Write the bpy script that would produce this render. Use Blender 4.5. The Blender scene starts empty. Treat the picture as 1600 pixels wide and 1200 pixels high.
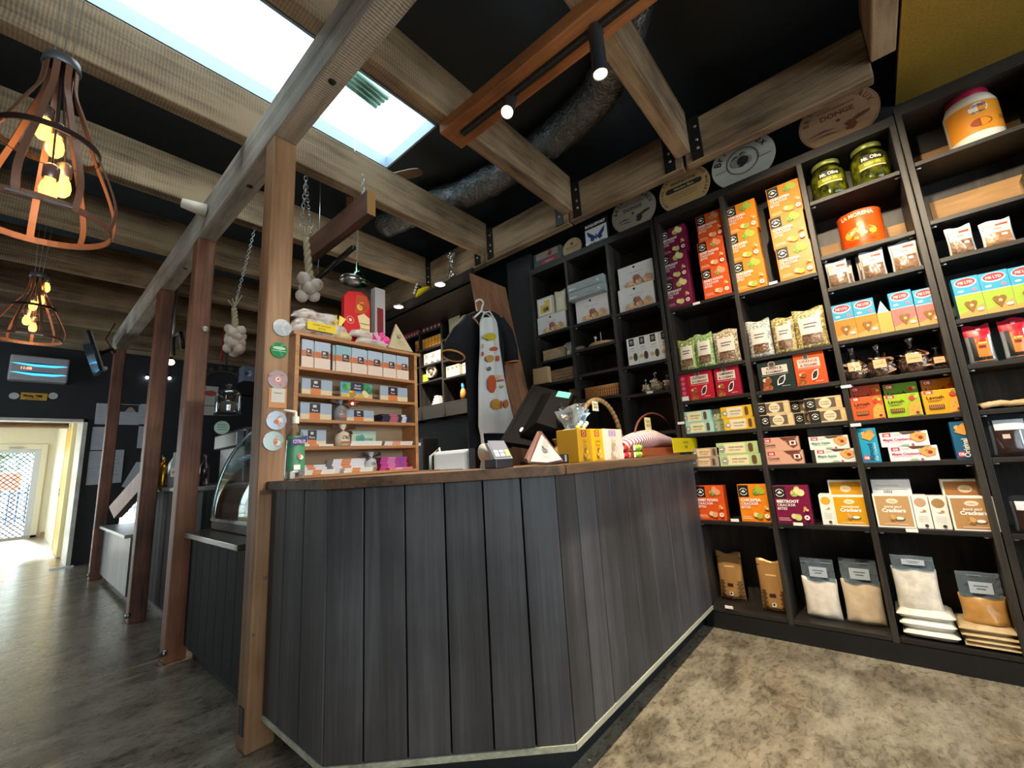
import bpy, bmesh, math, random
from mathutils import Vector, Matrix
random.seed(7)
C = bpy.context.scene.collection
SC = bpy.context.scene
PI = math.pi

# ------------------------------------------------------------------ camera
CAM_H, F_PX = 1.06, 655.175
YAW, PITCH, ROLL = math.radians(50.03588), math.radians(10.38089), math.radians(-3.46858)
fw = Vector((math.sin(YAW)*math.cos(PITCH), math.cos(YAW)*math.cos(PITCH), math.sin(PITCH)))
r0 = Vector((math.cos(YAW), -math.sin(YAW), 0)); u0 = r0.cross(fw)
rt = r0*math.cos(ROLL) + u0*math.sin(ROLL); up = u0*math.cos(ROLL) - r0*math.sin(ROLL)
cam_data = bpy.data.cameras.new('camera'); cam = bpy.data.objects.new('camera', cam_data); C.objects.link(cam)
cam.matrix_world = Matrix(((rt.x, up.x, -fw.x, 0), (rt.y, up.y, -fw.y, 0), (rt.z, up.z, -fw.z, CAM_H), (0, 0, 0, 1)))
cam_data.sensor_width = 36.0; cam_data.lens = F_PX/1600*36; cam_data.clip_start = 0.05; cam_data.clip_end = 200
SC.camera = cam
EYE = Vector((0, 0, CAM_H))
def at(x, y, ax, v):
    """point seen at photo pixel (x, y) on the world plane ax = v"""
    d = fw + rt*((x-800)/F_PX) - up*((y-600)/F_PX)
    i = 'XYZ'.index(ax)
    return EYE + d*((v-EYE[i])/d[i])

# ------------------------------------------------------------------ world, light, exposure
SC.view_settings.view_transform = 'Standard'; SC.view_settings.look = 'None'
SC.view_settings.gamma = 1.0; SC.view_settings.use_curve_mapping = False
SC.view_settings.exposure = 0.42
w = bpy.data.worlds.new('sky'); SC.world = w; w.use_nodes = True
bg = w.node_tree.nodes['Background']
bg.inputs['Color'].default_value = (0.92, 0.965, 1.0, 1); bg.inputs['Strength'].default_value = 6.8
SC.cycles.use_denoising = True
SC.cycles.max_bounces = 7; SC.cycles.diffuse_bounces = 4; SC.cycles.glossy_bounces = 3
SC.cycles.transmission_bounces = 4; SC.cycles.transparent_max_bounces = 12
SC.cycles.caustics_reflective = False; SC.cycles.caustics_refractive = False
SC.cycles.sample_clamp_indirect = 6.0
def lamp(kind, name, loc, rot_to, energy, color, **kw):
    d = bpy.data.lights.new(name, kind); d.energy = energy; d.color = color
    for k, v in kw.items(): setattr(d, k, v)
    o = bpy.data.objects.new(name, d); C.objects.link(o); o.location = loc
    o.rotation_euler = (Vector(rot_to)-Vector(loc)).to_track_quat('-Z', 'Y').to_euler()
    return o
sun = lamp('SUN', 'sun', (0, 20, 5.4), (1.2, 8, 0.4), 14, (1, .97, .9), angle=math.radians(5))
def portal(name, loc, to, sx, sy):
    o = lamp('AREA', name, loc, to, 1.0, (1, 1, 1), shape='RECTANGLE', size=sx, size_y=sy)
    o.data.cycles.is_portal = True
portal('portal_skylight', (0.78, 2.4, 3.73), (0.78, 2.4, 0), 2.2, .68)
portal('portal_shopfront', (0.2, -3.02, 1.65), (0.2, 5, 1.65), 5.0, 1.5)
portal('portal_side', (-3.02, 6.6, 1.6), (5, 6.6, 1.6), 1.8, 1.9)
portal('portal_door', (-0.18, 15.3, 1.1), (-0.18, 0, 1.1), 1.2, 2.2)

# ------------------------------------------------------------------ materials
def s2l(c): return c/12.92 if c <= 0.04045 else ((c+0.055)/1.055)**2.4
def hexc(h):
    h = h.lstrip('#'); return tuple(s2l(int(h[i:i+2], 16)/255) for i in (0, 2, 4)) + (1,)
_m = {}
def newmat(key):
    m = bpy.data.materials.new(key); m.use_nodes = True
    return m, m.node_tree, m.node_tree.nodes['Principled BSDF']
def K(h, rough=.5, metal=0, emit=0, coat=0, bump=0, bscale=60):
    key = '%s_%g_%g_%g_%g_%g' % (h, rough, metal, emit, coat, bump)
    if key in _m: return _m[key]
    m, t, b = newmat('paint_'+key)
    b.inputs['Base Color'].default_value = hexc(h); b.inputs['Roughness'].default_value = rough
    b.inputs['Metallic'].default_value = metal
    if coat: b.inputs['Coat Weight'].default_value = coat
    if emit:
        b.inputs['Emission Color'].default_value = hexc(h); b.inputs['Emission Strength'].default_value = emit
    n = t.nodes.new('ShaderNodeTexNoise'); n.inputs['Scale'].default_value = bscale
    mr = t.nodes.new('ShaderNodeMapRange'); mr.inputs['To Min'].default_value = max(0, rough-.05); mr.inputs['To Max'].default_value = min(1, rough+.08)
    t.links.new(n.outputs['Fac'], mr.inputs['Value']); t.links.new(mr.outputs['Result'], b.inputs['Roughness'])
    if bump:
        bn = t.nodes.new('ShaderNodeBump'); bn.inputs['Strength'].default_value = bump; bn.inputs['Distance'].default_value = .01
        t.links.new(n.outputs['Fac'], bn.inputs['Height']); t.links.new(bn.outputs['Normal'], b.inputs['Normal'])
    _m[key] = m; return m
def ramp(t, fac, stops):
    r = t.nodes.new('ShaderNodeValToRGB'); e = r.color_ramp.elements
    e[0].position, e[0].color = stops[0][0], hexc(stops[0][1]); e[1].position, e[1].color = stops[-1][0], hexc(stops[-1][1])
    for p, c in stops[1:-1]:
        x = e.new(p); x.color = hexc(c)
    t.links.new(fac, r.inputs['Fac']); return r
def wood(name, stops, axis='Z', stretch=.06, scale=14, rough=.65, bump=.35, saw=None, vary=.25, spec=.3):
    """sawn timber: noise stretched along the grain axis; saw = axis of saw marks"""
    if name in _m: return _m[name]
    m, t, b = newmat(name); N, L = t.nodes, t.links
    tc = N.new('ShaderNodeTexCoord'); mp = N.new('ShaderNodeMapping')
    sc = [1, 1, 1]; sc['XYZ'.index(axis)] = stretch; mp.inputs['Scale'].default_value = sc
    L.new(tc.outputs['Object'], mp.inputs['Vector'])
    oi = N.new('ShaderNodeObjectInfo')
    va = N.new('ShaderNodeVectorMath'); va.operation = 'ADD'; L.new(mp.outputs['Vector'], va.inputs[0]); L.new(oi.outputs['Random'], va.inputs[1])
    n1 = N.new('ShaderNodeTexNoise'); n1.inputs['Scale'].default_value = scale; n1.inputs['Detail'].default_value = 8; n1.inputs['Roughness'].default_value = .6; n1.inputs['Distortion'].default_value = .4
    n2 = N.new('ShaderNodeTexNoise'); n2.inputs['Scale'].default_value = scale*7; n2.inputs['Detail'].default_value = 4
    n3 = N.new('ShaderNodeTexNoise'); n3.inputs['Scale'].default_value = 2.2; n3.inputs['Detail'].default_value = 3
    L.new(va.outputs[0], n1.inputs['Vector']); L.new(va.outputs[0], n2.inputs['Vector']); L.new(tc.outputs['Object'], n3.inputs['Vector'])
    mx = N.new('ShaderNodeMath'); mx.operation = 'MULTIPLY_ADD'; L.new(n2.outputs['Fac'], mx.inputs[0]); mx.inputs[1].default_value = .35; L.new(n1.outputs['Fac'], mx.inputs[2])
    m2 = N.new('ShaderNodeMath'); m2.operation = 'MULTIPLY_ADD'; L.new(n3.outputs['Fac'], m2.inputs[0]); m2.inputs[1].default_value = .75; L.new(mx.outputs[0], m2.inputs[2])
    m3 = N.new('ShaderNodeMath'); m3.operation = 'MULTIPLY_ADD'; L.new(oi.outputs['Random'], m3.inputs[0]); m3.inputs[1].default_value = vary*.5; L.new(m2.outputs[0], m3.inputs[2])
    ad = N.new('ShaderNodeMath'); ad.operation = 'SUBTRACT'; L.new(m3.outputs[0], ad.inputs[0]); ad.inputs[1].default_value = .54
    h = mx.outputs[0]; fac = ad.outputs[0]
    if saw:
        wv = N.new('ShaderNodeTexWave'); wv.bands_direction = saw; wv.inputs['Scale'].default_value = 22; wv.inputs['Distortion'].default_value = 2.5; wv.inputs['Detail'].default_value = 2
        L.new(tc.outputs['Object'], wv.inputs['Vector'])
        ms = N.new('ShaderNodeMath'); ms.operation = 'MULTIPLY_ADD'; L.new(wv.outputs['Fac'], ms.inputs[0]); ms.inputs[1].default_value = .35; L.new(h, ms.inputs[2]); h = ms.outputs[0]
        mf = N.new('ShaderNodeMath'); mf.operation = 'MULTIPLY_ADD'; L.new(wv.outputs['Fac'], mf.inputs[0]); mf.inputs[1].default_value = .12; L.new(fac, mf.inputs[2]); fac = mf.outputs[0]
    r = ramp(t, fac, stops); L.new(r.outputs['Color'], b.inputs['Base Color'])
    b.inputs['Roughness'].default_value = rough; b.inputs['Specular IOR Level'].default_value = spec
    bn = N.new('ShaderNodeBump'); bn.inputs['Strength'].default_value = bump; bn.inputs['Distance'].default_value = .006
    L.new(h, bn.inputs['Height']); L.new(bn.outputs['Normal'], b.inputs['Normal'])
    _m[name] = m; return m
def clear(name, tint='#dfe8ee', trans=.8, rough=.12, bump=.4, milk=False):
    """thin clear film or pane: mostly see-through with glossy glints"""
    if name in _m: return _m[name]
    m = bpy.data.materials.new(name); m.use_nodes = True; t = m.node_tree; N, L = t.nodes, t.links
    N.remove(N['Principled BSDF']); out = N['Material Output']
    tr = N.new('ShaderNodeBsdfTransparent'); tr.inputs['Color'].default_value = hexc(tint)
    p = N.new('ShaderNodeBsdfPrincipled' if milk else 'ShaderNodeBsdfGlossy'); p.inputs['Base Color' if milk else 'Color'].default_value = hexc(tint); p.inputs['Roughness'].default_value = rough
    if milk: p.inputs['Specular IOR Level'].default_value = .8
    lw = N.new('ShaderNodeLayerWeight'); lw.inputs['Blend'].default_value = .35
    mr = N.new('ShaderNodeMapRange'); mr.inputs['To Min'].default_value = 1-trans; mr.inputs['To Max'].default_value = min(1, 1.6-trans) if milk else min(.9, 1.35-trans)
    mx = N.new('ShaderNodeMixShader')
    if bump:
        n = N.new('ShaderNodeTexNoise'); n.inputs['Scale'].default_value = 18; n.inputs['Detail'].default_value = 3; n.inputs['Distortion'].default_value = 1.5
        bn = N.new('ShaderNodeBump'); bn.inputs['Strength'].default_value = bump; bn.inputs['Distance'].default_value = .02
        tc = N.new('ShaderNodeTexCoord'); L.new(tc.outputs['Object'], n.inputs['Vector'])
        L.new(n.outputs['Fac'], bn.inputs['Height']); L.new(bn.outputs['Normal'], p.inputs['Normal']); L.new(bn.outputs['Normal'], lw.inputs['Normal'])
    L.new(lw.outputs['Facing'], mr.inputs['Value']); L.new(mr.outputs['Result'], mx.inputs['Fac'])
    L.new(tr.outputs[0], mx.inputs[1]); L.new(p.outputs[0], mx.inputs[2]); L.new(mx.outputs[0], out.inputs['Surface'])
    _m[name] = m; return m
def speck(name, stops, scale=40, rough=.5, bump=.2, coat=0, detail=4, stretch=(1, 1, 1), dist=0):
    """mottled surface (concrete, nuts, marbled print)"""
    if name in _m: return _m[name]
    m, t, b = newmat(name); N, L = t.nodes, t.links
    tc = N.new('ShaderNodeTexCoord'); mp = N.new('ShaderNodeMapping'); mp.inputs['Scale'].default_value = stretch
    n = N.new('ShaderNodeTexNoise'); n.inputs['Scale'].default_value = scale; n.inputs['Detail'].default_value = detail; n.inputs['Distortion'].default_value = dist
    L.new(tc.outputs['Object'], mp.inputs['Vector']); L.new(mp.outputs['Vector'], n.inputs['Vector'])
    r = ramp(t, n.outputs['Fac'], stops); L.new(r.outputs['Color'], b.inputs['Base Color'])
    b.inputs['Roughness'].default_value = rough
    if coat: b.inputs['Coat Weight'].default_value = coat; b.inputs['Coat Roughness'].default_value = .1
    if bump:
        bn = N.new('ShaderNodeBump'); bn.inputs['Strength'].default_value = bump; bn.inputs['Distance'].default_value = .01
        L.new(n.outputs['Fac'], bn.inputs['Height']); L.new(bn.outputs['Normal'], b.inputs['Normal'])
    _m[name] = m; return m

# timber of several kinds
def joist_wood(ax, saw): return wood('joist_timber_'+ax, [(.30, '#3a2f25'), (.46, '#6a5744'), (.62, '#8a745a'), (.8, '#a99172')], ax, .07, 11, .75, .5, saw)
HDR = wood('header_timber', [(.26, '#564e46'), (.42, '#8a8176'), (.58, '#a59c90'), (.8, '#bdb3a6')], 'Y', .05, 14, .75, .5, 'Y')
POST = wood('post_timber', [(.28, '#46301f'), (.45, '#76543a'), (.6, '#936c4a'), (.8, '#ab8460')], 'Z', .05, 10, .5, .25, spec=.5)
POSTD = wood('post_timber_dark', [(.28, '#2f1a10'), (.45, '#663c29'), (.6, '#835037'), (.8, '#9c6648')], 'Z', .05, 10, .45, .25, spec=.5)
PINE = wood('shelf_pine', [(.3, '#8a5a36'), (.55, '#b98252'), (.8, '#d29c68')], 'X', .07, 12, .5, .15, spec=.5)
BACKPINE = wood('back_board', [(.3, '#8d7458'), (.55, '#a98f70'), (.8, '#bda384')], 'X', .07, 12, .6, .1)
MON = K('#0a0a0c', .7); MON = MON.copy(); MON.node_tree.nodes['Principled BSDF'].inputs['Specular IOR Level'].default_value = .08
TOPW = wood('counter_top_wood', [(.3, '#2a1e16'), (.5, '#503a2a'), (.75, '#74573f')], 'X', .05, 16, .55, .3, spec=.5)
CLAD = wood('cladding_black_stain', [(.25, '#232223'), (.45, '#353436'), (.65, '#434246'), (.85, '#56565a')], 'Z', .035, 13, .55, .22, vary=.5, spec=.5)
BLKW = wood('shelving_black_stain', [(.3, '#161412'), (.55, '#26221f'), (.8, '#423c35')], 'Z', .05, 14, .5, .25, spec=.5)
BLKH = wood('shelving_black_stain_board', [(.3, '#131110'), (.6, '#1f1c1a'), (.85, '#302c29')], 'Y', .05, 14, .5, .25, spec=.5)
PLY = wood('plywood', [(.3, '#8c6c46'), (.55, '#a88357'), (.8, '#bd9a6c')], 'Y', .15, 8, .65, .1)
DARKB = wood('hanging_timber_dark', [(.3, '#2c1a14'), (.55, '#4b2e22'), (.8, '#6a4633')], 'Y', .06, 12, .5, .25, spec=.5)
WALLK = K('#22262a', .6, bump=.1); CEILK = K('#2a333b', .8, bump=.1); BLACK = K('#141414', .45)
STEEL = K('#b9bcc0', .28, 1); WHITE = K('#f2f0ea', .5); OFFW = K('#e4ddca', .5)

# ------------------------------------------------------------------ mesh builder
_txt = {}
def text_tris(s, bold):
    k = (s, bold)
    if k not in _txt:
        cu = bpy.data.curves.new('t', 'FONT'); cu.body = s; cu.size = 1; cu.resolution_u = 2; cu.offset = bold
        ob = bpy.data.objects.new('t', cu); me = bpy.data.meshes.new_from_object(ob)
        vs = [v.co.copy() for v in me.vertices]; fs = [tuple(p.vertices) for p in me.polygons]
        bpy.data.objects.remove(ob); bpy.data.curves.remove(cu); bpy.data.meshes.remove(me)
        _txt[k] = (vs, fs)
    return _txt[k]
class MB:
    def __init__(s): s.v = []; s.f = []; s.mi = []; s.mats = []; s.sm = []; s.T = Matrix.Identity(4)
    def mid(s, m):
        if m not in s.mats: s.mats.append(m)
        return s.mats.index(m)
    def add(s, vs, fs, m, smooth=False):
        o = len(s.v); s.v += [s.T @ Vector(v) for v in vs]; k = s.mid(m)
        for f in fs: s.f.append([i+o for i in f]); s.mi.append(k); s.sm.append(smooth)
    def box(s, x0, y0, z0, x1, y1, z1, m, b=0):
        if x0 > x1: x0, x1 = x1, x0
        if y0 > y1: y0, y1 = y1, y0
        if z0 > z1: z0, z1 = z1, z0
        if not b:
            V = [(x, y, z) for x in (x0, x1) for y in (y0, y1) for z in (z0, z1)]
            s.add(V, [(0, 1, 3, 2), (4, 6, 7, 5), (0, 4, 5, 1), (2, 3, 7, 6), (0, 2, 6, 4), (1, 5, 7, 3)], m); return
        bm = bmesh.new(); bmesh.ops.create_cube(bm, size=1)
        for v in bm.verts: v.co = Vector(((x0+x1)/2+v.co.x*(x1-x0), (y0+y1)/2+v.co.y*(y1-y0), (z0+z1)/2+v.co.z*(z1-z0)))
        bmesh.ops.bevel(bm, geom=list(bm.edges), offset=b, segments=2, affect='EDGES', profile=.5)
        s.from_bm(bm, m)
    def from_bm(s, bm, m, smooth=False):
        bm.verts.index_update(); s.add([v.co.copy() for v in bm.verts], [[v.index for v in f.verts] for f in bm.faces], m, smooth); bm.free()
    def rot(s, T): s.T = T
    def ring(s, c, d, r, n, ref=None):
        d = Vector(d).normalized(); a = ref if ref is not None else (Vector((0, 0, 1)) if abs(d.z) < .9 else Vector((1, 0, 0)))
        u = d.cross(a).normalized(); v = d.cross(u)
        return [Vector(c)+u*math.cos(2*PI*i/n)*r+v*math.sin(2*PI*i/n)*r for i in range(n)]
    def tube(s, pts, r, m, n=8, closed=False, cap=True, smooth=True):
        pts = [Vector(p) for p in pts]; k = len(pts); V = []; F = []
        rr = r if isinstance(r, (list, tuple)) else [r]*k
        u = None
        for i, p in enumerate(pts):
            a = pts[(i-1) % k] if (i or closed) else p; b = pts[(i+1) % k] if (i < k-1 or closed) else p
            d = (b-a).normalized() if (b-a).length > 1e-9 else Vector((0, 0, 1))
            if u is None:
                a0 = Vector((0, 0, 1)) if abs(d.z) < .9 else Vector((1, 0, 0)); u = d.cross(a0).normalized()
            else:
                u = (u-d*u.dot(d)).normalized()
            v = d.cross(u)
            V += [p+(u*math.cos(2*PI*j/n)+v*math.sin(2*PI*j/n))*rr[i] for j in range(n)]
        for i in range(k if closed else k-1):
            for j in range(n):
                a, b = i*n+j, i*n+(j+1) % n; c, d2 = ((i+1) % k)*n+(j+1) % n, ((i+1) % k)*n+j
                F.append((a, d2, c, b))
        if cap and not closed: F.append(tuple(range(n))); F.append(tuple(range((k-1)*n, k*n))[::-1])
        s.add(V, F, m, smooth)
    def lathe(s, prof, m, c=(0, 0, 0), n=24, smooth=True, axis=None):
        V = []; F = []; k = len(prof)
        for r, z in prof: V += [(c[0]+max(r, 1e-5)*math.cos(2*PI*j/n), c[1]+max(r, 1e-5)*math.sin(2*PI*j/n), c[2]+z) for j in range(n)]
        for i in range(k-1):
            for j in range(n): F.append((i*n+j, i*n+(j+1) % n, (i+1)*n+(j+1) % n, (i+1)*n+j))
        s.add(V, F, m, smooth)
    def prism(s, pts, off, m, both=True):
        """flat polygon pts pushed by vector off into a solid"""
        pts = [Vector(p) for p in pts]; off = Vector(off); n = len(pts)
        V = pts+[p+off for p in pts]; F = [tuple(range(n))[::-1], tuple(range(n, 2*n))]+[(i, (i+1) % n, n+(i+1) % n, n+i) for i in range(n)]
        s.add(V, F, m)
    def poly(s, pts, m): s.add(pts, [tuple(range(len(pts)))], m)
    def sphere(s, c, r, m, n=10, sc=(1, 1, 1)):
        bm = bmesh.new(); bmesh.ops.create_uvsphere(bm, u_segments=n, v_segments=max(4, n*2//3), radius=r)
        for v in bm.verts: v.co = Vector((v.co.x*sc[0]+c[0], v.co.y*sc[1]+c[1], v.co.z*sc[2]+c[2]))
        s.from_bm(bm, m, True)
    def build(s, name, parent=None, loc=None, rz=0, label=None, cat=None, group=None, kind=None, solid=False):
        """loc None: geometry is in world space, the origin is moved to the base of the mesh"""
        if parent is None and loc is None and s.v:
            xs = [v.x for v in s.v]; ys = [v.y for v in s.v]; zs = [v.z for v in s.v]
            o0 = Vector(((min(xs)+max(xs))/2, (min(ys)+max(ys))/2, min(zs)))
        elif parent is not None and loc is None:
            o0 = Vector((0, 0, 0)); q = parent; root = parent
            while q is not None: o0 = o0+q.location; root = q; q = q.parent
            if root.get('local'): o0 = Vector((0, 0, 0))
        else: o0 = Vector((0, 0, 0))
        me = bpy.data.meshes.new(name); me.from_pydata([tuple(v-o0) for v in s.v], [], s.f)
        for m in s.mats: me.materials.append(m)
        me.polygons.foreach_set('material_index', s.mi); me.polygons.foreach_set('use_smooth', s.sm); me.update()
        o = bpy.data.objects.new(name, me); C.objects.link(o)
        if parent is not None: o.parent = parent
        elif loc is not None: o.location = loc; o.rotation_euler = (0, 0, rz)
        else: o.location = o0
        if label: o['label'] = label
        if cat: o['category'] = cat
        if group: o['group'] = group
        if kind: o['kind'] = kind
        return o
def empty(name, loc, label, cat, group=None, rz=0, local=False):
    o = bpy.data.objects.new(name, None); C.objects.link(o); o.location = loc; o.rotation_euler = (0, 0, rz)
    o['label'] = label; o['category'] = cat
    if group: o['group'] = group
    if local or rz: o['local'] = 1   # parts are given in the thing's own frame
    o.empty_display_size = .05
    return o
def copy_tree(src, loc=None, rz=None, label=None, parent=None):
    c = src.copy(); C.objects.link(c)
    if parent is not None: c.parent = parent
    if loc is not None: c.location = loc
    if rz is not None: c.rotation_euler = (0, 0, rz)
    if label: c['label'] = label
    for ch in list(src.children): copy_tree(ch, parent=c)
    return c
class Face:
    """printing on a flat face: u to the right, v up, both 0..1; lay raises each layer a hair"""
    def __init__(s, mb, o, ux, uz, w, h):
        s.mb, s.o, s.ux, s.uz, s.w, s.h = mb, Vector(o), Vector(ux).normalized(), Vector(uz).normalized(), w, h
        s.n = s.ux.cross(s.uz).normalized(); s.k = 0; s.e = .00035
    def P(s, u, v, l): return s.o+s.ux*(u*s.w)+s.uz*(v*s.h)+s.n*(l*s.e)
    def lay(s): s.k += 1; return s.k
    def rect(s, u0, v0, u1, v1, m):
        l = s.lay(); s.mb.poly([s.P(u0, v0, l), s.P(u1, v0, l), s.P(u1, v1, l), s.P(u0, v1, l)], m)
    def polyg(s, pts, m): l = s.lay(); s.mb.poly([s.P(u, v, l) for u, v in pts], m)
    def ell(s, u, v, ru, rv, m, n=14, a0=0, a1=2*PI):
        l = s.lay(); s.mb.poly([s.P(u+ru*math.cos(a0+(a1-a0)*i/n), v+rv*math.sin(a0+(a1-a0)*i/n), l) for i in range(n+(a1-a0 < 6))], m)
    def circ(s, u, v, r, m, n=16): s.ell(u, v, r, r*s.w/s.h, m, n)
    def ring(s, u, v, r, t, m, n=20, a0=0, a1=2*PI):
        l = s.lay(); q = s.w/s.h
        for i in range(n):
            a, b = a0+(a1-a0)*i/n, a0+(a1-a0)*(i+1)/n
            s.mb.poly([s.P(u+math.cos(a)*r, v+math.sin(a)*r*q, l), s.P(u+math.cos(b)*r, v+math.sin(b)*r*q, l), s.P(u+math.cos(b)*(r-t), v+math.sin(b)*(r-t)*q, l), s.P(u+math.cos(a)*(r-t), v+math.sin(a)*(r-t)*q, l)], m)
    def text(s, t, u, v, hh, m, align='L', maxw=None, bold=.02, rot=0):
        """hh: letter height as a fraction of the face height"""
        vs, fs = text_tris(t, bold)
        if not vs: return
        x0 = min(p.x for p in vs); x1 = max(p.x for p in vs); k = hh*s.h/.72; kx = k
        if maxw and (x1-x0)*kx > maxw*s.w: kx = maxw*s.w/(x1-x0)
        ox = {'L': x0, 'C': (x0+x1)/2, 'R': x1}[align]; l = s.lay(); base = s.P(u, v, l)
        ca, sa = math.cos(rot), math.sin(rot)
        s.mb.add([base+s.ux*((p.x-ox)*kx*ca-p.y*k*sa)+s.uz*((p.x-ox)*kx*sa+p.y*k*ca) for p in vs], fs, m)
    def arc_text(s, t, u, v, r, hh, m, a0, a1, bold=.02):
        n = len(t); q = s.w/s.h
        for i, ch in enumerate(t):
            if ch == ' ': continue
            a = a0+(a1-a0)*i/max(1, n-1)
            s.k -= 1 if i else 0
            s.text(ch, u+r*math.cos(a), v+r*math.sin(a)*q, hh, m, 'C', rot=a-PI/2, bold=bold)
    def food(s, u, v, r, cols, n=7, seed=1):
        rd = random.Random(seed)
        for i in range(n):
            a = rd.random()*6.28; d = rd.random()*r*.7
            s.circ(u+math.cos(a)*d, v+math.sin(a)*d*s.w/s.h, r*(.3+.35*rd.random()), cols[i % len(cols)], 9)
def front(mb, x, z, w, h, y=0): return Face(mb, (x, y, z), (1, 0, 0), (0, 0, 1), w, h)

# ------------------------------------------------------------------ the setting
def struct(mb, name): return mb.build(name, kind='structure', loc=(0, 0, 0))
def floor_mat():
    m, t, b = newmat('polished_concrete'); N, L = t.nodes, t.links
    tc = N.new('ShaderNodeTexCoord'); mp = N.new('ShaderNodeMapping'); mp.inputs['Rotation'].default_value = (0, 0, .6); mp.inputs['Scale'].default_value = (1, 1.9, 1)
    L.new(tc.outputs['Object'], mp.inputs['Vector'])
    n1 = N.new('ShaderNodeTexNoise'); n1.inputs['Scale'].default_value = 3.4; n1.inputs['Detail'].default_value = 10; n1.inputs['Roughness'].default_value = .66; n1.inputs['Distortion'].default_value = .8
    n2 = N.new('ShaderNodeTexNoise'); n2.inputs['Scale'].default_value = 24; n2.inputs['Detail'].default_value = 8; n2.inputs['Roughness'].default_value = .7; n2.inputs['Distortion'].default_value = .6
    for n in (n1, n2): L.new(mp.outputs['Vector'], n.inputs['Vector'])
    a = N.new('ShaderNodeMath'); a.operation = 'MULTIPLY_ADD'; L.new(n2.outputs['Fac'], a.inputs[0]); a.inputs[1].default_value = .75; L.new(n1.outputs['Fac'], a.inputs[2])
    a2 = N.new('ShaderNodeMath'); a2.operation = 'SUBTRACT'; L.new(a.outputs[0], a2.inputs[0]); a2.inputs[1].default_value = .36
    r = ramp(t, a2.outputs[0], [(.2, '#3b362e'), (.4, '#6b6456'), (.55, '#938b7a'), (.72, '#aea694'), (.9, '#c4bdac')])
    L.new(r.outputs['Color'], b.inputs['Base Color'])
    mr = N.new('ShaderNodeMapRange'); mr.inputs['To Min'].default_value = .16; mr.inputs['To Max'].default_value = .42
    L.new(n2.outputs['Fac'], mr.inputs['Value']); L.new(mr.outputs['Result'], b.inputs['Roughness']); b.inputs['Coat Weight'].default_value = .75; b.inputs['Coat Roughness'].default_value = .2
    bn = N.new('ShaderNodeBump'); bn.inputs['Strength'].default_value = .25; bn.inputs['Distance'].default_value = .012
    L.new(a.outputs[0], bn.inputs['Height']); L.new(bn.outputs['Normal'], b.inputs['Normal'])
    return m
FLOOR = floor_mat()
mb = MB(); mb.box(-3.1, -3.1, -.08, 3.3, 15.0, 0, FLOOR); struct(mb, 'floor')
# ceiling with the roof-light opening
ZC = 3.62
SX0, SX1, SY0, SY1 = -.35, at(644, 229, 'Z', ZC).x, at(562, 107, 'Z', ZC).y, at(487, 197, 'Z', ZC).y
mb = MB()
for x0, y0, x1, y1 in ((-3.1, -3.1, 3.3, SY0), (-3.1, SY1, 3.3, 8.75), (-3.1, SY0, SX0, SY1), (SX1, SY0, 3.3, SY1)):
    mb.box(x0, y0, ZC, x1, y1, ZC+.08, CEILK)
struct(mb, 'ceiling')
mb = MB(); FR = K('#8fa6b8', .4)
mb.box(SX0, SY1-.015, ZC-.01, SX1, SY1, ZC+.1, FR); mb.box(SX0, SY0, ZC-.01, SX1, SY0+.015, ZC+.1, FR)
mb.box(SX1-.015, SY0, ZC-.01, SX1, SY1, ZC+.1, FR); mb.box(SX0, SY0, ZC-.01, SX0+.015, SY1, ZC+.1, FR)
mb.box(SX0, SY0, ZC+.095, SX1, SY1, ZC+.1, clear('roof_pane', '#f4fbfb', .93, .05, 0)); struct(mb, 'window_1')
mb = MB(); SOF = speck('ochre_board', [(.35, '#8a6a20'), (.65, '#9c7a28')], 90, .6, .25)
mb.box(1.7, -3.0, 3.0, 3.2, -.42, 3.03, SOF); struct(mb, 'trim_1')
# walls
mb = MB(); mb.box(3.2, -3.1, 0, 3.3, 8.75, ZC, WALLK); mb.box(2.89, 2.12, 0, 3.2, 2.4, 2.92, WALLK); struct(mb, 'wall_right')
mb = MB(); OX = .645; OZ = 2.02
HA, HB_ = at(190, 780, 'Y', 8.65), at(213, 824, 'Y', 8.65); mb.box(OX, 8.65, 0, HA.x, 8.75, 3.07, WALLK); mb.box(HB_.x, 8.65, 0, 3.2, 8.75, 3.07, WALLK); mb.box(HA.x, 8.65, 0, HB_.x, 8.75, HB_.z, WALLK); mb.box(HA.x, 8.65, HA.z, HB_.x, 8.75, 3.07, WALLK); mb.box(-3.1, 8.65, OZ, OX, 8.75, 3.04, WALLK); mb.box(-3.1, 8.65, 0, -1.2, 8.75, OZ, WALLK)
PLK = wood('wall_planks', [(.3, '#8f7d62'), (.55, '#b3a183'), (.8, '#cbbb9d')], 'X', .05, 10, .7, .2)
mb.box(-3.1, 8.66, 3.04, 3.2, 8.75, 3.22, PLK); mb.box(-3.1, 8.67, 3.225, 3.2, 8.75, 3.41, PLK); mb.box(-3.1, 8.66, 3.415, 3.2, 8.75, ZC, PLK); struct(mb, 'wall_far')
mb = MB()
mb.box(-3.1, -3.1, 0, -2.3, -3.0, ZC, WALLK); mb.box(2.7, -3.1, 0, 3.2, -3.0, ZC, WALLK); mb.box(-2.3, -3.1, 0, 2.7, -3.0, .9, WALLK); mb.box(-2.3, -3.1, 2.4, 2.7, -3.0, ZC, WALLK)
struct(mb, 'wall_back')
mb = MB()
mb.box(-3.1, -3.0, 0, -3.0, -1.4, ZC, WALLK); mb.box(-3.1, 7.5, 0, -3.0, 8.65, ZC, WALLK); mb.box(-3.1, -1.4, 0, -3.0, 5.7, ZC, WALLK); mb.box(-3.1, 5.7, 0, -3.0, 7.5, .6, WALLK); mb.box(-3.1, 5.7, 2.5, -3.0, 7.5, ZC, WALLK)
struct(mb, 'wall_left')
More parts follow.
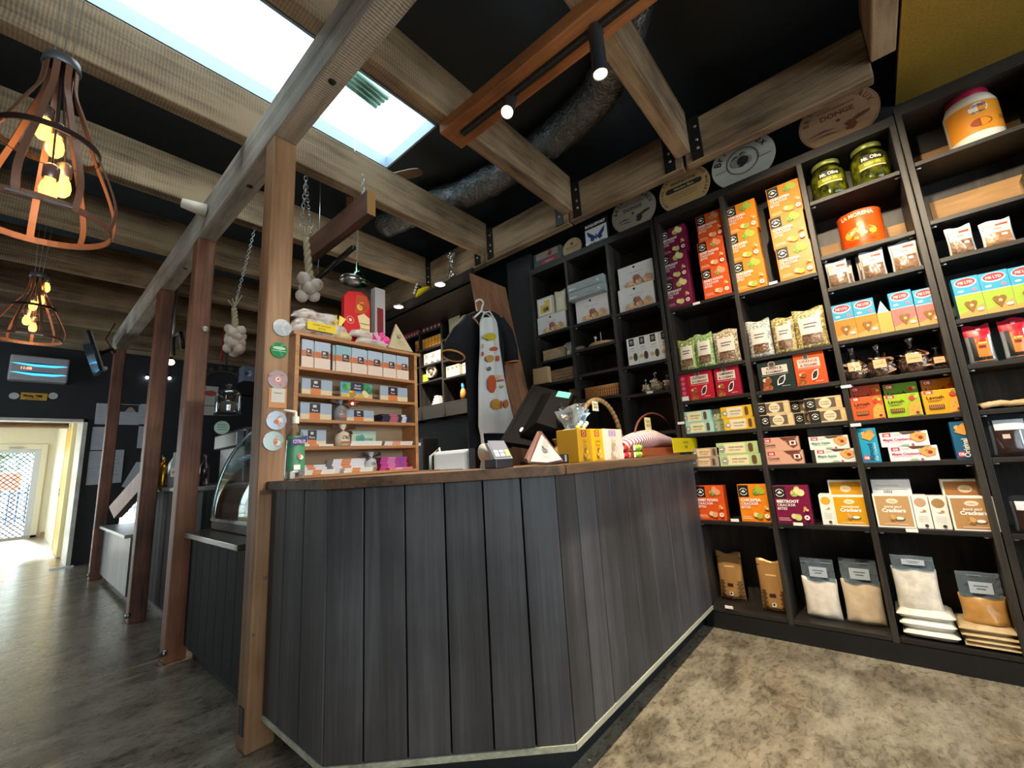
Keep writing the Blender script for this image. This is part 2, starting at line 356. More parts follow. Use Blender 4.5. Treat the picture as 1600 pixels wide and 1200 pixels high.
portal('portal_passage', (-2.02, 11.7, 1.35), (5, 11.7, 1.35), 5.0, 1.9)
GL = clear('window_pane', '#f4f8f8', .95, .03, 0)
mb = MB()
for i in range(5): mb.box(-2.3+i*1.235, -3.08, .9, -2.24+i*1.235, -3.02, 2.4, BLACK)
mb.box(-2.3, -3.055, .9, 2.7, -3.05, 2.4, GL); struct(mb, 'window_2')
mb = MB()
for i in range(3): mb.box(-3.08, 5.7+i*.87, .6, -3.02, 5.76+i*.87, 2.5, BLACK)
mb.box(-3.055, 5.7, .6, -3.05, 7.5, 2.5, GL); struct(mb, 'added_window_3')  # unseen side window, added and sized for the daylight it lets in
mb = MB(); mb.box(HA.x, 8.7, HB_.z, HB_.x, 8.705, HA.z, GL); mb.box(HA.x-.02, 8.63, HB_.z-.02, HB_.x+.02, 8.65, HB_.z, WHITE); struct(mb, 'window_5')
# door lining of the far opening
CREAM = K('#d8cfb6', .45); LIN = speck('door_lining', [(.3, '#b9b3a2'), (.6, '#d8d6cc')], 5, .35, .05)
mb = MB(); mb.box(OX-.045, 8.6, 0, OX, 9.3, OZ, LIN); mb.box(-1.2, 8.6, OZ-.04, OX, 8.8, OZ, LIN); mb.box(OX-.2, 8.55, 0, OX+.03, 8.65, .02, STEEL); struct(mb, 'trim_2')
# passage behind: cream walls, timber lintel, yellow side door, glazed exit
YEL = K('#dba400', .4)
mb = MB(); mb.box(.62, 9.3, 0, .7, 14.8, 2.5, CREAM); mb.box(-2.1, 8.75, 0, -2.0, 9.2, 2.5, CREAM); mb.box(-2.1, 14.2, 0, -2.0, 14.8, 2.5, CREAM); mb.box(-2.1, 9.2, 0, -2.0, 14.2, .4, CREAM); mb.box(-2.1, 9.2, 2.3, -2.0, 14.2, 2.5, CREAM); struct(mb, 'wall_passage')
mb = MB(); mb.box(-2.055, 9.2, .4, -2.05, 14.2, 2.3, GL)  # unseen side glazing, added to brighten the passage
for i in range(5): mb.box(-2.08, 9.2+i*1.24, .4, -2.03, 9.24+i*1.24, 2.3, CREAM)
struct(mb, 'added_window_4')
mb = MB(); mb.box(-2.1, 8.75, 2.45, .7, 14.9, 2.5, CREAM); struct(mb, 'ceiling_passage')
LW = wood('lintel_wood', [(.3, '#5f4a33'), (.6, '#86694a'), (.85, '#a3835d')], 'X', .06, 10, .6, .2)
mb = MB(); mb.box(-2.0, 11.2, 2.16, .6, 11.3, 2.45, LW); mb.box(-2.0, 11.1, 2.14, .6, 11.3, 2.17, LW); struct(mb, 'trim_3')
mb = MB(); mb.box(-2.0, 14.8, 2.1, .7, 14.9, 2.5, CREAM); mb.box(.5, 14.8, 0, .7, 14.9, 2.1, CREAM); mb.box(-2.0, 14.8, 0, -.95, 14.9, 2.1, CREAM)
mb.box(.56, 14.6, 0, .62, 14.8, .1, K('#a07a4c', .5)); struct(mb, 'wall_end')
mb = MB(); DX0, DX1 = -.95, .5
mb.box(DX1-.1, 14.76, 0, DX1, 14.84, 2.1, CREAM, .005); mb.box(DX0, 14.76, 0, DX0+.1, 14.84, 2.1, CREAM, .005); mb.box(DX0+.1, 14.76, 1.98, DX1-.1, 14.84, 2.1, CREAM, .005); mb.box(DX0, 14.76, 0, DX1, 14.84, .06, K('#a7a39a', .4))
mb.box(DX1-.2, 14.78, .06, DX1-.1, 14.82, 1.98, K('#bfc3c6', .4), .004); mb.box(DX0+.1, 14.78, 1.9, DX1-.2, 14.82, 1.98, K('#bfc3c6', .4), .004); mb.box(DX0+.1, 14.78, .06, DX0+.2, 14.82, 1.9, K('#bfc3c6', .4), .004)
dr = struct(mb, 'door_1')
mb = MB(); mb.box(DX0+.2, 14.8, .06, DX1-.2, 14.803, 1.9, GL); mb.build('pane', parent=dr)
mb = MB(); g = .1; X0, X1, Z0, Z1 = DX0+.2, DX1-.2, .06, 1.9; MES = K('#4c525c', .4, .6)
k = -30
while k < 40:
    for sgn in (1, -1):
        pts = []
        for zz in (Z0, Z1):
            pts.append((k*g+sgn*(zz-Z0), zz))
        (xa, za), (xb, zb) = pts
        ts = [0, 1]; lo, hi = 0.0, 1.0
        dx = xb-xa
        for lim in (X0, X1):
            tt = (lim-xa)/dx
            if (lim == X0) == (dx > 0): lo = max(lo, tt)
            else: hi = min(hi, tt)
        if hi-lo > .02: mb.tube([(xa+dx*lo, 14.79, za+(zb-za)*lo), (xa+dx*hi, 14.79, za+(zb-za)*hi)], .009, MES, 4)
    k += 1
mb.build('security_mesh', parent=dr)
mb = MB(); mb.box(-.1, 14.72, 2.0, .1, 14.77, 2.03, STEEL, .004); mb.build('door_closer', parent=dr)
mb = MB(); mb.box(.575, 9.9, 0.02, .62, 10.9, 2.05, YEL, .004)
dr2 = struct(mb, 'door_2')
mb = MB(); mb.tube([(.53, 10.2+.06*math.cos(a), 1.0+.06*math.sin(a)) for a in [i*PI/6 for i in range(12)]], .006, STEEL, 6, closed=True); mb.build('pull_ring', parent=dr2)
mb = MB(); mb.box(.57, 9.8, .02, .625, 9.9, 2.1, K('#e6d9a8', .4)); mb.box(.57, 10.9, .02, .625, 11.0, 2.1, K('#e6d9a8', .4)); struct(mb, 'trim_4')
# outside
mb = MB(); mb.box(-30, 15.0, -.1, 30, 60, -.02, speck('forecourt_paving', [(.3, '#b5b2aa'), (.7, '#dcd9cf')], 3, .8, .1))
mb.build('ground', kind='structure', loc=(0, 0, 0))
mb = MB(); RAIL = K('#3d5a8c', .4)
mb.box(-6, 21.97, .95, 6, 22.03, 1.0, RAIL); mb.box(-6, 21.97, .15, 6, 22.03, .2, RAIL)
for i in range(60): mb.box(-6+i*.2, 21.98, 0, -5.96+i*.2, 22.02, 1.25, RAIL)
mb.build('picket_fence', label='blue metal picket fence outside beyond the glazed exit door', cat='fence')
mb = MB(); mb.box(-1.6, 20.5, 0, -1.5, 20.6, 1.6, STEEL); mb.box(.05, 20.5, 0, .15, 20.6, 1.6, STEEL)
mb.box(-1.7, 20.48, 1.1, .2, 20.52, 1.6, K('#f0632a', .5)); f = front(mb, -1.7, 1.1, 1.9, .5, 20.479); f.text('Y VALET', .95, .35, .35, K('#6a2410', .5), 'R', .6)
mb.build('banner', label='orange banner with dark letters seen outside through the glass door', cat='sign')
LEAF = speck('leaves', [(.3, '#7fae8a'), (.7, '#c3dcc8')], 30, .6, 0)
mb = MB(); rd = random.Random(3)
mb.tube([(-.4, 26, 0), (-.35, 26, 2.0), (-.3, 26, 3.4)], [.16, .12, .05], K('#6b5a48', .8))
for i in range(900):
    a, e, r = rd.random()*6.28, rd.random()*PI-PI/2, rd.random()**.4
    c = Vector((-.3+2.2*r*math.cos(a)*math.cos(e), 26+1.6*r*math.sin(a)*math.cos(e), 3.4+1.5*r*math.sin(e))); u = Vector((rd.random()-.5, rd.random()-.5, rd.random()-.5)).normalized()*.12; v = u.cross(Vector((rd.random(), rd.random(), .3))).normalized()*.07
    mb.poly([c-u, c+v, c+u, c-v], LEAF)
mb.build('street_tree', label='leafy green tree outside, seen through the mesh of the exit door', cat='tree')

# ------------------------------------------------------------------ timber frame
def beam(name, x0, y0, z0, x1, y1, z1, m, label, cat='beam', group=None, b=.008):
    mb = MB(); mb.box(x0, y0, z0, x1, y1, z1, m, b); return mb.build(name, label=label, cat=cat, group=group)
JM = joist_wood('X', 'X')
ys = [(-.41, 'nearest the ochre ceiling panel'), (.61, 'ending between the two round Brie lids and carrying the spotlight track'), (1.53, 'at the end of the spotlight track, beside the roof window'), (2.48, 'along the far edge of the roof window'),
      (3.4, 'crossing over the garlic chain, next beyond the roof window'), (4.35, 'second beyond the roof window'), (5.28, 'third beyond the roof window'), (6.2, 'fourth beyond the roof window'), (7.12, 'near the television, farthest but one from the camera'), (8.0, 'closest to the planked end wall')]
for k, (y, s) in enumerate(ys):
    x0 = -3.0 if k > 0 else 1.2
    hgt = (3.0, 3.31)
    j = empty('ceiling_joist', (0, y+.045, 3.0), 'weathered sawn ceiling joist '+s, 'beam', 'ceiling joists')
    mb = MB(); mb.box(x0, y, hgt[0], 2.72, y+.1 if k < 2 else y+.09, hgt[1], JM, .007); mb.build('timber', parent=j)
    if 0 < k < 6:
        mb = MB(); w2 = .1 if k < 2 else .09
        for s2 in (y-.075, y+w2+.005):
            mb.box(2.708, s2, 2.93, 2.716, s2+.07, 3.24, BLACK)
        mb.build('joist_hanger', parent=j)
        for s2 in (y-.05, y+w2+.035):
            for zz in (3.0, 3.06, 3.16):
                mb = MB(); mb.sphere((2.704, s2, zz), .011, STEEL, 8, (.6, 1, 1)); mb.build('bolt', parent=j)
# wall ledger in lengths between the joists
LM = joist_wood('Y', 'Z')
segs = [(-.31, .61, 'between the ochre panel and the track joist, above the reddish Donge lid'), (.71, 1.53, 'above the two middle cheese lids'), (1.62, 2.48, 'above the white boxes and the blue butterfly sign'), (2.57, 3.4, 'above the spotlit bulkhead and the glass stopper'), (3.49, 4.35, 'at the far end of the bulkhead')]
for a, b2, s in segs:
    beam('wall_ledger', 2.72, a-.04 if a > 0 else a, 2.92, 2.79, b2+.04, 3.23, LM, 'weathered wall beam '+s, group='wall beam lengths')
hb = beam('header_beam', .69, .3, 2.745, .80, 7.35, 2.985, HDR, 'long grey weathered beam lying on the row of posts', b=.01)
hb2 = MB()
for y, z in ((1.55, 0), (2.55, 0), (4.0, 0)): hb2.lathe([(.0, -.002), (.017, -.002), (.017, .0)], BLACK, (.745, y, 2.745), 12)
hb2.build('bolt_hole', parent=hb)
def post(y0, y1, z1, m, s, base=0):
    e = empty('timber_post', (.745, (y0+y1)/2, 0), s, 'post', 'row of posts')
    mb = MB(); mb.box(.69, y0, base, .80, y1, z1, m, .009); mb.build('timber', parent=e)
    return e
P1 = post(2.035, 2.145, 2.745, POST, 'light brown timber post at the counter corner, hung with round magnets')
P2 = post(3.38, 3.5, 2.745, POSTD, 'reddish timber post, second from the counter, beside the glass display')
P3 = post(4.56, 4.68, 2.745, POSTD, 'reddish timber post, third from the counter, beside the brass bottle')
P4 = post(7.05, 7.17, 2.745, POSTD, 'farthest timber post, beside the wall papers and under the television')
mb = MB(); SCR = K('#9a9a98', .3, 1)
mb.box(.70, 2.03, .98, .79, 2.034, 1.0, K('#8a6a5a', .3, .7)); mb.sphere((.735, 2.03, .64), .006, SCR, 8); mb.sphere((.70, 2.03, .43), .006, SCR, 8); mb.sphere((.77, 2.03, .46), .006, SCR, 8); mb.sphere((.77, 2.03, .40), .005, SCR, 8)
mb.build('screw', parent=P1)
mb = MB(); mb.box(.686, 2.06, .06, .69, 2.11, .16, BLACK, .001); mb.build('knot_hole', parent=P1)
for p, y in ((P3, 4.56), (P4, 7.05), (P2, 3.38)):
    mb = MB(); mb.tube([(.68, y-.02, .07), (.69, y+.0, .07)], .018, SCR, 8); mb.build('foot_bolt', parent=p)
mb = MB(); mb.sphere((.77, 3.375, 2.08), .022, K('#b5a898', .4, .5), 8, (1, .3, 1)); mb.build('hook', parent=P2)
# diagonal brace between posts 4 and 3
mb = MB(); q1, q2, q3, q4 = [at(x, y, 'X', .72) for x, y in ((170, 792), (178, 810), (224, 758), (221, 734))]; mb.prism([q1, q4, q3, q2], (.06, 0, 0), POSTD)
mb.build('timber_brace', label='diagonal timber brace between the farthest post and the wall papers', cat='beam')
# short round peg on the header
mb = MB(); mb.tube([(.68, 3.2, 2.86), (.55, 3.2, 2.86)], [.045, .03], K('#d9cdbb', .7), 12); mb.build('plaster_patch', parent=hb)

# ------------------------------------------------------------------ track lighting
e = empty('spotlight_track', (1.48, .9, 2.9), 'orange-brown timber batten with a black lighting track, under two joists', 'light track')
TB = wood('track_batten', [(.3, '#6b3f25'), (.55, '#9a6238'), (.8, '#b5794a')], 'Y', .05, 12, .5, .2)
mb = MB(); mb.box(1.40, -.6, 2.925, 1.57, 1.6, 3.0, TB, .006); mb.build('batten', parent=e)
mb = MB(); mb.box(1.465, -.6, 2.905, 1.50, 1.5, 2.925, BLACK, .003); mb.box(1.472, -.6, 2.902, 1.476, 1.5, 2.906, K('#40454c', .3)); mb.build('track', parent=e)
def spot(x, y, z, tgt, label, energy, L=.24, R=.032, size=58, blend=.7, col=(1, .82, .58), vis=4):
    d = (Vector(tgt)-Vector((x, y, z))).normalized(); c = Vector((x, y, z))
    e = empty('track_spotlight', (x, y, z), label, 'spotlight', 'track spotlights')
    TBL = K('#3a3f45', .35, .5)
    mb = MB(); mb.tube([c-d*L*.5, c+d*L*.5], R, TBL, 20, cap=False, smooth=True); mb.tube([c-d*L*.5, c-d*L*.499], R, TBL, 20); mb.build('barrel', parent=e)
    mb = MB(); mb.tube([c+d*(L*.5-.006), c+d*(L*.5-.004)], R*.93, K('#ffdfa8', .4, emit=vis), 20); mb.build('lens', parent=e)
    mb = MB(); mb.tube([(x, y, 2.905), c-d*L*.2], .008, TBL, 8); mb.box(x-.02, y-.03, 2.885, x+.02, y+.03, 2.905, TBL); mb.build('bracket', parent=e)
    if energy: lamp('SPOT', 'spot_light', c+d*(L*.5+.005), c+d, energy, col, spot_size=math.radians(size), spot_blend=blend, shadow_soft_size=.03)
    return e

# ------------------------------------------------------------------ the shelving along the right wall
XF, XB = 2.85, 3.13
UA, UB = [2.10, 1.725, 1.34, .975], [.94, .505, .073, -.345]
def shelving(name, label, ys, z0, z1, rows, tops, x=XF, lip=0, backs=()):
    e = empty(name, (x, (ys[0]+ys[-1])/2, 0), label, 'shelving', 'black shelving units')
    T = .026
    for y in ys:
        mb = MB(); mb.box(x, y-T/2, z0, XB, y+T/2, z1, BLKW, .002)
        mb.build('upright', parent=e)
    for i in range(len(ys)-1):
        for z in rows[i]:
            mb = MB(); mb.box(x+.002, ys[i]-T/2-.001, z-.022, XB, ys[i+1]+T/2+.001, z, BLKH, .0015); mb.build('shelf', parent=e)
            for yy in (ys[i]-T/2-.012, ys[i+1]+T/2+.012): mb = MB(); mb.tube([(x+.03, yy-.012, z-.027), (x+.03, yy+.012, z-.027)], .005, STEEL, 6); mb.build('shelf_pin', parent=e)
    mb = MB(); mb.box(x-.002, ys[0]+T/2, tops-.055, XB, ys[-1]-T/2, tops, BLKH, .002); mb.build('top_board', parent=e)
    mb = MB(); mb.box(XB, ys[0], z0, XB+.012, ys[-1], z1, BLKW); mb.build('back_panel', parent=e)
    mb = MB(); mb.box(x-.002, ys[0]+T/2, 0, x+.02, ys[-1]-T/2, .09, K('#0f1113', .5)); mb.build('plinth', parent=e)
    for (ya, yb, za, zb) in backs:
        mb = MB(); mb.box(XB-.012, ya, za, XB-.002, yb, zb, PLY); mb.build('plywood_back', parent=e)
    return e
ZL = [1.585, 1.38, 1.165, .948, .622, .115]
shelving('shelving_unit', 'black timber shelving left of the beetroot boxes, holding baskets and white boxes', UA, 0, 2.72,
         [[2.118, 1.88, 1.685, 1.49], [2.118, 1.905, 1.70, 1.50, 1.2], [2.105, 1.692, 1.48, 1.2]], 2.735)
shelving('shelving_unit', 'black timber shelving in the middle, full of orange and purple boxes', UB, 0, 2.70,
         [[2.028]+ZL, [2.01]+ZL, [2.43, 2.09, 1.90, 1.595, 1.372, 1.16, .942, .622, .115]], 2.74, backs=[(.055, -.33, 2.09, 2.245)])
shelving('shelving_unit', 'black timber shelving at the right edge with the plastic tub on top', [-.375, -.84], 0, 2.76,
         [[2.44, 2.112, 1.91, 1.596, 1.375, 1.161, .946, .618, .115]], 2.78, backs=[(-.44, -.82, 2.112, 2.31), (-.39, -.82, 2.44, 2.6)])
mb = MB(); mb.box(3.13, .95, 2.735, 3.14, 2.1, 2.92, WALLK)

# ------------------------------------------------------------------ product kinds
WT, BK, GR = K('#f6f3ec', .5), K('#161513', .5), K('#8d8d8a', .5)
BISC = [K('#d9a860', .6), K('#c48a48', .6), K('#ead29a', .6)]
def body(w, h, d, m): mb = MB(); mb.box(0, 0, 0, w, d, h, m, .0012); return mb
def logo(f, u, v, r, ring=WT):
    f.ring(u, v, r, r*.16, ring, 14, .35, PI-.35); f.ring(u, v, r, r*.16, ring, 14, PI+.35, 2*PI-.35)
    f.ell(u, v-.0, r*.55, r*.22*f.w/f.h, ring, 10); f.polyg([(u-r*.3, v+r*.1*f.w/f.h), (u+r*.3, v+r*.1*f.w/f.h), (u, v+r*.6*f.w/f.h)], ring)
def bites(w, h, d, o):
    kind = o; base, veg, word = {'beet': ('#7d1440', '#c9cf7a', 'BEETROOT'), 'sweet': ('#e2571a', '#e9a27a', 'SWEET POTATO'), 'chick': ('#f08a12', '#a9b83c', 'CHICKPEA')}[kind]
    B = K(base, .38); mb = body(w, h, d, B); f = front(mb, 0, 0, w, h)
    f.rect(.02, .66, .36, .985, BK); logo(f, .19, .81, .13)
    vg = [K(veg, .5), K('#6f9a34' if kind != 'beet' else '#aab354', .5), K('#e6dfa0' if kind == 'beet' else veg, .5)]
    f.food(.68, .86, .2, vg, 9, 4); f.food(.6, .8, .09, vg, 5, 6)
    f.text(word, .07, .55, .075, WT, maxw=.72, bold=.045); f.text('CRACKER', .07, .455, .07, WT, maxw=.6, bold=.012); f.text('BITES', .07, .36, .07, WT, maxw=.36, bold=.012)
    f.food(.62, .2, .17, BISC+[vg[0]], 8, 9); f.food(.84, .36, .1, BISC, 4, 3)
    f.circ(.86, .17, .075, WT); f.circ(.86, .17, .03, B)
    f.rect(.07, .14, .36, .15, WT); f.rect(.07, .09, .4, .1, WT)
    g = Face(mb, (w, 0, 0), (0, 1, 0), (0, 0, 1), d, h); g.rect(.1, .1, .9, .35, K(base, .5))
    return mb
def truffle(w, h, d, o):
    mb = body(w, h, d, K('#e4e2e0', .5)); f = front(mb, 0, 0, w, h)
    f.text('truffle mushroom', .5, .62, .07, K('#9fa6b8', .6), 'C', .5, 0); f.text('savoury biscuits', .5, .5, .05, K('#b4b4ba', .6), 'C', .4, 0)
    f.circ(.47, .88, .035, K('#3a3a38', .5)); f.rect(.18, .04, .97, .1, K('#e2bb8a', .5))
    f.food(.52, .22, .15, [K('#a8664a', .5), K('#d9a27a', .5), K('#8a4a3c', .5), K('#ecc9a0', .5)], 14, 5); f.food(.3, .14, .12, [K('#dca878', .5), K('#e9c49a', .5)], 8, 2); f.food(.82, .18, .12, [K('#e2b684', .5), K('#cf9a6a', .5)], 8, 3)
    return mb
def slate(w, h, d, o):
    mb = body(w, h, d, K('#9aa5a6', .45)); f = front(mb, 0, 0, w, h)
    f.text('MIMOLA', .04, .25, .22, WT, maxw=.2); f.rect(.5, .35, .7, .42, K('#7b8788', .5)); f.food(.84, .5, .05, [WT, K('#c3c9c8', .5)], 6, 4); f.rect(0, .0, 1, .08, K('#6d797a', .5))
    return mb
def wedgebox(w, h, d, o):
    mb = body(w, h, d, WT); f = front(mb, 0, 0, w, h)
    f.rect(.22, .7, .72, .97, BK); logo(f, .47, .835, .17); f.text('wafers', .5, .58, .05, GR, 'C', .5); f.rect(.15, .5, .8, .51, GR)
    f.circ(.3, .27, .17, BISC[0]); f.ell(.75, .27, .2, .15, K('#4a3f38', .5)); f.circ(.3, .27, .08, BISC[2]); return mb
def wafer(w, h, d, o):
    c1, c2 = o; mb = body(w, h, d, K(c1, .5)); f = front(mb, 0, 0, w, h); f.rect(.2, .1, .7, .9, K(c2, .5))
    f.circ(.13, .45, .085, BK); f.ring(.13, .45, .07, .015, WT); f.ell(.13, .45, .04, .1, WT)
    f.text('WAFER CRACKERS', .3, .52, .14, K('#8d8176', .5), maxw=.36); f.text('THINLY BAKED', .3, .3, .1, K('#8d8176', .5), maxw=.3)
    f.rect(.775, .3, .885, .7, K('#6b4a33', .4)); f.ell(.83, .7, .055, .17, K('#6b4a33', .4)); f.ell(.83, .3, .055, .17, K('#6b4a33', .4)); return mb
def gourmet(w, h, d, o):
    mb = body(w, h, d, K('#dfc79c', .55)); f = front(mb, 0, 0, w, h)
    f.rect(.05, .12, .88, .88, K('#6d5a48', .5)); f.rect(.0, .0, .3, .95, BK); logo(f, .16, .5, .1); f.circ(.56, .5, .17, K('#eadcb8', .55))
    f.text('GOURMET', .56, .54, .11, K('#8d6f48', .5), 'C', .26); f.text('WAFERS', .56, .34, .13, K('#8d6f48', .5), 'C', .24); f.rect(.84, 0, 1, 1, K('#dfbf8a', .55)); f.circ(.92, .7, .03, K('#e6d6b0', .5)); return mb
def vin(w, h, d, o):
    base, l1, l2 = o; mb = body(w, h, d, K(base, .4)); f = front(mb, 0, 0, w, h)
    f.rect(.12, .55, .84, .82, K('#f0dccf', .5)); f.circ(.42, .88, .12, K('#4b4340', .5)); f.ring(.42, .88, .1, .02, K('#c9b8a8', .5))
    f.text(l1, .48, .7, .085, BK if base != '#ee5a22' else K('#b03a1a', .5), 'C', .6); f.text(l2, .48, .58, .075, BK if base != '#ee5a22' else K('#b03a1a', .5), 'C', .6)
    f.rect(.1, .5, .85, .508, WT); f.food(.25, .3, .15, BISC+[K('#a0522a', .5)], 8, 8); f.food(.2, .1, .15, [K('#9a4a22', .5), K('#c8773a', .5)], 7, 5)
    l = [(.5, .12), (.52, .3), (.62, .42), (.76, .46), (.74, .3), (.66, .16)]; f.polyg(l, WT); f.polyg([(.625+(u-.625)*.72, .29+(v-.29)*.74) for u, v in l], K('#2a2220', .5))
    f.rect(.62, .08, .85, .09, WT); return mb
def spicebox(w, h, d, o):
    mb = body(w, h, d, K('#b01638', .4)); f = front(mb, 0, 0, w, h)
    for v in (.8, .62, .45, .28): f.circ(.5, v, .22, K('#d9627a', .5))
    f.rect(.1, .02, .9, .17, WT); return mb
def lavosh(w, h, d, o):
    base, = o; mb = body(w, h, d, K(base, .42)); f = front(mb, 0, 0, w, h)
    f.rect(.06, .84, .3, .99, K('#c23a4c', .5)); f.text('OB', .18, .87, .08, WT, 'C', .18, .04); f.text('Lavosh', .1, .62, .14, K('#2a2018', .5), maxw=.56, bold=.03); f.rect(.12, .55, .5, .57, K('#4a3418', .5)); f.rect(.12, .5, .42, .515, K('#4a3418', .5))
    f.food(.82, .8, .14, [K('#c9412c', .5), K('#e9c24c', .5), K('#8da43a', .5)], 8, 7)
    f.polyg([(.62, .02), (.66, .45), (.82, .66), (.98, .56), (.97, .06)], K('#efa545', .5)); f.circ(.8, .4, .02, K('#c87c28', .5)); f.circ(.74, .25, .02, K('#c87c28', .5)); f.circ(.9, .3, .02, K('#c87c28', .5))
    f.rect(.12, .22, .52, .38, K('#6b3c22', .4))
    for i in range(7): f.k -= 1 if i else 0; f.rect(.15+i*.052, .24, .17+i*.052, .36, K('#c59468', .5))
    f.rect(.1, .12, .46, .13, K('#4a3418', .5)); f.circ(.86, .14, .05, K('#7a2a1a', .5)); return mb
def oatbox(w, h, d, o):
    base, col, l1, l2 = o; mb = body(w, h, d, K(base, .45)); f = front(mb, 0, 0, w, h)
    f.rect(.06, .7, .24, .96, K('#c23a5a', .5)); f.text('OB', .15, .75, .14, WT, 'C', .13, .04); f.rect(.28, .85, .45, .87, GR); f.rect(.28, .76, .42, .78, GR)
    f.text(l1, .06, .42, .17, K(col, .5), maxw=.6, bold=.03); f.text(l2, .08, .3, .08, K(col, .5), maxw=.52, bold=0)
    f.polyg([(.42, .99), (.5, .82), (.72, .86), (.92, .99)], K('#5b3a28', .5)); f.polyg([(.62, .72), (.78, .96), (.97, .8), (.94, .4), (.78, .22), (.66, .45)], BISC[0]); f.circ(.84, .55, .05, K('#b02a2a', .5)); f.circ(.78, .68, .04, BISC[1])
    f.ell(.5, .1, .09, .07, K('#9fc49a', .5)); f.circ(.66, .1, .03, K('#c23a5a', .5)); return mb
def cocoa(w, h, d, o):
    mb = body(w, h, d, K('#d9a48c', .45)); f = front(mb, 0, 0, w, h)
    f.rect(.06, .66, .26, .95, K('#c23a4c', .5)); f.text('OB', .16, .72, .15, WT, 'C', .15, .04); f.text('Cocoa', .06, .36, .2, K('#4a2a20', .5), maxw=.42); f.text('Oat Crackers', .08, .24, .09, K('#6a4030', .5), maxw=.5, bold=0)
    f.polyg([(.5, .98), (.62, .72), (.95, .9), (.97, .98)], K('#6b3426', .5)); f.polyg([(.66, .75), (.92, .85), (.97, .35), (.84, .15), (.72, .4)], K('#7d3f2c', .5)); f.rect(.76, .38, .92, .7, WT); f.rect(.8, .44, .88, .64, K('#5b2018', .5)); return mb
def tallblue(w, h, d, o):
    base, l1, l2 = o; mb = body(w, h, d, K(base, .4)); f = front(mb, 0, 0, w, h)
    f.food(.5, .82, .34, [K('#d9863a', .5), K('#c9452c', .5), K('#e8b45a', .5), K('#8a4a2a', .5)], 10, 6); f.polyg([(.15, .72), (.55, .92), (.95, .78), (.6, .62)], K('#e0a04c', .5))
    f.rect(.1, .06, .42, .2, K('#c9406a', .5)); f.text('OB', .26, .1, .07, WT, 'C', .26, .04)
    f.text(l1, .66, .05, .055*2, WT if base == '#1f6288' else K('#123a5a', .5), rot=PI/2, bold=.02, maxw=1.25); f.text(l2, .86, .05, .07, WT, rot=PI/2, bold=0, maxw=1.2); return mb
def heartbox(w, h, d, o):
    low, = o; mb = body(w, h, d, K('#3a9fc4', .38)); f = front(mb, 0, 0, w, h)
    f.rect(0, 0, 1, .56, K(low, .42)); f.polyg([(.0, .0), (1, .0), (1, .3), (.55, .2), (0, .1)], K('#d99a55', .45)); f.rect(0, .56, 1, .575, K('#e9c9d6', .5))
    f.ell(.5, .86, .42, .115, WT); f.ell(.5, .87, .38, .095, K('#d9364a', .45)); f.text('PIE LTD', .5, .835, .06, K('#f6c9b8', .5), 'C', .55, .04)
    f.circ(.78, .66, .09, K('#d97aa0', .5)); f.ell(.26, .66, .12, .025, WT)
    H = K('#8d6434', .35); f.circ(.4, .34, .125, H); f.circ(.62, .34, .125, H); f.polyg([(.285, .31), (.735, .31), (.51, .1)], H); f.food(.5, .27, .1, BISC, 6, 3); f.ell(.8, .16, .12, .035, WT); return mb
def rocksalt(w, h, d, o):
    base, l1 = o; mb = body(w, h, d, WT); f = front(mb, 0, 0, w, h); f.rect(.05, .05, .95, .95, K(base, .45))
    cr = K('#efe2c6', .5); f.ell(.5, .8, .16, .08, cr); f.text('Olina', .5, .77, .05, K(base, .5), 'C', .2); f.text(l1, .5, .6, .055, WT, 'C', .5, .05); f.text('Crackers', .5, .47, .11, WT, 'C', .62, .05)
    f.ell(.62, .27, .14, .07, K('#7a5a3a', .5)); f.ell(.62, .29, .11, .045, WT); f.food(.42, .28, .12, [K('#9a6a3c', .5), BISC[0]], 6, 3); f.rect(.2, .11, .8, .12, WT); return mb
def saltside(w, h, d, o):
    mb = body(w, h, d, WT); f = front(mb, 0, 0, w, h); f.circ(.48, .8, .38, K(o, .5)); f.food(.5, .55, .22, [K('#b87a4a', .5), WT, BISC[1]], 6, 2)
    for v in (.38, .33, .28, .23): f.rect(.2, v, .8, v+.012, K('#b9b9b4', .5))
    f.circ(.6, .1, .12, K('#3a3430', .5)); return mb
def whitebox(w, h, d, o):
    mb = body(w, h, d, K('#e3e6ea', .5)); f = front(mb, 0, 0, w, h); f.rect(.08, .78, .9, .79, GR); f.rect(.08, .86, .7, .87, GR)
    for i in range(5): f.rect(.3+i*.045, .6, .32+i*.045, .76, BK)
    return mb
def framed(w, h, d, o):
    mb = body(w, h, d, K('#cfcdc6', .4)); f = front(mb, 0, 0, w, h); f.rect(.1, .1, .9, .9, WT); f.rect(.18, .16, .82, .84, K('#e9c862', .5)); f.food(.5, .35, .2, [K('#b0482a', .5), K('#7fae3a', .5), K('#4a3a50', .5)], 7, 2); f.rect(.2, .62, .5, .8, K('#dfe8ef', .5)); return mb
def plainbox(w, h, d, o): return body(w, h, d, K(o, .55))
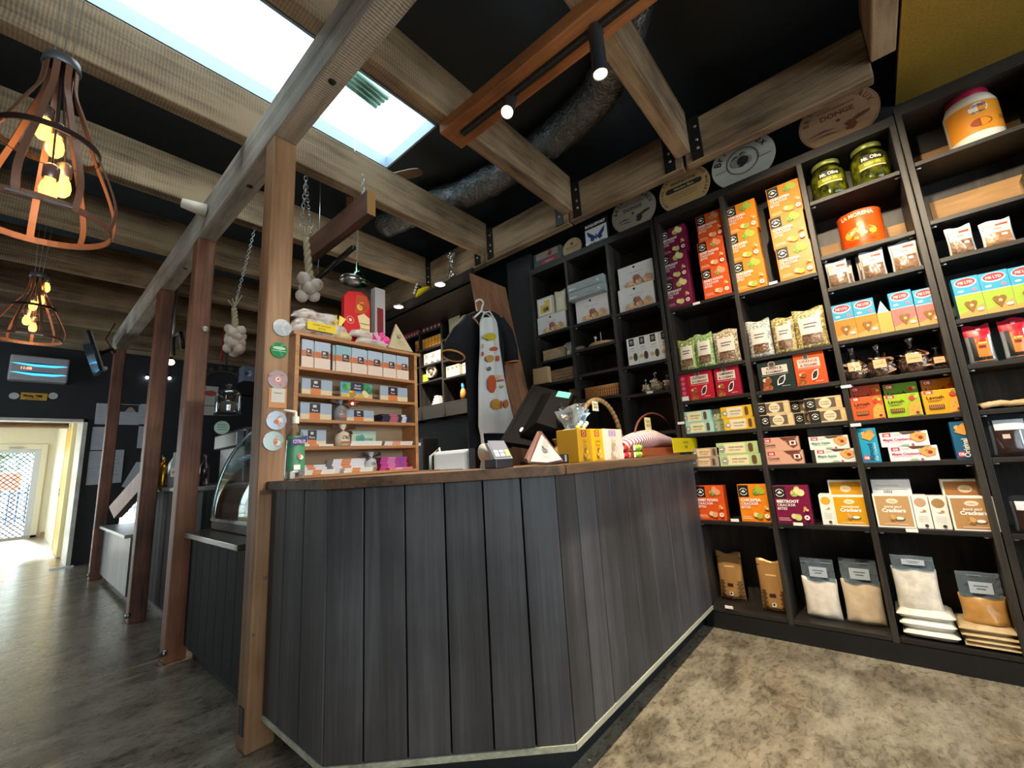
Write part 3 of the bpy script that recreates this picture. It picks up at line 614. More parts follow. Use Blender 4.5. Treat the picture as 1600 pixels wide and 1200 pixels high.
def pouch_grid(w, h, d, mats, top=.12, flare=.06, n=14, seed=1, sag=0):
    """filled stand-up pouch, flat sealed top, full bottom; mats(u, v) picks the print of the front"""
    mb = MB(); rd = random.Random(seed); N = n
    ph = [rd.random()*6 for _ in range(6)]
    def wid(v): return w*(1-.045*math.sin(PI*min(1, v*1.1))-.01*v)
    def th(u, v):
        e = math.sin(PI*min(max(u, 0), 1))**.55
        prof = (1-v/(1-top))**.55 if v < 1-top else 0
        prof = prof*(.35+.65*min(1, v/.12)) if v < .12 else prof
        wr = .09*math.sin(9*u+ph[0])*math.sin(7*v+ph[1])+.05*math.sin(17*u+5*v+ph[2])
        return d*.5*e*max(0, prof+(wr*prof*1.2 if prof else 0))+.0015
    V = []; 
    for sgn in (-1, 1):
        for j in range(N+1):
            for i in range(N+1):
                u, v = i/N, j/N; ww = wid(v)
                V.append(((w-ww)/2+ww*u, d/2+sgn*th(u, v), h*v+(.006*math.sin(7*u+ph[3]) if j == N else 0)*(h/.2)))
    F = {}
    for sgn in (0, 1):
        for j in range(N):
            for i in range(N):
                o = sgn*(N+1)**2; a = o+j*(N+1)+i; q = (a, a+1, a+N+2, a+N+1) if sgn == 0 else (a, a+N+1, a+N+2, a+1)
                m = mats((i+.5)/N, (j+.5)/N) if sgn == 0 else mats(.02, .5); F.setdefault(m.name, (m, []))[1].append(q)
    o = (N+1)**2; m0 = mats(.02, .5)
    for j in range(N):
        a = j*(N+1); F.setdefault(m0.name, (m0, []))[1].append((a, a+N+1, o+a+N+1, o+a)); a += N; F[m0.name][1].append((a, o+a, o+a+N+1, a+N+1))
    for i in range(N): F[m0.name][1].append((i, o+i, o+i+1, i+1)); a = N*(N+1)+i; F[m0.name][1].append((a, a+1, o+a+1, o+a))
    for m, fs in F.values():
        used = sorted({i for f in fs for i in f}); mp = {g: k for k, g in enumerate(used)}
        mb.add([V[g] for g in used], [[mp[i] for i in f] for f in fs], m, True)
    mb.front_y = lambda u, v: d/2-th(u, v)
    return mb
def patch(mb, w, h, u0, u1, v0, v1, m, n=5, e=.0012):
    V = []; F = []
    for j in range(n+1):
        for i in range(n+1):
            u, v = u0+(u1-u0)*i/n, v0+(v1-v0)*j/n; ww = w*(1-.045*math.sin(PI*min(1, v*1.1))-.01*v)
            V.append(((w-ww)/2+ww*u, mb.front_y(u, v)-e, h*v))
    for j in range(n):
        for i in range(n): a = j*(n+1)+i; F.append((a, a+1, a+n+2, a+n+1))
    mb.add(V, F, m, True)
def nutpouch(w, h, d, o):
    c1, c2, seed = o; B = speck('pouch_print_%s' % c1, [(.42, c1), (.5, c2), (.58, c1), (.66, '#f2ecd0')], 55, .35, .1, coat=.3)
    mb = pouch_grid(w, h, d, lambda u, v: B, seed=seed)
    patch(mb, w, h, .16, .86, .34, .78, K('#e6dcd0', .5)); patch(mb, w, h, .2, .84, .12, .36, speck('nuts', [(.4, '#4f3526'), (.55, '#7a5a44'), (.7, '#a5836a')], 60, .3, .5, coat=.6), e=.002)
    patch(mb, w, h, .3, .74, .6, .63, K('#5a544e', .5), 2, .003); patch(mb, w, h, .3, .68, .52, .55, K('#5a544e', .5), 2, .003); return mb
def creampouch(w, h, d, o):
    B = K('#e3dcb4', .4, coat=.3); mb = pouch_grid(w, h, d, lambda u, v: B, seed=4); patch(mb, w, h, .2, .8, .1, .7, K('#efe8c8', .5)); return mb
def clearbag(w, h, d, o):
    cont, seed = o
    CNT = speck('contents_'+cont, [(.35, cont), (.6, '#8a6a4c'), (.75, cont)], 70, .35, .6, coat=.5)
    TP = K('#d5d7da', .25, coat=.6)
    mb = pouch_grid(w, h, d, lambda u, v: TP if (v > .84 or u < .1 or u > .92) else CNT, seed=seed, top=.1)
    patch(mb, w, h, .1, .92, .5, .84, K('#efdcb8', .4)); patch(mb, w, h, .5, .9, .75, .83, K('#a83a30', .5), 2, .002); patch(mb, w, h, .12, .4, .77, .81, K('#c9a06a', .5), 2, .002); patch(mb, w, h, .4, .66, .62, .66, K('#7a6a50', .5), 2, .002)
    patch(mb, w, h, .62, .8, .34, .42, WT, 2, .0025); return mb
def redbag(w, h, d, o):
    R, SV, OR = K('#b3102a', .3, coat=.5), K('#c9d2d4', .2, .7), K('#ee7a2c', .35, coat=.3)
    mb = pouch_grid(w, h, d, lambda u, v: R if v > .72 else (SV if u < .14 or u > .86 or v < .08 else BK), seed=o)
    patch(mb, w, h, .34, .84, .05, .66, OR); patch(mb, w, h, .34, .84, .5, .72, K('#cf2230', .35)); patch(mb, w, h, .45, .78, .5, .54, K('#f3c95a', .4), 2, .002); patch(mb, w, h, .42, .7, .38, .46, K('#7a1a12', .4), 2, .002); patch(mb, w, h, .5, .66, .86, .92, K('#d8a0b8', .4), 2, .002); return mb
def darkbag(w, h, d, o):
    mb = pouch_grid(w, h, d, lambda u, v: K('#2a2e33', .2, coat=.6) if v > .85 else (K('#8fa6b4', .15, .6) if u < .07 or u > .93 else K('#2e1e1c', .3, coat=.6)), seed=o)
    patch(mb, w, h, .14, .96, .62, .86, K('#dfe3ea', .4)); patch(mb, w, h, .3, .5, .42, .52, K('#e9b8a8', .5), 3, .002); patch(mb, w, h, .78, .82, .05, .6, K('#9fc4dc', .15, .5), 3, .002); return mb
def coffee(w, h, d, o):
    KR = K('#c9975a', .28, .35); DK = K('#1d1512', .4)
    mb = pouch_grid(w, h, d, lambda u, v: KR, seed=o, top=.12)
    patch(mb, w, h, .0, 1, .885, .90, DK, 4); rd = random.Random(o)
    patch(mb, w, h, .05, .95, .03, .07, DK); patch(mb, w, h, .2, .8, .085, .1, DK); patch(mb, w, h, .3, .7, .7, .73, K('#e8c38a', .3), 3); 
    for s in (0.02, .72):
        for k in range(14): vv = .07+.026*k; q = .05+.035*(k % 3); uu = s+.14-q; patch(mb, w, h, max(.01, uu), min(.99, uu+2*q), vv, vv+.014, DK, 2, .0015)
    patch(mb, w, h, .36, .6, .3, .37, K('#3a2420', .4), 2, .002); patch(mb, w, h, .42, .56, .13, .2, WT, 2, .002); patch(mb, w, h, .45, .53, .15, .19, DK, 2, .003); return mb
PALE = {'#b08040': '#c39252', '#bda57c': '#cfba94', '#cbb496': '#dccbb2', '#d6d4cc': '#f0efea'}
def flour(w, h, d, o):
    """zip bag of flour: the filled body; the empty clear top is a part of its own"""
    col, fill, seed = o; CL = clear('zip_film', '#aebfcc', .8, .12, .6, milk=True)
    mb = pouch_grid(w, h*fill, d, lambda u, v: speck('powder_'+col, [(.3, col), (.7, PALE.get(col, '#efe9de'))], 25, .4, .15, coat=.35), top=.03, seed=seed)
    t = MB(); n = 8; V = []
    for j in range(4):
        for i in range(n+1):
            u = i/n; v = j/3; V.append((w*.04+w*.94*u, d/2-.004-(1-v)*.012*math.sin(PI*u)+.006*math.sin(9*u+seed), h*fill*.93+(h*(1-fill)+h*fill*.07)*v))
    F = [(j*(n+1)+i, j*(n+1)+i+1, (j+1)*(n+1)+i+1, (j+1)*(n+1)+i) for j in range(3) for i in range(n)]
    t.add(V, F, CL, True); t.add([(x, y+.006, z) for x, y, z in V], F, CL, True)
    t.tube([(w*.05, d/2-.004, h*.93), (w*.97, d/2-.004, h*.93)], .0015, K('#9fb6c6', .2), 6)
    f = front(t, w*.28, h*fill+.01, w*.5, h*(1-fill)*.5, d/2-.018); f.rect(0, 0, 1, 1, K('#b7c3d2', .4)); f.rect(.2, .6, .8, .7, K('#5a6470', .5)); f.rect(.3, .35, .7, .45, K('#5a6470', .5))
    mb.extra = [('clear_top', t)]; return mb
def pillow(w, h, d, o):
    h *= 1.18; col, seed = o; mb = MB(); M = speck('powder_'+col, [(.3, col), (.7, PALE.get(col, '#efe9de'))], 25, .25, .3, coat=.6); n = 12; rd = random.Random(seed); p = rd.random()*6; V = []; F = []
    for s in (1, -1):
        for j in range(n+1):
            for i in range(n+1):
                u, v = i/n, j/n; e = (math.sin(PI*u)*math.sin(PI*v))**.22 if 0 < i < n and 0 < j < n else 0
                V.append((w*u, d*v, h*.5+s*h*.5*e*(1+.08*math.sin(9*u+p)*math.sin(8*v+p))))
    for s in (0, 1):
        for j in range(n):
            for i in range(n): a = s*(n+1)**2+j*(n+1)+i; F.append((a, a+1, a+n+2, a+n+1) if s == 0 else (a, a+n+1, a+n+2, a+1))
    mb.add(V, F, M, True); return mb
def crackerbag(w, h, d, o):
    sweet = o >= 20
    """gathered clear bag of brown crackers; the neck and the card are parts"""
    seed = o; rd = random.Random(seed); mb = MB()
    CR = speck('rye_crackers', [(.35, '#4a2e20'), (.5, '#80543a'), (.7, '#b07c54')], 45, .4, .5)
    mb.lathe([(0, .01*h), (.42*w, .03*h), (.46*w, .3*h), (.36*w, .5*h), (.1*w, .56*h), (0, .57*h)], CR if not sweet else speck('nougat_pieces', [(.35, '#a08040'), (.55, '#e0d0a8'), (.75, '#f0e6cc')], 60, .3, .4, coat=.8), (w*.5, d*.5, 0), 14); mb.v = [Vector((p.x, d*.5+(p.y-d*.5)*min(1, d/w), p.z)) for p in mb.v]
    if sweet: CR = speck('nougat_pieces', [(.35, '#a08040'), (.55, '#e0d0a8'), (.75, '#f0e6cc')], 60, .3, .4, coat=.8)
    for k in range(26 if sweet else 16):
        a = rd.random()*6.28; c = Vector((w*(.2+.6*rd.random()), d*(.3+.4*rd.random()), h*(.12+.48*rd.random()))); L = w*.2
        u = Vector((math.cos(a), .3*math.sin(a), .5*(rd.random()-.3))).normalized()*L; v = Vector((-.2, 1, .2)).normalized()*d*.25
        mb.prism([c-u-v, c+u-v, c+u+v, c-u+v], (0, .002, .008), CR)
    bag = MB(); prof = [(.30, 0), (.49, .05), (.52, .3), (.42, .52), (.18, .68), (.06, .76), (.05, .8), (.16, .97), (.13, 1.0)]
    n = 20; V = []; F = []
    for i, (r, z) in enumerate(prof):
        for j in range(n):
            a = 2*PI*j/n; k = 1+.08*math.sin(5*a+seed+i)
            V.append((w*.5+r*w*k*math.cos(a), d*.5+r*d*k*math.sin(a)*.95, z*h))
    for i in range(len(prof)-1):
        for j in range(n): F.append((i*n+j, i*n+(j+1) % n, (i+1)*n+(j+1) % n, (i+1)*n+j))
    bag.add(V, F, clear('cellophane', '#e6e0da', .72, .1, .8), True)
    cd = MB(); f = Face(cd, (w*.28, -d*.03, h*.28), (1, .06, 0), (0, .25, 1), w*.44, h*.26); f.rect(0, 0, 1, 1, K('#c89a66', .5)); f.text('crackers', .5, .4, .2, K('#6a4526', .5), 'C', .7)
    cd2 = [(Vector(p)+Vector((0, .001, 0))) for p in cd.v[:4]]; cd.add(cd2, [(3, 2, 1, 0)], K('#c89a66', .5))
    mb.extra = [('film', bag), ('card', cd)]; return mb
def paperbag(w, h, d, o):
    mb = MB(); mb.prism([(0, 0, 0), (w, 0, 0), (w*.98, .0, h), (w*.5, -.004, h*.97), (0.02*w, 0, h)], (0, d, 0), K(o, .7, bump=.3, bscale=30)); return mb
def place(fn, o, BL, BR, TL, z, label, cat, name, group=None, xf=2.87, d=.08, dz=0):
    """BL, BR, TL: bottom left, bottom right, top left of the front as seen in the photo; measured on the plane x = xf"""
    p, q, t = at(*BL, 'X', xf), at(*BR, 'X', xf), at(*TL, 'X', xf)
    w = p.y-q.y; h = t.z-p.z; z = p.z if z is None else z
    mb = fn(w, h, d, o); ex = getattr(mb, 'extra', None)
    ob = mb.build(name, loc=(xf, p.y, z+.0005), rz=-PI/2, label=label, cat=cat, group=group)
    ob['local'] = 1
    for nm, m2 in (ex or []): m2.build(nm, parent=ob)
    return ob, w, h
def again(src, dx=0, dy=0, dz=0, label=None):
    c = copy_tree(src, loc=src.location+Vector((dx, dy, dz)), label=label); return c
R = {'R1': (820, 340, 6.6667), 'R2': (820, 500, 6.6667), 'R3': (1020, 280, 6.6667), 'R4': (1020, 440, 6.6667), 'R5': (1240, 200, 6.6667), 'R6': (1260, 340, 6.6667), 'R7': (1240, 480, 6.6667), 'R8': (1400, 240, 8),
     'Q1': (1440, 400, 10), 'Q2': (1040, 580, 8), 'Q3': (1200, 580, 8), 'Q4': (1380, 560, 7.2727), 'Q5': (1080, 720, 6.6667), 'Q6': (1340, 720, 6.1538), 'Q7': (1090, 840, 6.6667), 'Q8': (1340, 840, 6.1538), 'W3': (1440, 480, 10), 'W4': (1440, 600, 10), 'Z4': (1200, 600, 4), 'Z3': (1200, 300, 4), 'A': (0, 0, 1)}
def px(r, x, y): a, b, s = R[r]; return (a+x/s, b+y/s)

# ------------------------------------------------------------------ goods on the shelves
# col 1-3 (left unit)
P = px
bx, w_, h_ = place(truffle, 0, P('R1', 140, 1200), P('R1', 435, 1140), P('R1', 125, 1025), 2.118, 'small white carton with pebble-like biscuits, left end of the top row, under a framed card', 'box', 'cracker_carton', 'white cartons with biscuit pictures')
place(framed, 0, P('R1', 135, 1003), P('R1', 300, 970), P('R1', 115, 815), bx.location.z+h_+.001, 'small framed card with food picture standing on the leftmost white carton', 'card', 'framed_card', d=.03)
place(creampouch, 0, P('R1', 310, 960), P('R1', 430, 940), P('R1', 290, 745), bx.location.z+h_+.001, 'cream pouch beside the framed card on the leftmost white carton', 'pouch', 'cream_pouch', d=.04)
bx, w_, h_ = place(truffle, 0, P('R1', 545, 1105), P('R1', 880, 1000), P('R1', 530, 875), 2.118, 'white carton with biscuit picture under the two long grey boxes', 'box', 'cracker_carton', 'white cartons with biscuit pictures')
g1, w2, h2 = place(slate, 0, P('R1', 460, 880), P('R1', 835, 765), P('R1', 450, 797), bx.location.z+h_+.001, 'long grey carton, lower of the two on the white carton', 'box', 'grey_carton', 'long grey cartons', xf=2.82, d=.16)
again(g1, dz=h2+.001, dy=.004, label='long grey carton, upper of the two, topmost of its stack')
bx, w_, h_ = place(truffle, 0, P('R1', 990, 970), P('R1', 1360, 860), P('R1', 965, 740), 2.107, 'white carton with biscuit picture, lower of the pair left of the purple boxes', 'box', 'cracker_carton', 'white cartons with biscuit pictures', d=.12)
again(bx, dz=h_+.001, dx=.02, dy=-.008, label='white carton with biscuit picture, upper of the pair left of the purple boxes')
b1, w_, h_ = place(wedgebox, 0, P('R2', 1085, 470), P('R2', 1190, 445), P('R2', 1055, 195), 1.694, 'narrow white wafer box with black logo, first from the left in its row of four', 'box', 'wafer_box', 'narrow white wafer boxes in a row', d=.05)
for k, s in enumerate(('second', 'third', 'fourth')): again(b1, dy=-(w_+.002)*(k+1), dx=.002*k, label='narrow white wafer box with black logo, %s from the left in its row of four' % s)
# small bags of nougat
for k, (a, b2, c) in enumerate((((1210, 745), (1300, 745), (1230, 620)), ((1290, 740), (1430, 730), (1300, 560)), ((1430, 725), (1540, 700), (1450, 590)))):
    GB = place(crackerbag, 20+k, P('R2', *a), P('R2', *b2), (P('R2', *a)[0], P('R2', *c)[1]-4), 1.4805, 'small clear bag of sweets with gold label, %s of three under the white wafer boxes' % ('left', 'middle', 'right')[k], 'bag', 'sweet_bag', 'clear sweet bags', d=.06, xf=2.9)
# kraft bags and boards in the first column
def flat(ax0, ay0, az, w, d, h, m, name, label, cat, group=None, b=.002):
    mb = MB(); mb.box(ax0, ay0, az, ax0+w, ay0+d, az+h, m, b); return mb.build(name, label=label, cat=cat, group=group)
p, q, t = at(*P('R2', 185, 395), 'X', 2.87), at(*P('R2', 400, 350), 'X', 2.87), at(*P('R2', 175, 285), 'X', 2.87)
flat(2.88, q.y, 1.881, .12, p.y-q.y, t.z-p.z, speck('marbled_card', [(.3, '#8d7556'), (.7, '#b59a78')], 30, .5), 'cardboard_box', 'low brown cardboard box beside the fan of white spoons', 'box')
e = empty('spoon_pot', (2.93, at(*P('R2', 450, 330), 'X', 2.9).y, 1.881), 'pot of splayed white plastic spoons at the left shelving', 'pot of spoons')
mb = MB(); c0 = e.location; mb.lathe([(.0, 0), (.022, 0), (.026, .05), (.024, .05), (.02, .004)], WT, tuple(c0), 16); mb.build('pot', parent=e)
for k in range(7):
    a = -.6+k*.2; mb = MB(); b0 = c0+Vector((.003*(k % 3), 0, .02)); d0 = Vector((0.05, -math.sin(a-.35), math.cos(a-.35))).normalized(); mb.tube([b0, b0+d0*.11], [.004, .008], K('#dcdcd8', .4), 6); mb.build('spoon', parent=e)
p, q, t = at(*P('R2', 90, 655), 'X', 2.8), at(*P('R2', 245, 640), 'X', 2.8), at(*P('R2', 80, 490), 'X', 2.8)
place(paperbag, '#b79a72', P('R2', 90, 652), P('R2', 245, 640), P('R2', 80, 490), 1.6855, 'brown paper bag sticking out at the left end of the shelving, above the till', 'bag', 'paper_bag', xf=2.82, d=.05)
for k in range(4):
    p, q = at(*P('R2', 255, 640), 'X', 2.87), at(*P('R2', 515, 580), 'X', 2.87)
    flat(2.87, q.y, 1.6855+k*.026, .2, p.y-q.y-.004*k, .024, LW, 'wooden_board', 'flat brown wooden board, %s in the stack beside the paper bag' % ('lowest', 'second', 'third', 'topmost')[k], 'board', 'stacked wooden boards')
place(paperbag, '#a9774c', P('R2', 470, 850), P('R2', 545, 850), P('R2', 455, 700), 1.4905, 'reddish brown paper bag behind the cellophane, beside the wicker tray', 'bag', 'paper_bag', xf=2.92, d=.05)
# second column: round board with pickers, shelf edge, wicker tray
e = empty('cheese_board', (2.97, at(*P('R2', 790, 210), 'X', 2.9).y, 1.907), 'round wooden cheese board on the shelf beside the white spoons', 'board')
mb = MB(); RW = wood('round_board', [(.3, '#a87c50'), (.7, '#caa074')], 'Y', .06, 12, .5, .1); mb.lathe([(0, 0), (.125, 0), (.135, .01), (.13, .022), (0, .022)], RW, tuple(e.location), 32); mb.build('board', parent=e)
mb = MB(); x, y, z = e.location; mb.tube([(x-.06, y, z+.02), (x-.06, y, z+.11)], .003, WT, 6); mb.tube([(x-.06, y+.05, z+.02), (x-.06, y+.05, z+.07)], .004, WT, 6); mb.sphere((x-.06, y+.05, z+.075), .012, WT); mb.build('pick', parent=e)
for k in range(3):
    c = at(*P('R2', 560, 235-14*k), 'X', 2.9)
    mb = MB(); mb.prism([(2.87, c.y+.06, 1.908+.012*k), (2.87, c.y-.05, 1.908+.012*k), (3.0, c.y-.03, 1.909+.012*k), (3.0, c.y+.06, 1.909+.012*k)], (0, 0, .004), K(('#b98a68', '#c9c9bd', '#8f9188')[k], .5)); mb.build('leaflet', label='flat leaflet left of the round cheese board, %s of three' % ('lowest', 'middle', 'top')[k], cat='leaflet', group='leaflets beside the cheese board')
def wicker(name, y0, y1, z, h, x0, x1, label, m1='#dd9a55'):
    e = empty(name, ((x0+x1)/2, (y0+y1)/2, z), label, 'basket')
    M = K(m1, .5); mb = MB(); n = 7
    for k in range(n):
        zz = z+.006+h*.86*k/(n-1)
        ww = .0018*(k % 2)
        mb.tube([(x0-ww, y0+ww, zz), (x1+ww, y0+ww, zz), (x1+ww, y1-ww, zz), (x0-ww, y1-ww, zz)], .0048, M, 6, closed=True)
    for t in range(15):
        u = t/15
        for (xa, ya) in ((x0, y1+(y0-y1)*u), (x1, y1+(y0-y1)*u)): mb.tube([(xa, ya, z), (xa, ya, z+h*.93)], .0062, K('#8a5426', .5), 5)
    mb.box(x0, y1, z, x1, y0, z+.005, M); mb.build('weave', parent=e)
    mb = MB(); mb.tube([(x0, y0, z+h*.95), (x1, y0, z+h*.95), (x1, y1, z+h*.95), (x0, y1, z+h*.95)], .008, K('#d79a58', .5), 8, closed=True); mb.build('rim', parent=e)
    return e
p, q, t = at(*P('R2', 630, 835), 'X', 2.88), at(*P('R2', 1000, 790), 'X', 2.88), at(*P('R2', 620, 745), 'X', 2.88)
wicker('wicker_tray', p.y-.01, q.y+.01, 1.501, .085, 2.88, 3.06, 'low orange wicker tray on the shelf above the round-handled basket')
# col 4: cracker bites
def bitestack(kind, BL, BR, TL, z, labs, n=3, xf=2.87, step=.022):
    o, w, h = place(bites, kind, BL, BR, TL, z, labs[0], 'box', 'cracker_box', 'cracker bites boxes', xf=xf, d=.075)
    for k in range(1, n): again(o, dx=step*k+(.008 if k == 2 else 0), dz=(h+.0008)*k, dy=.006 if k == 1 else -.003, label=labs[k])
    return o
for kind, nm, BL, BR, TL, z in (('beet', 'purple beetroot cracker box', P('R4', 145, 292), P('R4', 420, 232), P('R3', 120, 1070), 2.03),
                       ('sweet', 'dark orange sweet potato cracker box', P('R4', 545, 188), P('R4', 828, 128), P('R3', 492, 955), 2.03),
                       ('chick', 'orange chickpea cracker box, left stack', P('R4', 865, 103), P('R3', 1195, 1078), P('R3', 812, 858), 2.012),
                       ('chick', 'orange chickpea cracker box, right stack', P('R3', 1328, 1040), P('A', 1276, 426), P('R3', 1262, 702), 2.012)):
    bitestack(kind, BL, BR, TL, z, ['%s, %s of three stacked on the upper shelf' % (nm, s) for s in ('bottom', 'middle', 'top')])
bitestack('sweet', P('Q5', 80, 610), P('Q5', 375, 612), P('Q5', 55, 260), .6225, ['dark orange sweet potato cracker box alone on the lower shelf'], 1)
bitestack('chick', P('Q5', 532, 634), P('Q5', 853, 636), P('Q5', 472, 252), .6225, ['orange chickpea cracker box alone on the lower shelf, left of an upright'], 1)
bitestack('beet', P('Q5', 905, 640), P('Q5', 1275, 640), P('Q5', 850, 255), .6225, ['purple beetroot cracker box alone on the lower shelf'], 1)
# nut pouches
NP = 'printed nut pouches'
for (c1, c2, seed), BL, BR, TL, lab in ((('#a9b86a', '#5f7f2c', 1), P('R4', 275, 925), P('R4', 455, 890), P('R4', 230, 605), 'green leaf-printed nut pouch, leftmost of three'),
        (('#9fbf7c', '#4f8f3c', 2), P('R4', 452, 888), P('R4', 648, 853), P('R4', 390, 545), 'green leaf-printed nut pouch with white label, in the middle of three'),
        (('#d8c9a8', '#5a4630', 3), P('R4', 650, 860), P('R4', 918, 820), P('R4', 605, 515), 'tan pouch with brown specks, right of the green pouches'),
        (('#e4e2d8', '#5f6a72', 4), P('R4', 1010, 792), P('R4', 1268, 755), P('R4', 937, 415), 'white pouch with grey specks, left of the yellow pouches'),
        (('#dcc27a', '#4a4024', 5), P('R4', 1275, 750), P('R4', 1515, 710), P('R4', 1205, 385), 'yellow flower-printed pouch next to the white speckled pouch'),
        (('#e0c884', '#554a2a', 6), P('R7', 40, 440), P('R7', 385, 385), P('A', 1232, 486), 'yellow flower-printed pouch, rightmost beside the upright')):
    place(nutpouch, (c1, c2, seed), BL, BR, TL, 1.5855, lab, 'pouch', 'nut_pouch', NP, d=.06)
# vincotto-style boxes
place(spicebox, 0, (1064, 628.5), (1078.5, 627), (1061, 585), 1.3805, 'narrow red box side with pink dots, leftmost on its shelf', 'box', 'spice_box', d=.11)
VB = 'seed cracker boxes with a leaf mark'
place(vin, ('#c41a30', 'CRANBERRY', '& CURRANT'), (1079, 627.5), (1117.5, 622.5), (1074.5, 582.5), 1.3805, 'red box with cream title panel, left of the two red ones', 'box', 'seed_cracker_box', VB, d=.05)
place(vin, ('#ae1a34', 'TAMARIND', '& CHERRY'), (1121, 622), (1160, 616), (1115, 576), 1.3805, 'dark red box with cream title panel, right of the two red ones', 'box', 'seed_cracker_box', VB, d=.05)
place(plainbox, '#4a1620', (1184, 612), (1193, 611), (1178, 575), 1.3805, 'dark maroon box half hidden behind the dark green box', 'box', 'maroon_box', xf=2.93, d=.07)
place(vin, ('#20302c', 'RAISIN &', 'ROSEMARY'), (1189, 611.5), (1245, 604), (1195-6, 567), 1.3805, 'dark green box with cream title panel, beside the orange one', 'box', 'seed_cracker_box', VB, d=.05)
place(vin, ('#ee5a22', 'ORANGE', '& SESAME'), (1246.5, 604), (1295.5, 599), (1240, 555), 1.3805, 'orange box with cream title panel, beside the dark green one', 'box', 'seed_cracker_box', VB, d=.05)
# long wafer boxes
def pair(fn, o, BL, BR, TL, z, lo, hi, cat, name, group, xf=2.87, d=.05, dx=0, dy=0):
    a, w, h = place(fn, o, BL, BR, TL, z, lo, cat, name, group, xf, d); again(a, dz=h+.0008, dx=dx, dy=dy, label=hi); return a
LG = 'long wafer cartons'
pair(wafer, ('#a9d8cc', '#efe6b4'), P('Q2', 250, 790), P('Q2', 608, 762), P('Q2', 235, 655), 1.1655, 'mint and cream long wafer box, lower of its pair', 'mint and cream long wafer box, upper of its pair', 'box', 'long_wafer_box', LG, dy=.01)
pair(wafer, ('#e8b92c', '#efe0c0'), P('Q2', 745, 750), P('Q2', 1140, 715), P('Q2', 728, 605), 1.1655, 'yellow long wafer box, lower of its pair', 'yellow long wafer box, upper of its pair', 'box', 'long_wafer_box', LG, dy=.01)
pair(wafer, ('#b9cba0', '#dfe2b4'), P('Q2', 610, 758), P('Q2', 900, 735), P('Q2', 595, 618), 1.1655, 'pale green long wafer box half hidden behind the yellow pair, lower', 'pale green long wafer box half hidden behind the yellow pair, upper', 'box', 'long_wafer_box', LG, xf=2.93)
pair(wafer, ('#a9988c', '#eecb9c'), P('Q2', 325, 1196), P('Q2', 672, 1185), P('Q2', 310, 1080), .9485, 'peach and grey long wafer box beside the price card, lower', 'peach and grey long wafer box beside the price card, upper', 'box', 'long_wafer_box', LG, dy=-.01)
pair(wafer, ('#b8d092', '#efe0b4'), P('Q2', 690, 1196), P('Q2', 1216, 1170), P('Q2', 670, 1052), .9485, 'light green long wafer box, lower of its pair', 'light green long wafer box, upper of its pair', 'box', 'long_wafer_box', LG, dy=.01)
GG = 'kraft gourmet wafer cartons'
pair(gourmet, 0, P('Q2', 1195, 710), P('Q3', 332, 675), P('Q2', 1168, 560), 1.1655, 'kraft wafer box with round label, left pair, lower', 'kraft wafer box with round label, left pair, upper', 'box', 'gourmet_wafer_box', GG, dy=.01)
pair(gourmet, 0, P('Q3', 535, 660), P('Q3', 1005, 612), P('Q3', 508, 505), 1.1655, 'kraft wafer box with round label, front pair at right, lower', 'kraft wafer box with round label, front pair at right, upper', 'box', 'gourmet_wafer_box', GG, dy=.012)
pair(gourmet, 0, P('Q3', 345, 680), P('Q3', 760, 640), P('Q3', 320, 530), 1.1655, 'kraft wafer box half hidden behind the front pair, lower', 'kraft wafer box half hidden behind the front pair, upper', 'box', 'gourmet_wafer_box', GG, xf=2.925, dy=.01)
OG = 'oat cracker cartons'
pair(cocoa, 0, (1199, 727), (1257.5, 725), (1195, 706.5), .9485, 'salmon cocoa oat cracker carton, lower of its pair', 'salmon cocoa oat cracker carton, upper of its pair', 'box', 'oat_cracker_box', OG, dy=.01)
pair(oatbox, ('#e9ebe4', '#5f9a84', 'Maple Apple', 'Smoked Oat Crackers'), P('Q3', 610, 1150), P('Q3', 1118, 1136), P('Q3', 580, 988), .9485, 'white carton with green Maple Apple lettering, lower of its pair', 'white carton with green Maple Apple lettering, upper of its pair', 'box', 'oat_cracker_box', OG, dy=.018)
place(plainbox, '#5a5d60', P('Q3', 560, 1140), P('Q3', 1010, 1120), P('Q3', 515, 720), .9485, 'grey carton standing behind the Maple Apple pair', 'box', 'grey_box', xf=2.96, d=.05)
place(tallblue, ('#28a0c8', 'Almond', 'Oat Crackers'), P('Q3', 1190, 1135), P('Q3', 1425, 1125), P('Q3', 1112, 712), .9425, 'sky blue upright almond cracker carton at the left end of its shelf', 'box', 'oat_cracker_box', OG, d=.05)
pair(oatbox, ('#f2eff2', '#c23a7a', 'Maple Cranberry', 'Smoked Oat Crackers'), P('Q4', 85, 1165), P('Q4', 648, 1146), P('Q4', 50, 1002), .9425, 'white carton with pink Maple Cranberry lettering, lower of its pair', 'white carton with pink Maple Cranberry lettering, upper of its pair', 'box', 'oat_cracker_box', OG, dy=.022)
place(tallblue, ('#1f6288', 'Original', 'Oat Crackers'), P('Q4', 845, 1150), P('Q4', 1092, 1145), P('Q4', 757, 722), .9425, 'dark blue upright cracker carton at the right end of its shelf', 'box', 'oat_cracker_box', OG, d=.05)
LV = 'lavosh cartons'
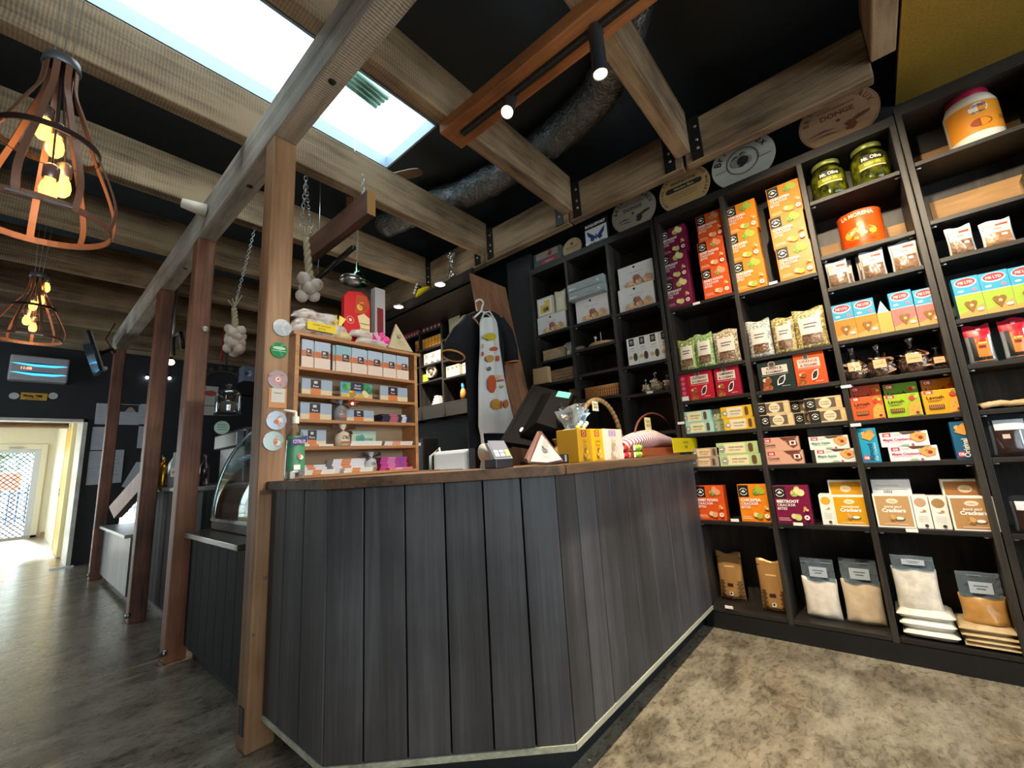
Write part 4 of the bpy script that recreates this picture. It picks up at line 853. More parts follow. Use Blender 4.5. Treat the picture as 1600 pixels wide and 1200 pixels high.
for base, nm, BL, BR, TL in (('#f0622c', 'orange', P('Q3', 1080, 620), P('Q3', 1480, 585), P('Q3', 1022, 340)), ('#a9c62c', 'lime green', P('R7', 985, 1155), P('R7', 1355, 1120), P('R7', 945, 925)), ('#f2a81c', 'yellow', P('Q4', 490, 640), P('Q4', 940, 605), P('Q4', 432, 375))):
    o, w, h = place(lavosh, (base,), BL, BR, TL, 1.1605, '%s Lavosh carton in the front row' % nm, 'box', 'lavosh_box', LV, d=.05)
    o2, w, h2 = place(lavosh, ({'orange': '#c2603c', 'lime green': '#6f9a34', 'yellow': '#b0862c'}[nm],), (BL[0]+2, BL[1]), (BR[0], BR[1]), (TL[0]-6, TL[1]-17), 1.1605, 'darker %s Lavosh carton standing behind the front one' % nm, 'box', 'lavosh_box', LV, xf=2.93, d=.05)  # back row: same cartons, shade put into the darker base colours
# cracker bags
for k, (cx, cy, r, top) in enumerate(((655, 745, 145, 420), (925, 720, 155, 400), (1290, 680, 190, 330), (1540, 640, 130, 420))):
    place(crackerbag, k+1, P('R7', cx-r, cy), P('R7', cx+r, cy-40), P('R7', cx-r, top-40), 1.3725, 'cellophane bag of brown crackers with kraft card, %s' % ('first from the left', 'second from the left, slumped', 'third and largest', 'last, dark, in the corner')[k], 'bag', 'cracker_bag', 'bags of brown crackers', d=.11, xf=2.9)
HB = 'blue-topped boxes with a heart window'
for low, BL, BR, TL, lab in (('#f0801c', P('R7', 455, 370), P('R7', 680, 325), P('R6', 252, 937), 'first from the left, orange lower half'), ('#f0801c', P('R7', 684, 325), P('R7', 908, 282), P('R6', 472, 885), 'second from the left, orange lower half'),
                        ('#e0706a', P('R7', 1065, 257), P('R7', 1312, 212), P('R6', 845, 802), 'third, pink lower half, right of the open box'), ('#e0706a', P('R7', 1322, 215), P('R7', 1565, 165), P('R6', 1102, 775), 'fourth, pink lower half, against the upright')):
    place(heartbox, (low,), BL, BR, TL, 1.5955, 'blue-topped heart window box, '+lab, 'box', 'heart_window_box', HB, d=.06)
mb_o, w, h = place(plainbox, '#f0a04c', P('R7', 912, 280), P('R7', 1060, 255), P('R6', 748, 1000), 1.5955, 'orange box turned sideways with its blue top flap standing open', 'box', 'open_box', d=.07)
mb = MB(); mb.prism([(0.002, .03, h), (w-.002, .03, h), (w*.5, .045, h+.075)], (0, .002, 0), K('#3a9fc4', .4)); mb.build('flap', parent=mb_o)
for k, (BL, BR, TL) in enumerate(((P('Q1', 610, 990), P('Q1', 1035, 905), P('Q1', 465, 378)), (P('Q1', 1040, 905), P('Q1', 1505, 820), P('Q1', 855, 292)), (P('Q1', 1510, 820), P('Q1', 1975, 735), P('Q1', 1300, 205)))):
    place(heartbox, ('#9ab83c',), BL, BR, TL, 1.5965, 'blue-topped heart window box with green lower half, %s at the right edge' % ('first', 'second', 'third')[k], 'box', 'heart_window_box', HB, d=.06)
CB = 'clear bags with a cream label'
for k, (BL, BR, TL, z, c) in enumerate(((P('R6', 235, 722), P('R6', 462, 660), P('R6', 165, 462), 1.9005, '#5a3c28'), (P('R6', 590, 627), P('R6', 852, 572), P('R6', 530, 345), 1.9005, '#5a4030'), (P('R6', 905, 542), P('R6', 1205, 480), P('R6', 850, 242), 1.9005, '#7a5440'),
                      (P('Z3', 1145, 402), P('Z3', 1312, 352), P('Z3', 1088, 235), 1.9105, '#4a3020'), (P('Z3', 1355, 342), P('Z3', 1562, 300), P('Z3', 1302, 190), 1.9105, '#a06a3c'))):
    s = ('left on the shelf under the orange tin', 'middle on the shelf under the orange tin', 'right on the shelf under the orange tin', 'left one at the right edge', 'right one at the right edge, light brown')[k]
    o, w, h = place(clearbag, (c, k+1), BL, BR, TL, z, 'glossy clear bag with cream label, '+s, 'bag', 'treat_bag', CB, d=.045)
    if k < 3: again(o, dx=.05, dy=-.02 if k != 1 else .015, label='glossy clear bag standing behind the front one, '+s)
for k, (BL, BR, TL) in enumerate(((P('W3', 780, 895), P('W3', 1222, 840), P('W3', 628, 312)), (P('W3', 1345, 812), P('W3', 1790, 760), P('W3', 1200, 192)))):
    place(redbag, k+2, BL, BR, TL, 1.3755, 'red-topped silver bag with orange label, %s' % ('whole, next to the upright', 'cut by the right edge')[k], 'bag', 'snack_bag', 'red-topped snack bags', d=.05)
mb = MB(); p = at(1535, 634, 'X', 2.87); FB = speck('flat_bread', [(.3, '#b58a5a'), (.6, '#d9bd92'), (.8, '#e9d9bb')], 12, .6, .3)
V = []; n = 14
for s in (0, 1):
    for i in range(n+1):
        for j in range(5): V.append((2.87+.05*j, p.y-.03*i, 1.1625+.022*s+.012*abs(math.sin(i*.9+j*.4))*(1+s*.3)))
F = []
for s in (0, 1):
    for i in range(n):
        for j in range(4): a = s*(n+1)*5+i*5+j; F.append((a, a+1, a+6, a+5) if s else (a, a+5, a+6, a+1))
for i in range(n): a = i*5; o5 = (n+1)*5; F.append((a, a+o5, a+o5+5, a+5)); a += 4; F.append((a, a+5, a+o5+5, a+o5))
for j in range(4): F.append((j, j+1, j+1+(n+1)*5, j+(n+1)*5))
mb.add(V, F, FB, True); mb.build('flat_bread', label='pile of wavy flat bread above the dark bag at the right edge', cat='bread')
place(darkbag, 3, P('W4', 1175, 1150), P('W4', 1800, 1130), P('W4', 1000, 492), .9465, 'clear bag of dark brown powder with white header at the right edge', 'bag', 'cocoa_bag', d=.06)
place(darkbag, 5, P('Q6', 1545, 692), P('Q6', 1900, 700), P('Q6', 1445, 338), .6185, 'dark bag with silver edge at the right edge, second shelf from the bottom', 'bag', 'cocoa_bag', d=.06)
SB = 'square cracker cartons with white frame'
place(saltside, '#e0aa3c', P('Q5', 1375, 655), P('Q5', 1512, 655), P('Q5', 1310, 345), .6225, 'narrow white carton side with round yellow mark, beside the yellow square carton', 'box', 'narrow_cracker_box', 'narrow white cartons', d=.12)
place(rocksalt, ('#dba012', 'WHOLEGRAIN'), P('Z4', 427, 881), P('Z4', 648, 888), P('Z4', 395, 695), .6225, 'yellow square cracker carton in front', 'box', 'square_cracker_box', SB, xf=2.865, d=.06)
place(rocksalt, ('#d69a10', 'WHOLEGRAIN'), P('Z4', 422, 881), P('Z4', 640, 886), P('Z4', 378, 612), .6225, 'yellow square cracker carton standing behind the front one', 'box', 'square_cracker_box', SB, xf=2.94, d=.06)
place(rocksalt, ('#c39a68', 'ROCK SALT'), P('Q6', 200, 636), P('Q6', 572, 643), P('Q6', 140, 322), .6225, 'light brown square rock salt carton, left one of the front', 'box', 'square_cracker_box', SB, xf=2.865, d=.06)
place(saltside, '#c9a284', P('Q6', 578, 640), P('Q6', 735, 642), P('Q6', 517, 328), .6225, 'narrow white carton side with round tan mark, left of the two', 'box', 'narrow_cracker_box', 'narrow white cartons', d=.12)
place(saltside, '#a98454', P('Q6', 745, 645), P('Q6', 916, 650), P('Q6', 685, 335), .6225, 'narrow cream carton side with round brown mark, right of the two', 'box', 'narrow_cracker_box', 'narrow white cartons', d=.12)
place(rocksalt, ('#b98a58', 'ROCK SALT'), P('Q6', 937, 668), P('Q6', 1392, 692), P('Q6', 862, 342), .6225, 'light brown square rock salt carton, right one of the front', 'box', 'square_cracker_box', SB, xf=2.86, d=.06)
place(rocksalt, ('#b07a48', 'ROCK SALT'), P('Q6', 905, 668), P('Q6', 1370, 690), P('Q6', 820, 203), .6225, 'brown rock salt carton standing behind the right front one', 'box', 'square_cracker_box', SB, xf=2.94, d=.06)
place(whitebox, 0, P('Q6', 215, 640), P('Q6', 600, 645), P('Q6', 155, 206), .6225, 'white carton back with bar code behind the left rock salt carton', 'box', 'carton', xf=2.94, d=.06)
# bottom shelf
place(coffee, 1, P('Q7', 235, 640), P('Q7', 502, 662), P('Q7', 135, 142), .1155, 'brown metallic coffee pouch with black tree print, left of the two', 'pouch', 'coffee_pouch', 'coffee pouches', xf=3.0, d=.07)
place(coffee, 2, P('Q7', 668, 750), P('Q7', 962, 785), P('Q7', 540, 205), .1155, 'bright golden coffee pouch with black tree print, right of the two', 'pouch', 'coffee_pouch', 'coffee pouches', xf=2.9, d=.07)
place(flour, ('#d9d0c6', .66, 1), P('Q7', 1130, 775), P('Q7', 1512, 832), P('Q7', 985, 160), .1155, 'zip bag of white flour with blue label, left of the two', 'bag', 'flour_bag', 'zip bags of powder', xf=2.93, d=.08)
place(flour, ('#cbb496', .66, 2), P('A', 1323, 967), P('A', 1388, 975), P('A', 1306, 866), .1155, 'zip bag of beige flour, right of the white one', 'bag', 'flour_bag', 'zip bags of powder', xf=2.93, d=.08)
def pillows(BLs, col, labs, g):
    z = .1155
    for k, (a, b2, t, d) in enumerate(BLs):
        o, w, h = place(pillow, (col, k+1), a, b2, t, z, labs[k], 'bag', 'powder_bag', g, xf=2.86, d=.2); z += h*.86
    return z
zt = pillows([(P('Q8', 460, 995), P('Q8', 1020, 1050), P('Q8', 460, 905), 0), (P('Q8', 420, 880), P('Q8', 970, 905), P('Q8', 420, 770), 0), (P('Q8', 375, 740), P('Q8', 950, 770), P('Q8', 375, 650), 0)], '#d6d4cc',
             ['flat bag of white powder, lowest of three', 'flat bag of white powder, middle of three', 'flat bag of white powder, top of three'], 'white powder bags lying flat')
place(flour, ('#c9c5bd', .8, 3), P('Q8', 385, 632), P('Q8', 832, 640), P('Q8', 262, 112), zt, 'tall zip bag of white powder standing on three flat bags', 'bag', 'flour_bag', 'zip bags of powder', xf=2.88, d=.07)
zt = pillows([(P('Q8', 1045, 1035), P('Q8', 1690, 1120), P('Q8', 1045, 985), 0), (P('Q8', 1045, 985), P('Q8', 1690, 1040), P('Q8', 1045, 935), 0), (P('Q8', 1000, 920), P('Q8', 1600, 970), P('Q8', 1000, 860), 0), (P('Q8', 965, 830), P('Q8', 1560, 880), P('Q8', 965, 755), 0)], '#bda57c',
             ['flat bag of tan powder, lowest of four', 'flat bag of tan powder, second of four', 'flat bag of tan powder, third of four', 'flat bag of tan powder, top of four'], 'tan powder bags lying flat')
place(flour, ('#b08040', .56, 4), P('Q8', 1015, 735), P('Q8', 1490, 780), P('Q8', 822, 225), zt, 'zip bag of brown sugar with grey label standing on four flat bags', 'bag', 'flour_bag', 'zip bags of powder', xf=2.88, d=.09)
# jars, tin, tub
def jar(cx, cy, r, h, label):
    p = at(cx, cy, 'X', 2.945); e = empty('pickle_jar', (2.945, p.y, 2.431), label, 'jar', 'pickle jars')
    c = tuple(e.location); GLS = clear('jar_glass', '#eef2d8', .94, .03, 0); BR = speck('pickles_in_brine', [(.38, '#23260a'), (.5, '#5a5c12'), (.62, '#8d8c20')], 16, .15, .3, coat=1)
    mb = MB(); mb.lathe([(0, .004), (r*.93, .008), (r*.97, .03), (r*.97, h*.68), (r*.72, h*.84), (0, h*.84)], BR, c, 28); mb.build('pickles', parent=e)
    mb = MB(); mb.lathe([(0, 0), (r*.95, 0), (r, .02), (r, h*.72), (r*.75, h*.87), (r*.75, h*.9)], GLS, c, 28); mb.build('glass', parent=e)
    mb = MB(); mb.lathe([(r*.76, h*.88), (r*.8, h*.885), (r*.8, h*.985), (r*.76, h), (0, h)], K('#8f9648', .3, .5), c, 28); mb.build('lid', parent=e)
    mb = MB(); 
    def band(a0, a1, z0, z1, m, rr):
        n = 10; V = []
        for i in range(n+1): a = a0+(a1-a0)*i/n; V += [(c[0]+rr*math.cos(a), c[1]+rr*math.sin(a), c[2]+z0), (c[0]+rr*math.cos(a), c[1]+rr*math.sin(a), c[2]+z1)]
        mb.add(V, [(2*i, 2*i+1, 2*i+3, 2*i+2)[::-1] for i in range(n)], m, True)
    a = PI+.12; band(a-.7, a+.7, h*.36, h*.5, K('#8a8a1c', .4), r+.0012); band(a-.6, a+.6, h*.5, h*.66, BK, r+.002)
    band(a-.7, a+.7, h*.33, h*.36, K('#d6c7a0', .4), r+.002)
    vs, fs = text_tris('Mt. Olive', .03); x0 = min(v.x for v in vs); x1 = max(v.x for v in vs); k = 1.0/(x1-x0)
    hh = h*.085/.72
    mb.add([(c[0]+(r+.003)*math.cos(a-.5+(v.x-x0)*k), c[1]+(r+.003)*math.sin(a-.5+(v.x-x0)*k), c[2]+h*.535+v.y*hh) for v in vs], fs, K('#f3efc8', .5))
    vs, fs = text_tris('kosher dills', .02); x0 = min(v.x for v in vs); x1 = max(v.x for v in vs); k = .8/(x1-x0)
    mb.add([(c[0]+(r+.003)*math.cos(a-.4+(v.x-x0)*k), c[1]+(r+.003)*math.sin(a-.4+(v.x-x0)*k), c[2]+h*.41+v.y*hh*.8) for v in vs], fs, K('#f3e25c', .5))
    mb.build('label_band', parent=e)
jar(*P('R5', 375, 640), .084, .235, 'pickle jar with yellow-green lid, left of the two')
jar(*P('R5', 810, 500), .084, .235, 'pickle jar with yellow-green lid, right of the two')
e = empty('food_tin', (2.955, at(*P('R5', 715, 1120), 'X', 2.955).y, 2.091), 'large orange food tin in front of the plywood strip', 'tin'); c = tuple(e.location); r = .098; h = .205
mb = MB(); OT = K('#f05a12', .3, .1, coat=.4); mb.lathe([(0, 0), (r, 0), (r, .004), (r*.985, .007), (r*.985, h-.007), (r, h-.004), (r, h), (r*.96, h), (r*.96, h-.006), (0, h-.006)], OT, c, 36); mb.build('can', parent=e)
mb = MB()
def wrap(mb, c, r, txt, a, span, z, hh, m, bold=.03):
    vs, fs = text_tris(txt, bold); x0 = min(v.x for v in vs); x1 = max(v.x for v in vs); k = span/(x1-x0)
    mb.add([(c[0]+r*math.cos(a-span/2+(v.x-x0)*k), c[1]+r*math.sin(a-span/2+(v.x-x0)*k), c[2]+z+v.y*hh/.72) for v in vs], fs, m)
def blob(mb, c, r, a, z, ra, rz, m, n=14):
    mb.add([(c[0]+r*math.cos(a-ra*math.cos(2*PI*i/n)), c[1]+r*math.sin(a-ra*math.cos(2*PI*i/n)), c[2]+z+rz*math.sin(2*PI*i/n)) for i in range(n)], [tuple(range(n))], m)
wrap(mb, c, r+.0015, 'LA MORENA', PI-.1, 1.5, .17, .022, K('#f8d8b8', .4)); blob(mb, c, r+.0008, PI-.1, .075, .75, .035, K('#f3b04c', .4))
for i in range(7): blob(mb, c, r+.0012+.0002*i, PI-.6+i*.17, .07+.012*(i % 2), .14, .014, [K('#b8b43c', .4), K('#e9d29a', .4), K('#d8642c', .4)][i % 3], 9)
wrap(mb, c, r+.0012, 'RAJAS VERDES', PI-.1, 1.2, .022, .013, K('#b83a10', .4)); blob(mb, c, r+.001, PI-.05, .12, .14, .014, K('#c98a5a', .4)); mb.build('label_band', parent=e)
e = empty('plastic_tub', (2.96, at(1528, 222, 'X', 2.96).y, 2.441), 'large white plastic jar with red lid and orange label, at the upper right', 'jar'); c = tuple(e.location); r = .095; h = .22
mb = MB(); mb.lathe([(0, 0), (r*.93, 0), (r, .012), (r, .215), (r*.86, .25), (r*.74, .258), (0, .258)], K('#ece2d2', .3, coat=.3), c, 36); mb.build('body', parent=e)
mb = MB(); mb.lathe([(r*.78, .25), (r*.8, .252), (r*.8, .282), (r*.74, .29), (0, .29)], K('#a3183c', .35), c, 36); mb.build('lid', parent=e)
mb = MB(); n = 20; V = []
for i in range(n+1): a = PI-1.3+2.6*i/n; V += [(c[0]+(r+.001)*math.cos(a), c[1]+(r+.001)*math.sin(a), c[2]+.045), (c[0]+(r+.001)*math.cos(a), c[1]+(r+.001)*math.sin(a), c[2]+.2)]
mb.add(V, [(2*i+2, 2*i+3, 2*i+1, 2*i) for i in range(n)], K('#e8962c', .35), True)
blob(mb, c, r+.002, PI+.1, .165, .36, .028, K('#efe6d6', .4)); wrap(mb, c, r+.003, 'COOKIES', PI+.1, .6, .172, .014, K('#5a4a9a', .4)); wrap(mb, c, r+.003, 'PEANUT', PI+.1, .5, .14, .01, K('#4a3a3a', .4)); blob(mb, c, r+.0022, PI+.1, .09, .4, .022, K('#a84a24', .4))
wrap(mb, c, r+.002, '3 KG', PI+1.0, .35, .09, .022, K('#7a4a1a', .4)); mb.build('label_band', parent=e)
mb = MB(); p = at(1598, 262, 'X', 2.9); mb.lathe([(0, 0), (.04, 0), (.045, .02), (.045, .09), (.03, .12), (.03, .14)], clear('stopper_glass', '#e8ecee', .7, .05, 0), (2.93, p.y-.03, 2.113), 20); mb.build('glass_jar', label='clear glass jar cut off by the right edge, under the plastic jar', cat='jar')
# price tags clipped to shelf edges
for k, (x, y, z) in enumerate(((1088, 474, 2.028), (1208, 442, 2.01), (1064, 661, 1.585), (1322, 604, 1.16), (1337, 664, .942), (1148, 813, .622), (1015, 613, 1.48), (919, 381, 2.735), (1139, 949, .115), (1247, 819, .622), (1425, 829, .622))):
    p = at(x, y, 'X', 2.845); mb = MB(); mb.box(2.843, p.y-.022, p.z-.008, 2.849, p.y+.022, p.z+.008, WT, .001)
    mb.build('price_tag', label='tiny white price tag clipped to a black shelf edge', cat='price tag', group='shelf price tags')

# ------------------------------------------------------------------ lids and boxes on top of the shelving
def disc(cx, cy, r, base, label, art, edge='#6a5334'):
    mb = MB(); n = 48; X = 2.95; p = at(cx, cy, 'X', X); c = Vector((X, p.y, 2.742+r*.985)); tilt = Vector((math.sin(.1), 0, math.cos(.1)))
    pts = [c+Vector((0, -1, 0))*(r*math.cos(2*PI*i/n))+tilt*(r*math.sin(2*PI*i/n)) for i in range(n)]
    mb.prism(pts[::-1], Vector((.012, 0, 0)), base)
    f = Face(mb, c+Vector((0, r, 0))-tilt*r, (0, -1, 0), tilt, 2*r, 2*r); art(f); return mb.build('cheese_disc', label=label, cat='cheese lid', group='round wooden cheese lids')
INK = K('#2b2a28', .6); INKR = K('#6a3a26', .6)
def donge(ink):
    def a(f):
        f.ring(.5, .5, .49, .006, ink); f.arc_text('BRIE DE MEAUX', .5, .5, .37, .08, ink, PI*.93, PI*.07, .03); f.text('SOCIETE FROMAGERE', .5, .68, .035, ink, 'C', .5, 0); f.text('DONGE', .5, .54, .085, ink, 'C', .42, .03); f.circ(.5, .45, .028, ink)
        f.polyg([(.55, .33), (.6, .3), (.86, .38), (.88, .43), (.75, .42)], ink); f.food(.62, .27, .09, [ink], 6, 3); f.polyg([(.08, .33), (.3, .37), (.46, .33), (.3, .34)], ink); f.polyg([(.1, .27), (.35, .29), (.5, .25), (.3, .27)], ink)
    return a
def cypress(f):
    f.arc_text('ARTISAN FARMHOUSE CHEESE MAKERS', .5, .5, .42, .05, INK, PI*1.2, -PI*.2, .03); f.text('WHITESTONE', .5, .67, .06, INK, 'C', .5, .03); f.text('THE', .5, .76, .03, INK, 'C', .1, .0)
    f.ell(.2, .56, .06, .06, INK); f.ell(.8, .56, .06, .06, INK); f.rect(.2, .5, .8, .62, INK); f.text('Windsor Blue', .5, .535, .05, K('#d9bd8c', .6), 'C', .5)
    for v in (.43, .38, .33): f.rect(.25, v, .75, v+.012, K('#7a5a34', .6))
def brie(f):
    f.arc_text('Brie', .5, .5, .35, .12, INK, PI*.9, PI*.66, .03); f.arc_text('Meaux', .5, .5, .35, .12, INK, PI*.52, PI*.16, .03); f.ring(.5, .5, .26, .012, INK); f.ring(.5, .5, .24, .005, INK); f.food(.5, .5, .17, [INK, K('#8a8a84', .6), K('#b5b4ac', .6)], 16, 8); f.rect(.06, .42, .26, .43, INK); f.rect(.74, .42, .94, .43, INK)
    f.text('de', .5, .85, .05, INK, 'C', .1)
def small(f): f.text('FROMAGE', .5, .5, .1, INKR, 'C', .6, .0); f.circ(.5, .72, .07, INKR); f.rect(.2, .42, .8, .43, INKR)
LID = lambda n, a, b2: wood(n, [(.3, a), (.7, b2)], 'Y', .05, 10, .6, .1)
disc(990, 340, .18, LID('lid_grey', '#8d8577', '#a89e8c'), 'greyish round lid lettered Donge, beside the blue butterfly sign', donge(INK))
disc(1069, 300, .178, LID('lid_tan', '#a98a5c', '#c4a271'), 'tan round lid with black capsule-shaped band and lettering around', cypress)
disc(1162, 265, .19, LID('lid_white', '#a3a298', '#c0beb2'), 'white round lid lettered Brie de Meaux, largest pale one', brie)
disc(1313, 203, .19, LID('lid_red', '#8d6e52', '#a78462'), 'reddish brown round lid lettered Donge, under the ochre panel', donge(INKR))
disc(893, 380, .095, LID('lid_cream', '#c9b184', '#dcc79c'), 'small cream round lid in front of the grey and red box', small)
mb = MB(); p, q, t = at(834, 415, 'X', 2.93), at(875, 396, 'X', 2.93), at(831, 380, 'X', 2.93); yy = p.y; w2 = .3; hh = .17
mb.box(2.93, yy-w2, 2.737, 3.05, yy, 2.737+hh, K('#5d6564', .5), .002); f = Face(mb, (2.93, yy, 2.737), (0, -1, 0), (0, 0, 1), w2, hh)
f.rect(.1, .6, .9, .97, K('#a9a49a', .5)); f.food(.6, .78, .1, [K('#a0303a', .5), K('#c24a4a', .5)], 6, 3); f.rect(.3, .3, .85, .5, K('#b93a44', .5)); f.text('raspberry', .58, .35, .1, K('#e8c8c4', .5), 'C', .5); f.text('Fabrice', .12, .1, .12, WT, maxw=.3)
mb.build('picture_box', label='grey box with red berries and red band on top of the left shelving', cat='box')
mb = MB(); p, q, t = at(914, 378, 'X', 2.9), at(950, 360, 'X', 2.9), at(911, 342, 'X', 2.9); yy = p.y; w2 = yy-q.y; hh = w2*1.05
mb.box(2.9, q.y, 2.737, 2.915, yy, 2.737+hh, K('#131212', .5), .001); f = Face(mb, (2.9, yy, 2.737), (0, -1, 0), (0, 0, 1), w2, hh)
f.rect(.04, .04, .96, .72, K('#dfe3e8', .5)); f.text('ROQUEFORT', .5, .8, .1, WT, 'C', .88, .04); f.text('PAPILLON', .5, .06, .11, K('#1a2038', .5), 'C', .86, .03)
BL = K('#1d3470', .5); f.polyg([(.48, .36), (.12, .66), (.16, .45), (.26, .36), (.24, .26), (.36, .2), (.48, .32)], BL); f.polyg([(.52, .36), (.52, .32), (.64, .2), (.76, .26), (.74, .36), (.84, .45), (.88, .66)], BL); f.rect(.475, .24, .525, .46, BL)
mb.build('cheese_sign', label='square black and white sign with a blue butterfly', cat='sign')

# ------------------------------------------------------------------ service counter
e = empty('service_counter', (1.3, 1.6, 0), 'dark boarded service counter with brown timber top and pale bottom trim', 'counter')
A0, A1, A2, A3 = (.745, 2.03), (.745, 1.522), (1.306, .913), (2.845, .905)
def clad_run(a, b2, bounds):
    a, b2 = Vector((a[0], a[1], 0)), Vector((b2[0], b2[1], 0)); d = (b2-a).normalized(); L = (b2-a).length; nrm = Vector((d.y, -d.x, 0)); g = .0028
    for s0, s1 in zip(bounds[:-1], bounds[1:]):
        mb = MB(); P0 = a+d*(s0*L+g); P1 = a+d*(s1*L-g); off = -nrm*.018
        V = [P0, P1, P1+off, P0+off]; bmx = bmesh.new(); vs = [bmx.verts.new((v.x, v.y, z)) for z in (.125, .998) for v in V]
        for q in ((3, 2, 1, 0), (4, 5, 6, 7), (0, 1, 5, 4), (1, 2, 6, 5), (2, 3, 7, 6), (3, 0, 4, 7)): bmx.faces.new([vs[i] for i in q])
        bmesh.ops.bevel(bmx, geom=list(bmx.edges), offset=.0022, segments=1, affect='EDGES'); mb.from_bm(bmx, CLAD); o = mb.build('cladding_board', parent=e)
def frac(pxs, a, b2):
    """board joints read off the photo at mid height"""
    out = []
    A, B = Vector((a[0], a[1], .5)), Vector((b2[0], b2[1], .5)); n = (B-A).cross(Vector((0, 0, 1))).normalized()
    for x, y in pxs:
        d = at(x, y, 'Z', 5)-EYE; t = (A-EYE).dot(n)/d.dot(n); q = EYE+d*t; out.append((q-A).dot(B-A)/(B-A).length_squared)
    return out
clad_run(A0, A1, [0, .3, .64, 1.0])
clad_run(A1, A2, [0]+frac([(568, 900), (633.5, 900), (697.5, 900), (760, 900), (822, 900)], A1, A2)+[1.0])
clad_run(A2, A3, [0]+frac([(910, 880), (941, 880), (968, 880), (992, 880), (1022, 880), (1053, 880)], A2, A3)+[1.0])
mb = MB()  # carcass, plinth
def poly_slab(mb, pts, z0, z1, m, b=0):
    n = len(pts); bmx = bmesh.new(); lo = [bmx.verts.new((x, y, z0)) for x, y in pts]; hi = [bmx.verts.new((x, y, z1)) for x, y in pts]
    bmx.faces.new(lo[::-1]); bmx.faces.new(hi)
    for i in range(n): bmx.faces.new((lo[i], lo[(i+1) % n], hi[(i+1) % n], hi[i]))
    bmesh.ops.recalc_face_normals(bmx, faces=bmx.faces)
    if b: bmesh.ops.bevel(bmx, geom=list(bmx.edges), offset=b, segments=2, affect='EDGES')
    mb.from_bm(bmx, m)
inner = [(2.845, 1.42), (1.56, 1.42), (1.35, 1.62), (1.35, 1.9), (1.35, 2.33)]
poly_slab(mb, [(.82, 2.33), (.82, 2.03), (.775, 2.03), (.775, 1.535), (1.32, .945), (2.845, .937)]+inner, .1, .99, K('#151517', .6)); mb.build('carcass', parent=e)
mb = MB(); poly_slab(mb, [(.82, 2.33), (.82, 1.55), (1.335, .98), (2.845, .975)]+inner, 0, .1, K('#16191f', .5)); mb.build('plinth', parent=e)
TRM = wood('trim_pale', [(.3, '#8f8f7c'), (.6, '#c2c4b0'), (.85, '#dcdcc8')], 'X', .1, 14, .5, .15)
def strip(a, b2):
    mb = MB(); a = Vector((a[0], a[1], .106)); b3 = Vector((b2[0], b2[1], .106)); d = (b3-a).normalized(); n = Vector((d.y, -d.x, 0))*.004
    V = [a+n, b3+n, b3-n*4, a-n*4]; mb.prism([v for v in V], (0, 0, .019), TRM); mb.build('bottom_trim', parent=e)
strip(A0, A1); strip(A1, A2); strip(A2, A3)
mb = MB(); poly_slab(mb, [(.722, 2.033), (.722, 1.50), (1.292, .882), (1.325, .878), (1.325, 1.42), (1.35, 1.9), (.84, 2.033)], .999, 1.035, TOPW, .003)
poly_slab(mb, [(.84, 2.033), (1.7, 2.033), (1.75, 2.36), (.82, 2.36)], .999, 1.035, TOPW, .003); poly_slab(mb, [(1.328, .878), (2.845, .872), (2.845, 1.42), (1.328, 1.42)], .999, 1.035, TOPW, .003)
mb.build('counter_top', parent=e)
ZT = 1.036
# ---- till area
e = empty('till_monitor', (1.8, 1.4, ZT), 'large black till monitor seen from behind, tilted, with a green sticker', 'monitor')
A, B, Cc, D = at(781, 689, 'Y', 1.5), at(832, 601, 'Y', 1.5), at(893, 616, 'Y', 1.29), at(868, 702, 'Y', 1.29)
n = (B-A).cross(D-A).normalized(); n = n if n.y > 0 else -n
mb = MB(); mb.prism([A, D, Cc, B], n*.035, MON); mb.prism([A-n*.001, A+(D-A)*.08-n*.001, B+(Cc-B)*.08-n*.001, B-n*.001], n*.04, MON); mb.build('screen_slab', parent=e)
M1 = (A+B+Cc+D)/4; U = (D-A)*.5; W = (B-A)*.5
lo = [M1+U*a+W*b2 for a, b2 in ((-.35, -.7), (.97, -.8), (.97, .85), (-.35, .75))]; hi = [M1-n*.075+U*a+W*b2 for a, b2 in ((.05, -.5), (.85, -.6), (.85, .6), (.05, .55))]
mb = MB(); V = lo+hi; mb.add(V, [(4, 5, 6, 7), (0, 1, 5, 4), (1, 2, 6, 5), (2, 3, 7, 6), (3, 0, 4, 7)], MON); mb.build('rear_hump', parent=e)
mb = MB(); f = Face(mb, M1-n*.078+U*.25+W*.42, U, W, U.length*.5, W.length*.2); f.n = -n; f.rect(0, 0, 1, 1, K('#3fbf9c', .5)); mb.build('green_sticker', parent=e)
mb = MB(); f = Face(mb, M1-n*.002-U*.45-W*.6, U, W, U.length*.1, W.length*.14); f.n = -n; f.ell(.5, .5, .5, .5, K('#c9ccd0', .4)); mb.build('maker_badge', parent=e)
mb = MB(); mb.box(M1.x-.08, 1.3, ZT, M1.x+.1, 1.5, ZT+.02, K('#202226', .4), .005); mb.tube([(M1.x+.02, 1.4, ZT+.01), (M1.x, 1.39, 1.14), M1], .022, K('#202226', .4)); mb.build('stand', parent=e)
e = empty('card_terminal', (1.28, 1.16, ZT), 'grey and white payment terminal with lit keypad screen on the counter', 'payment terminal')
mb = MB(); p = at(771, 706, 'Y', 1.2); WG = K('#d4d8d8', .35)
mb.tube([(p.x, 1.17, p.z), (p.x-.008, 1.25, p.z)], .038, WG, 24); mb.prism([(p.x-.045, 1.2, ZT), (p.x+.05, 1.2, ZT), (p.x+.02, 1.2, p.z+.01), (p.x-.02, 1.2, p.z+.01)], (0, .04, 0), WG); mb.build('round_base', parent=e)
a, b2, c = at(775, 724, 'Y', 1.06), at(803, 721, 'Y', 1.06), at(775, 692, 'Y', 1.1); DG = K('#2a2d36', .3)
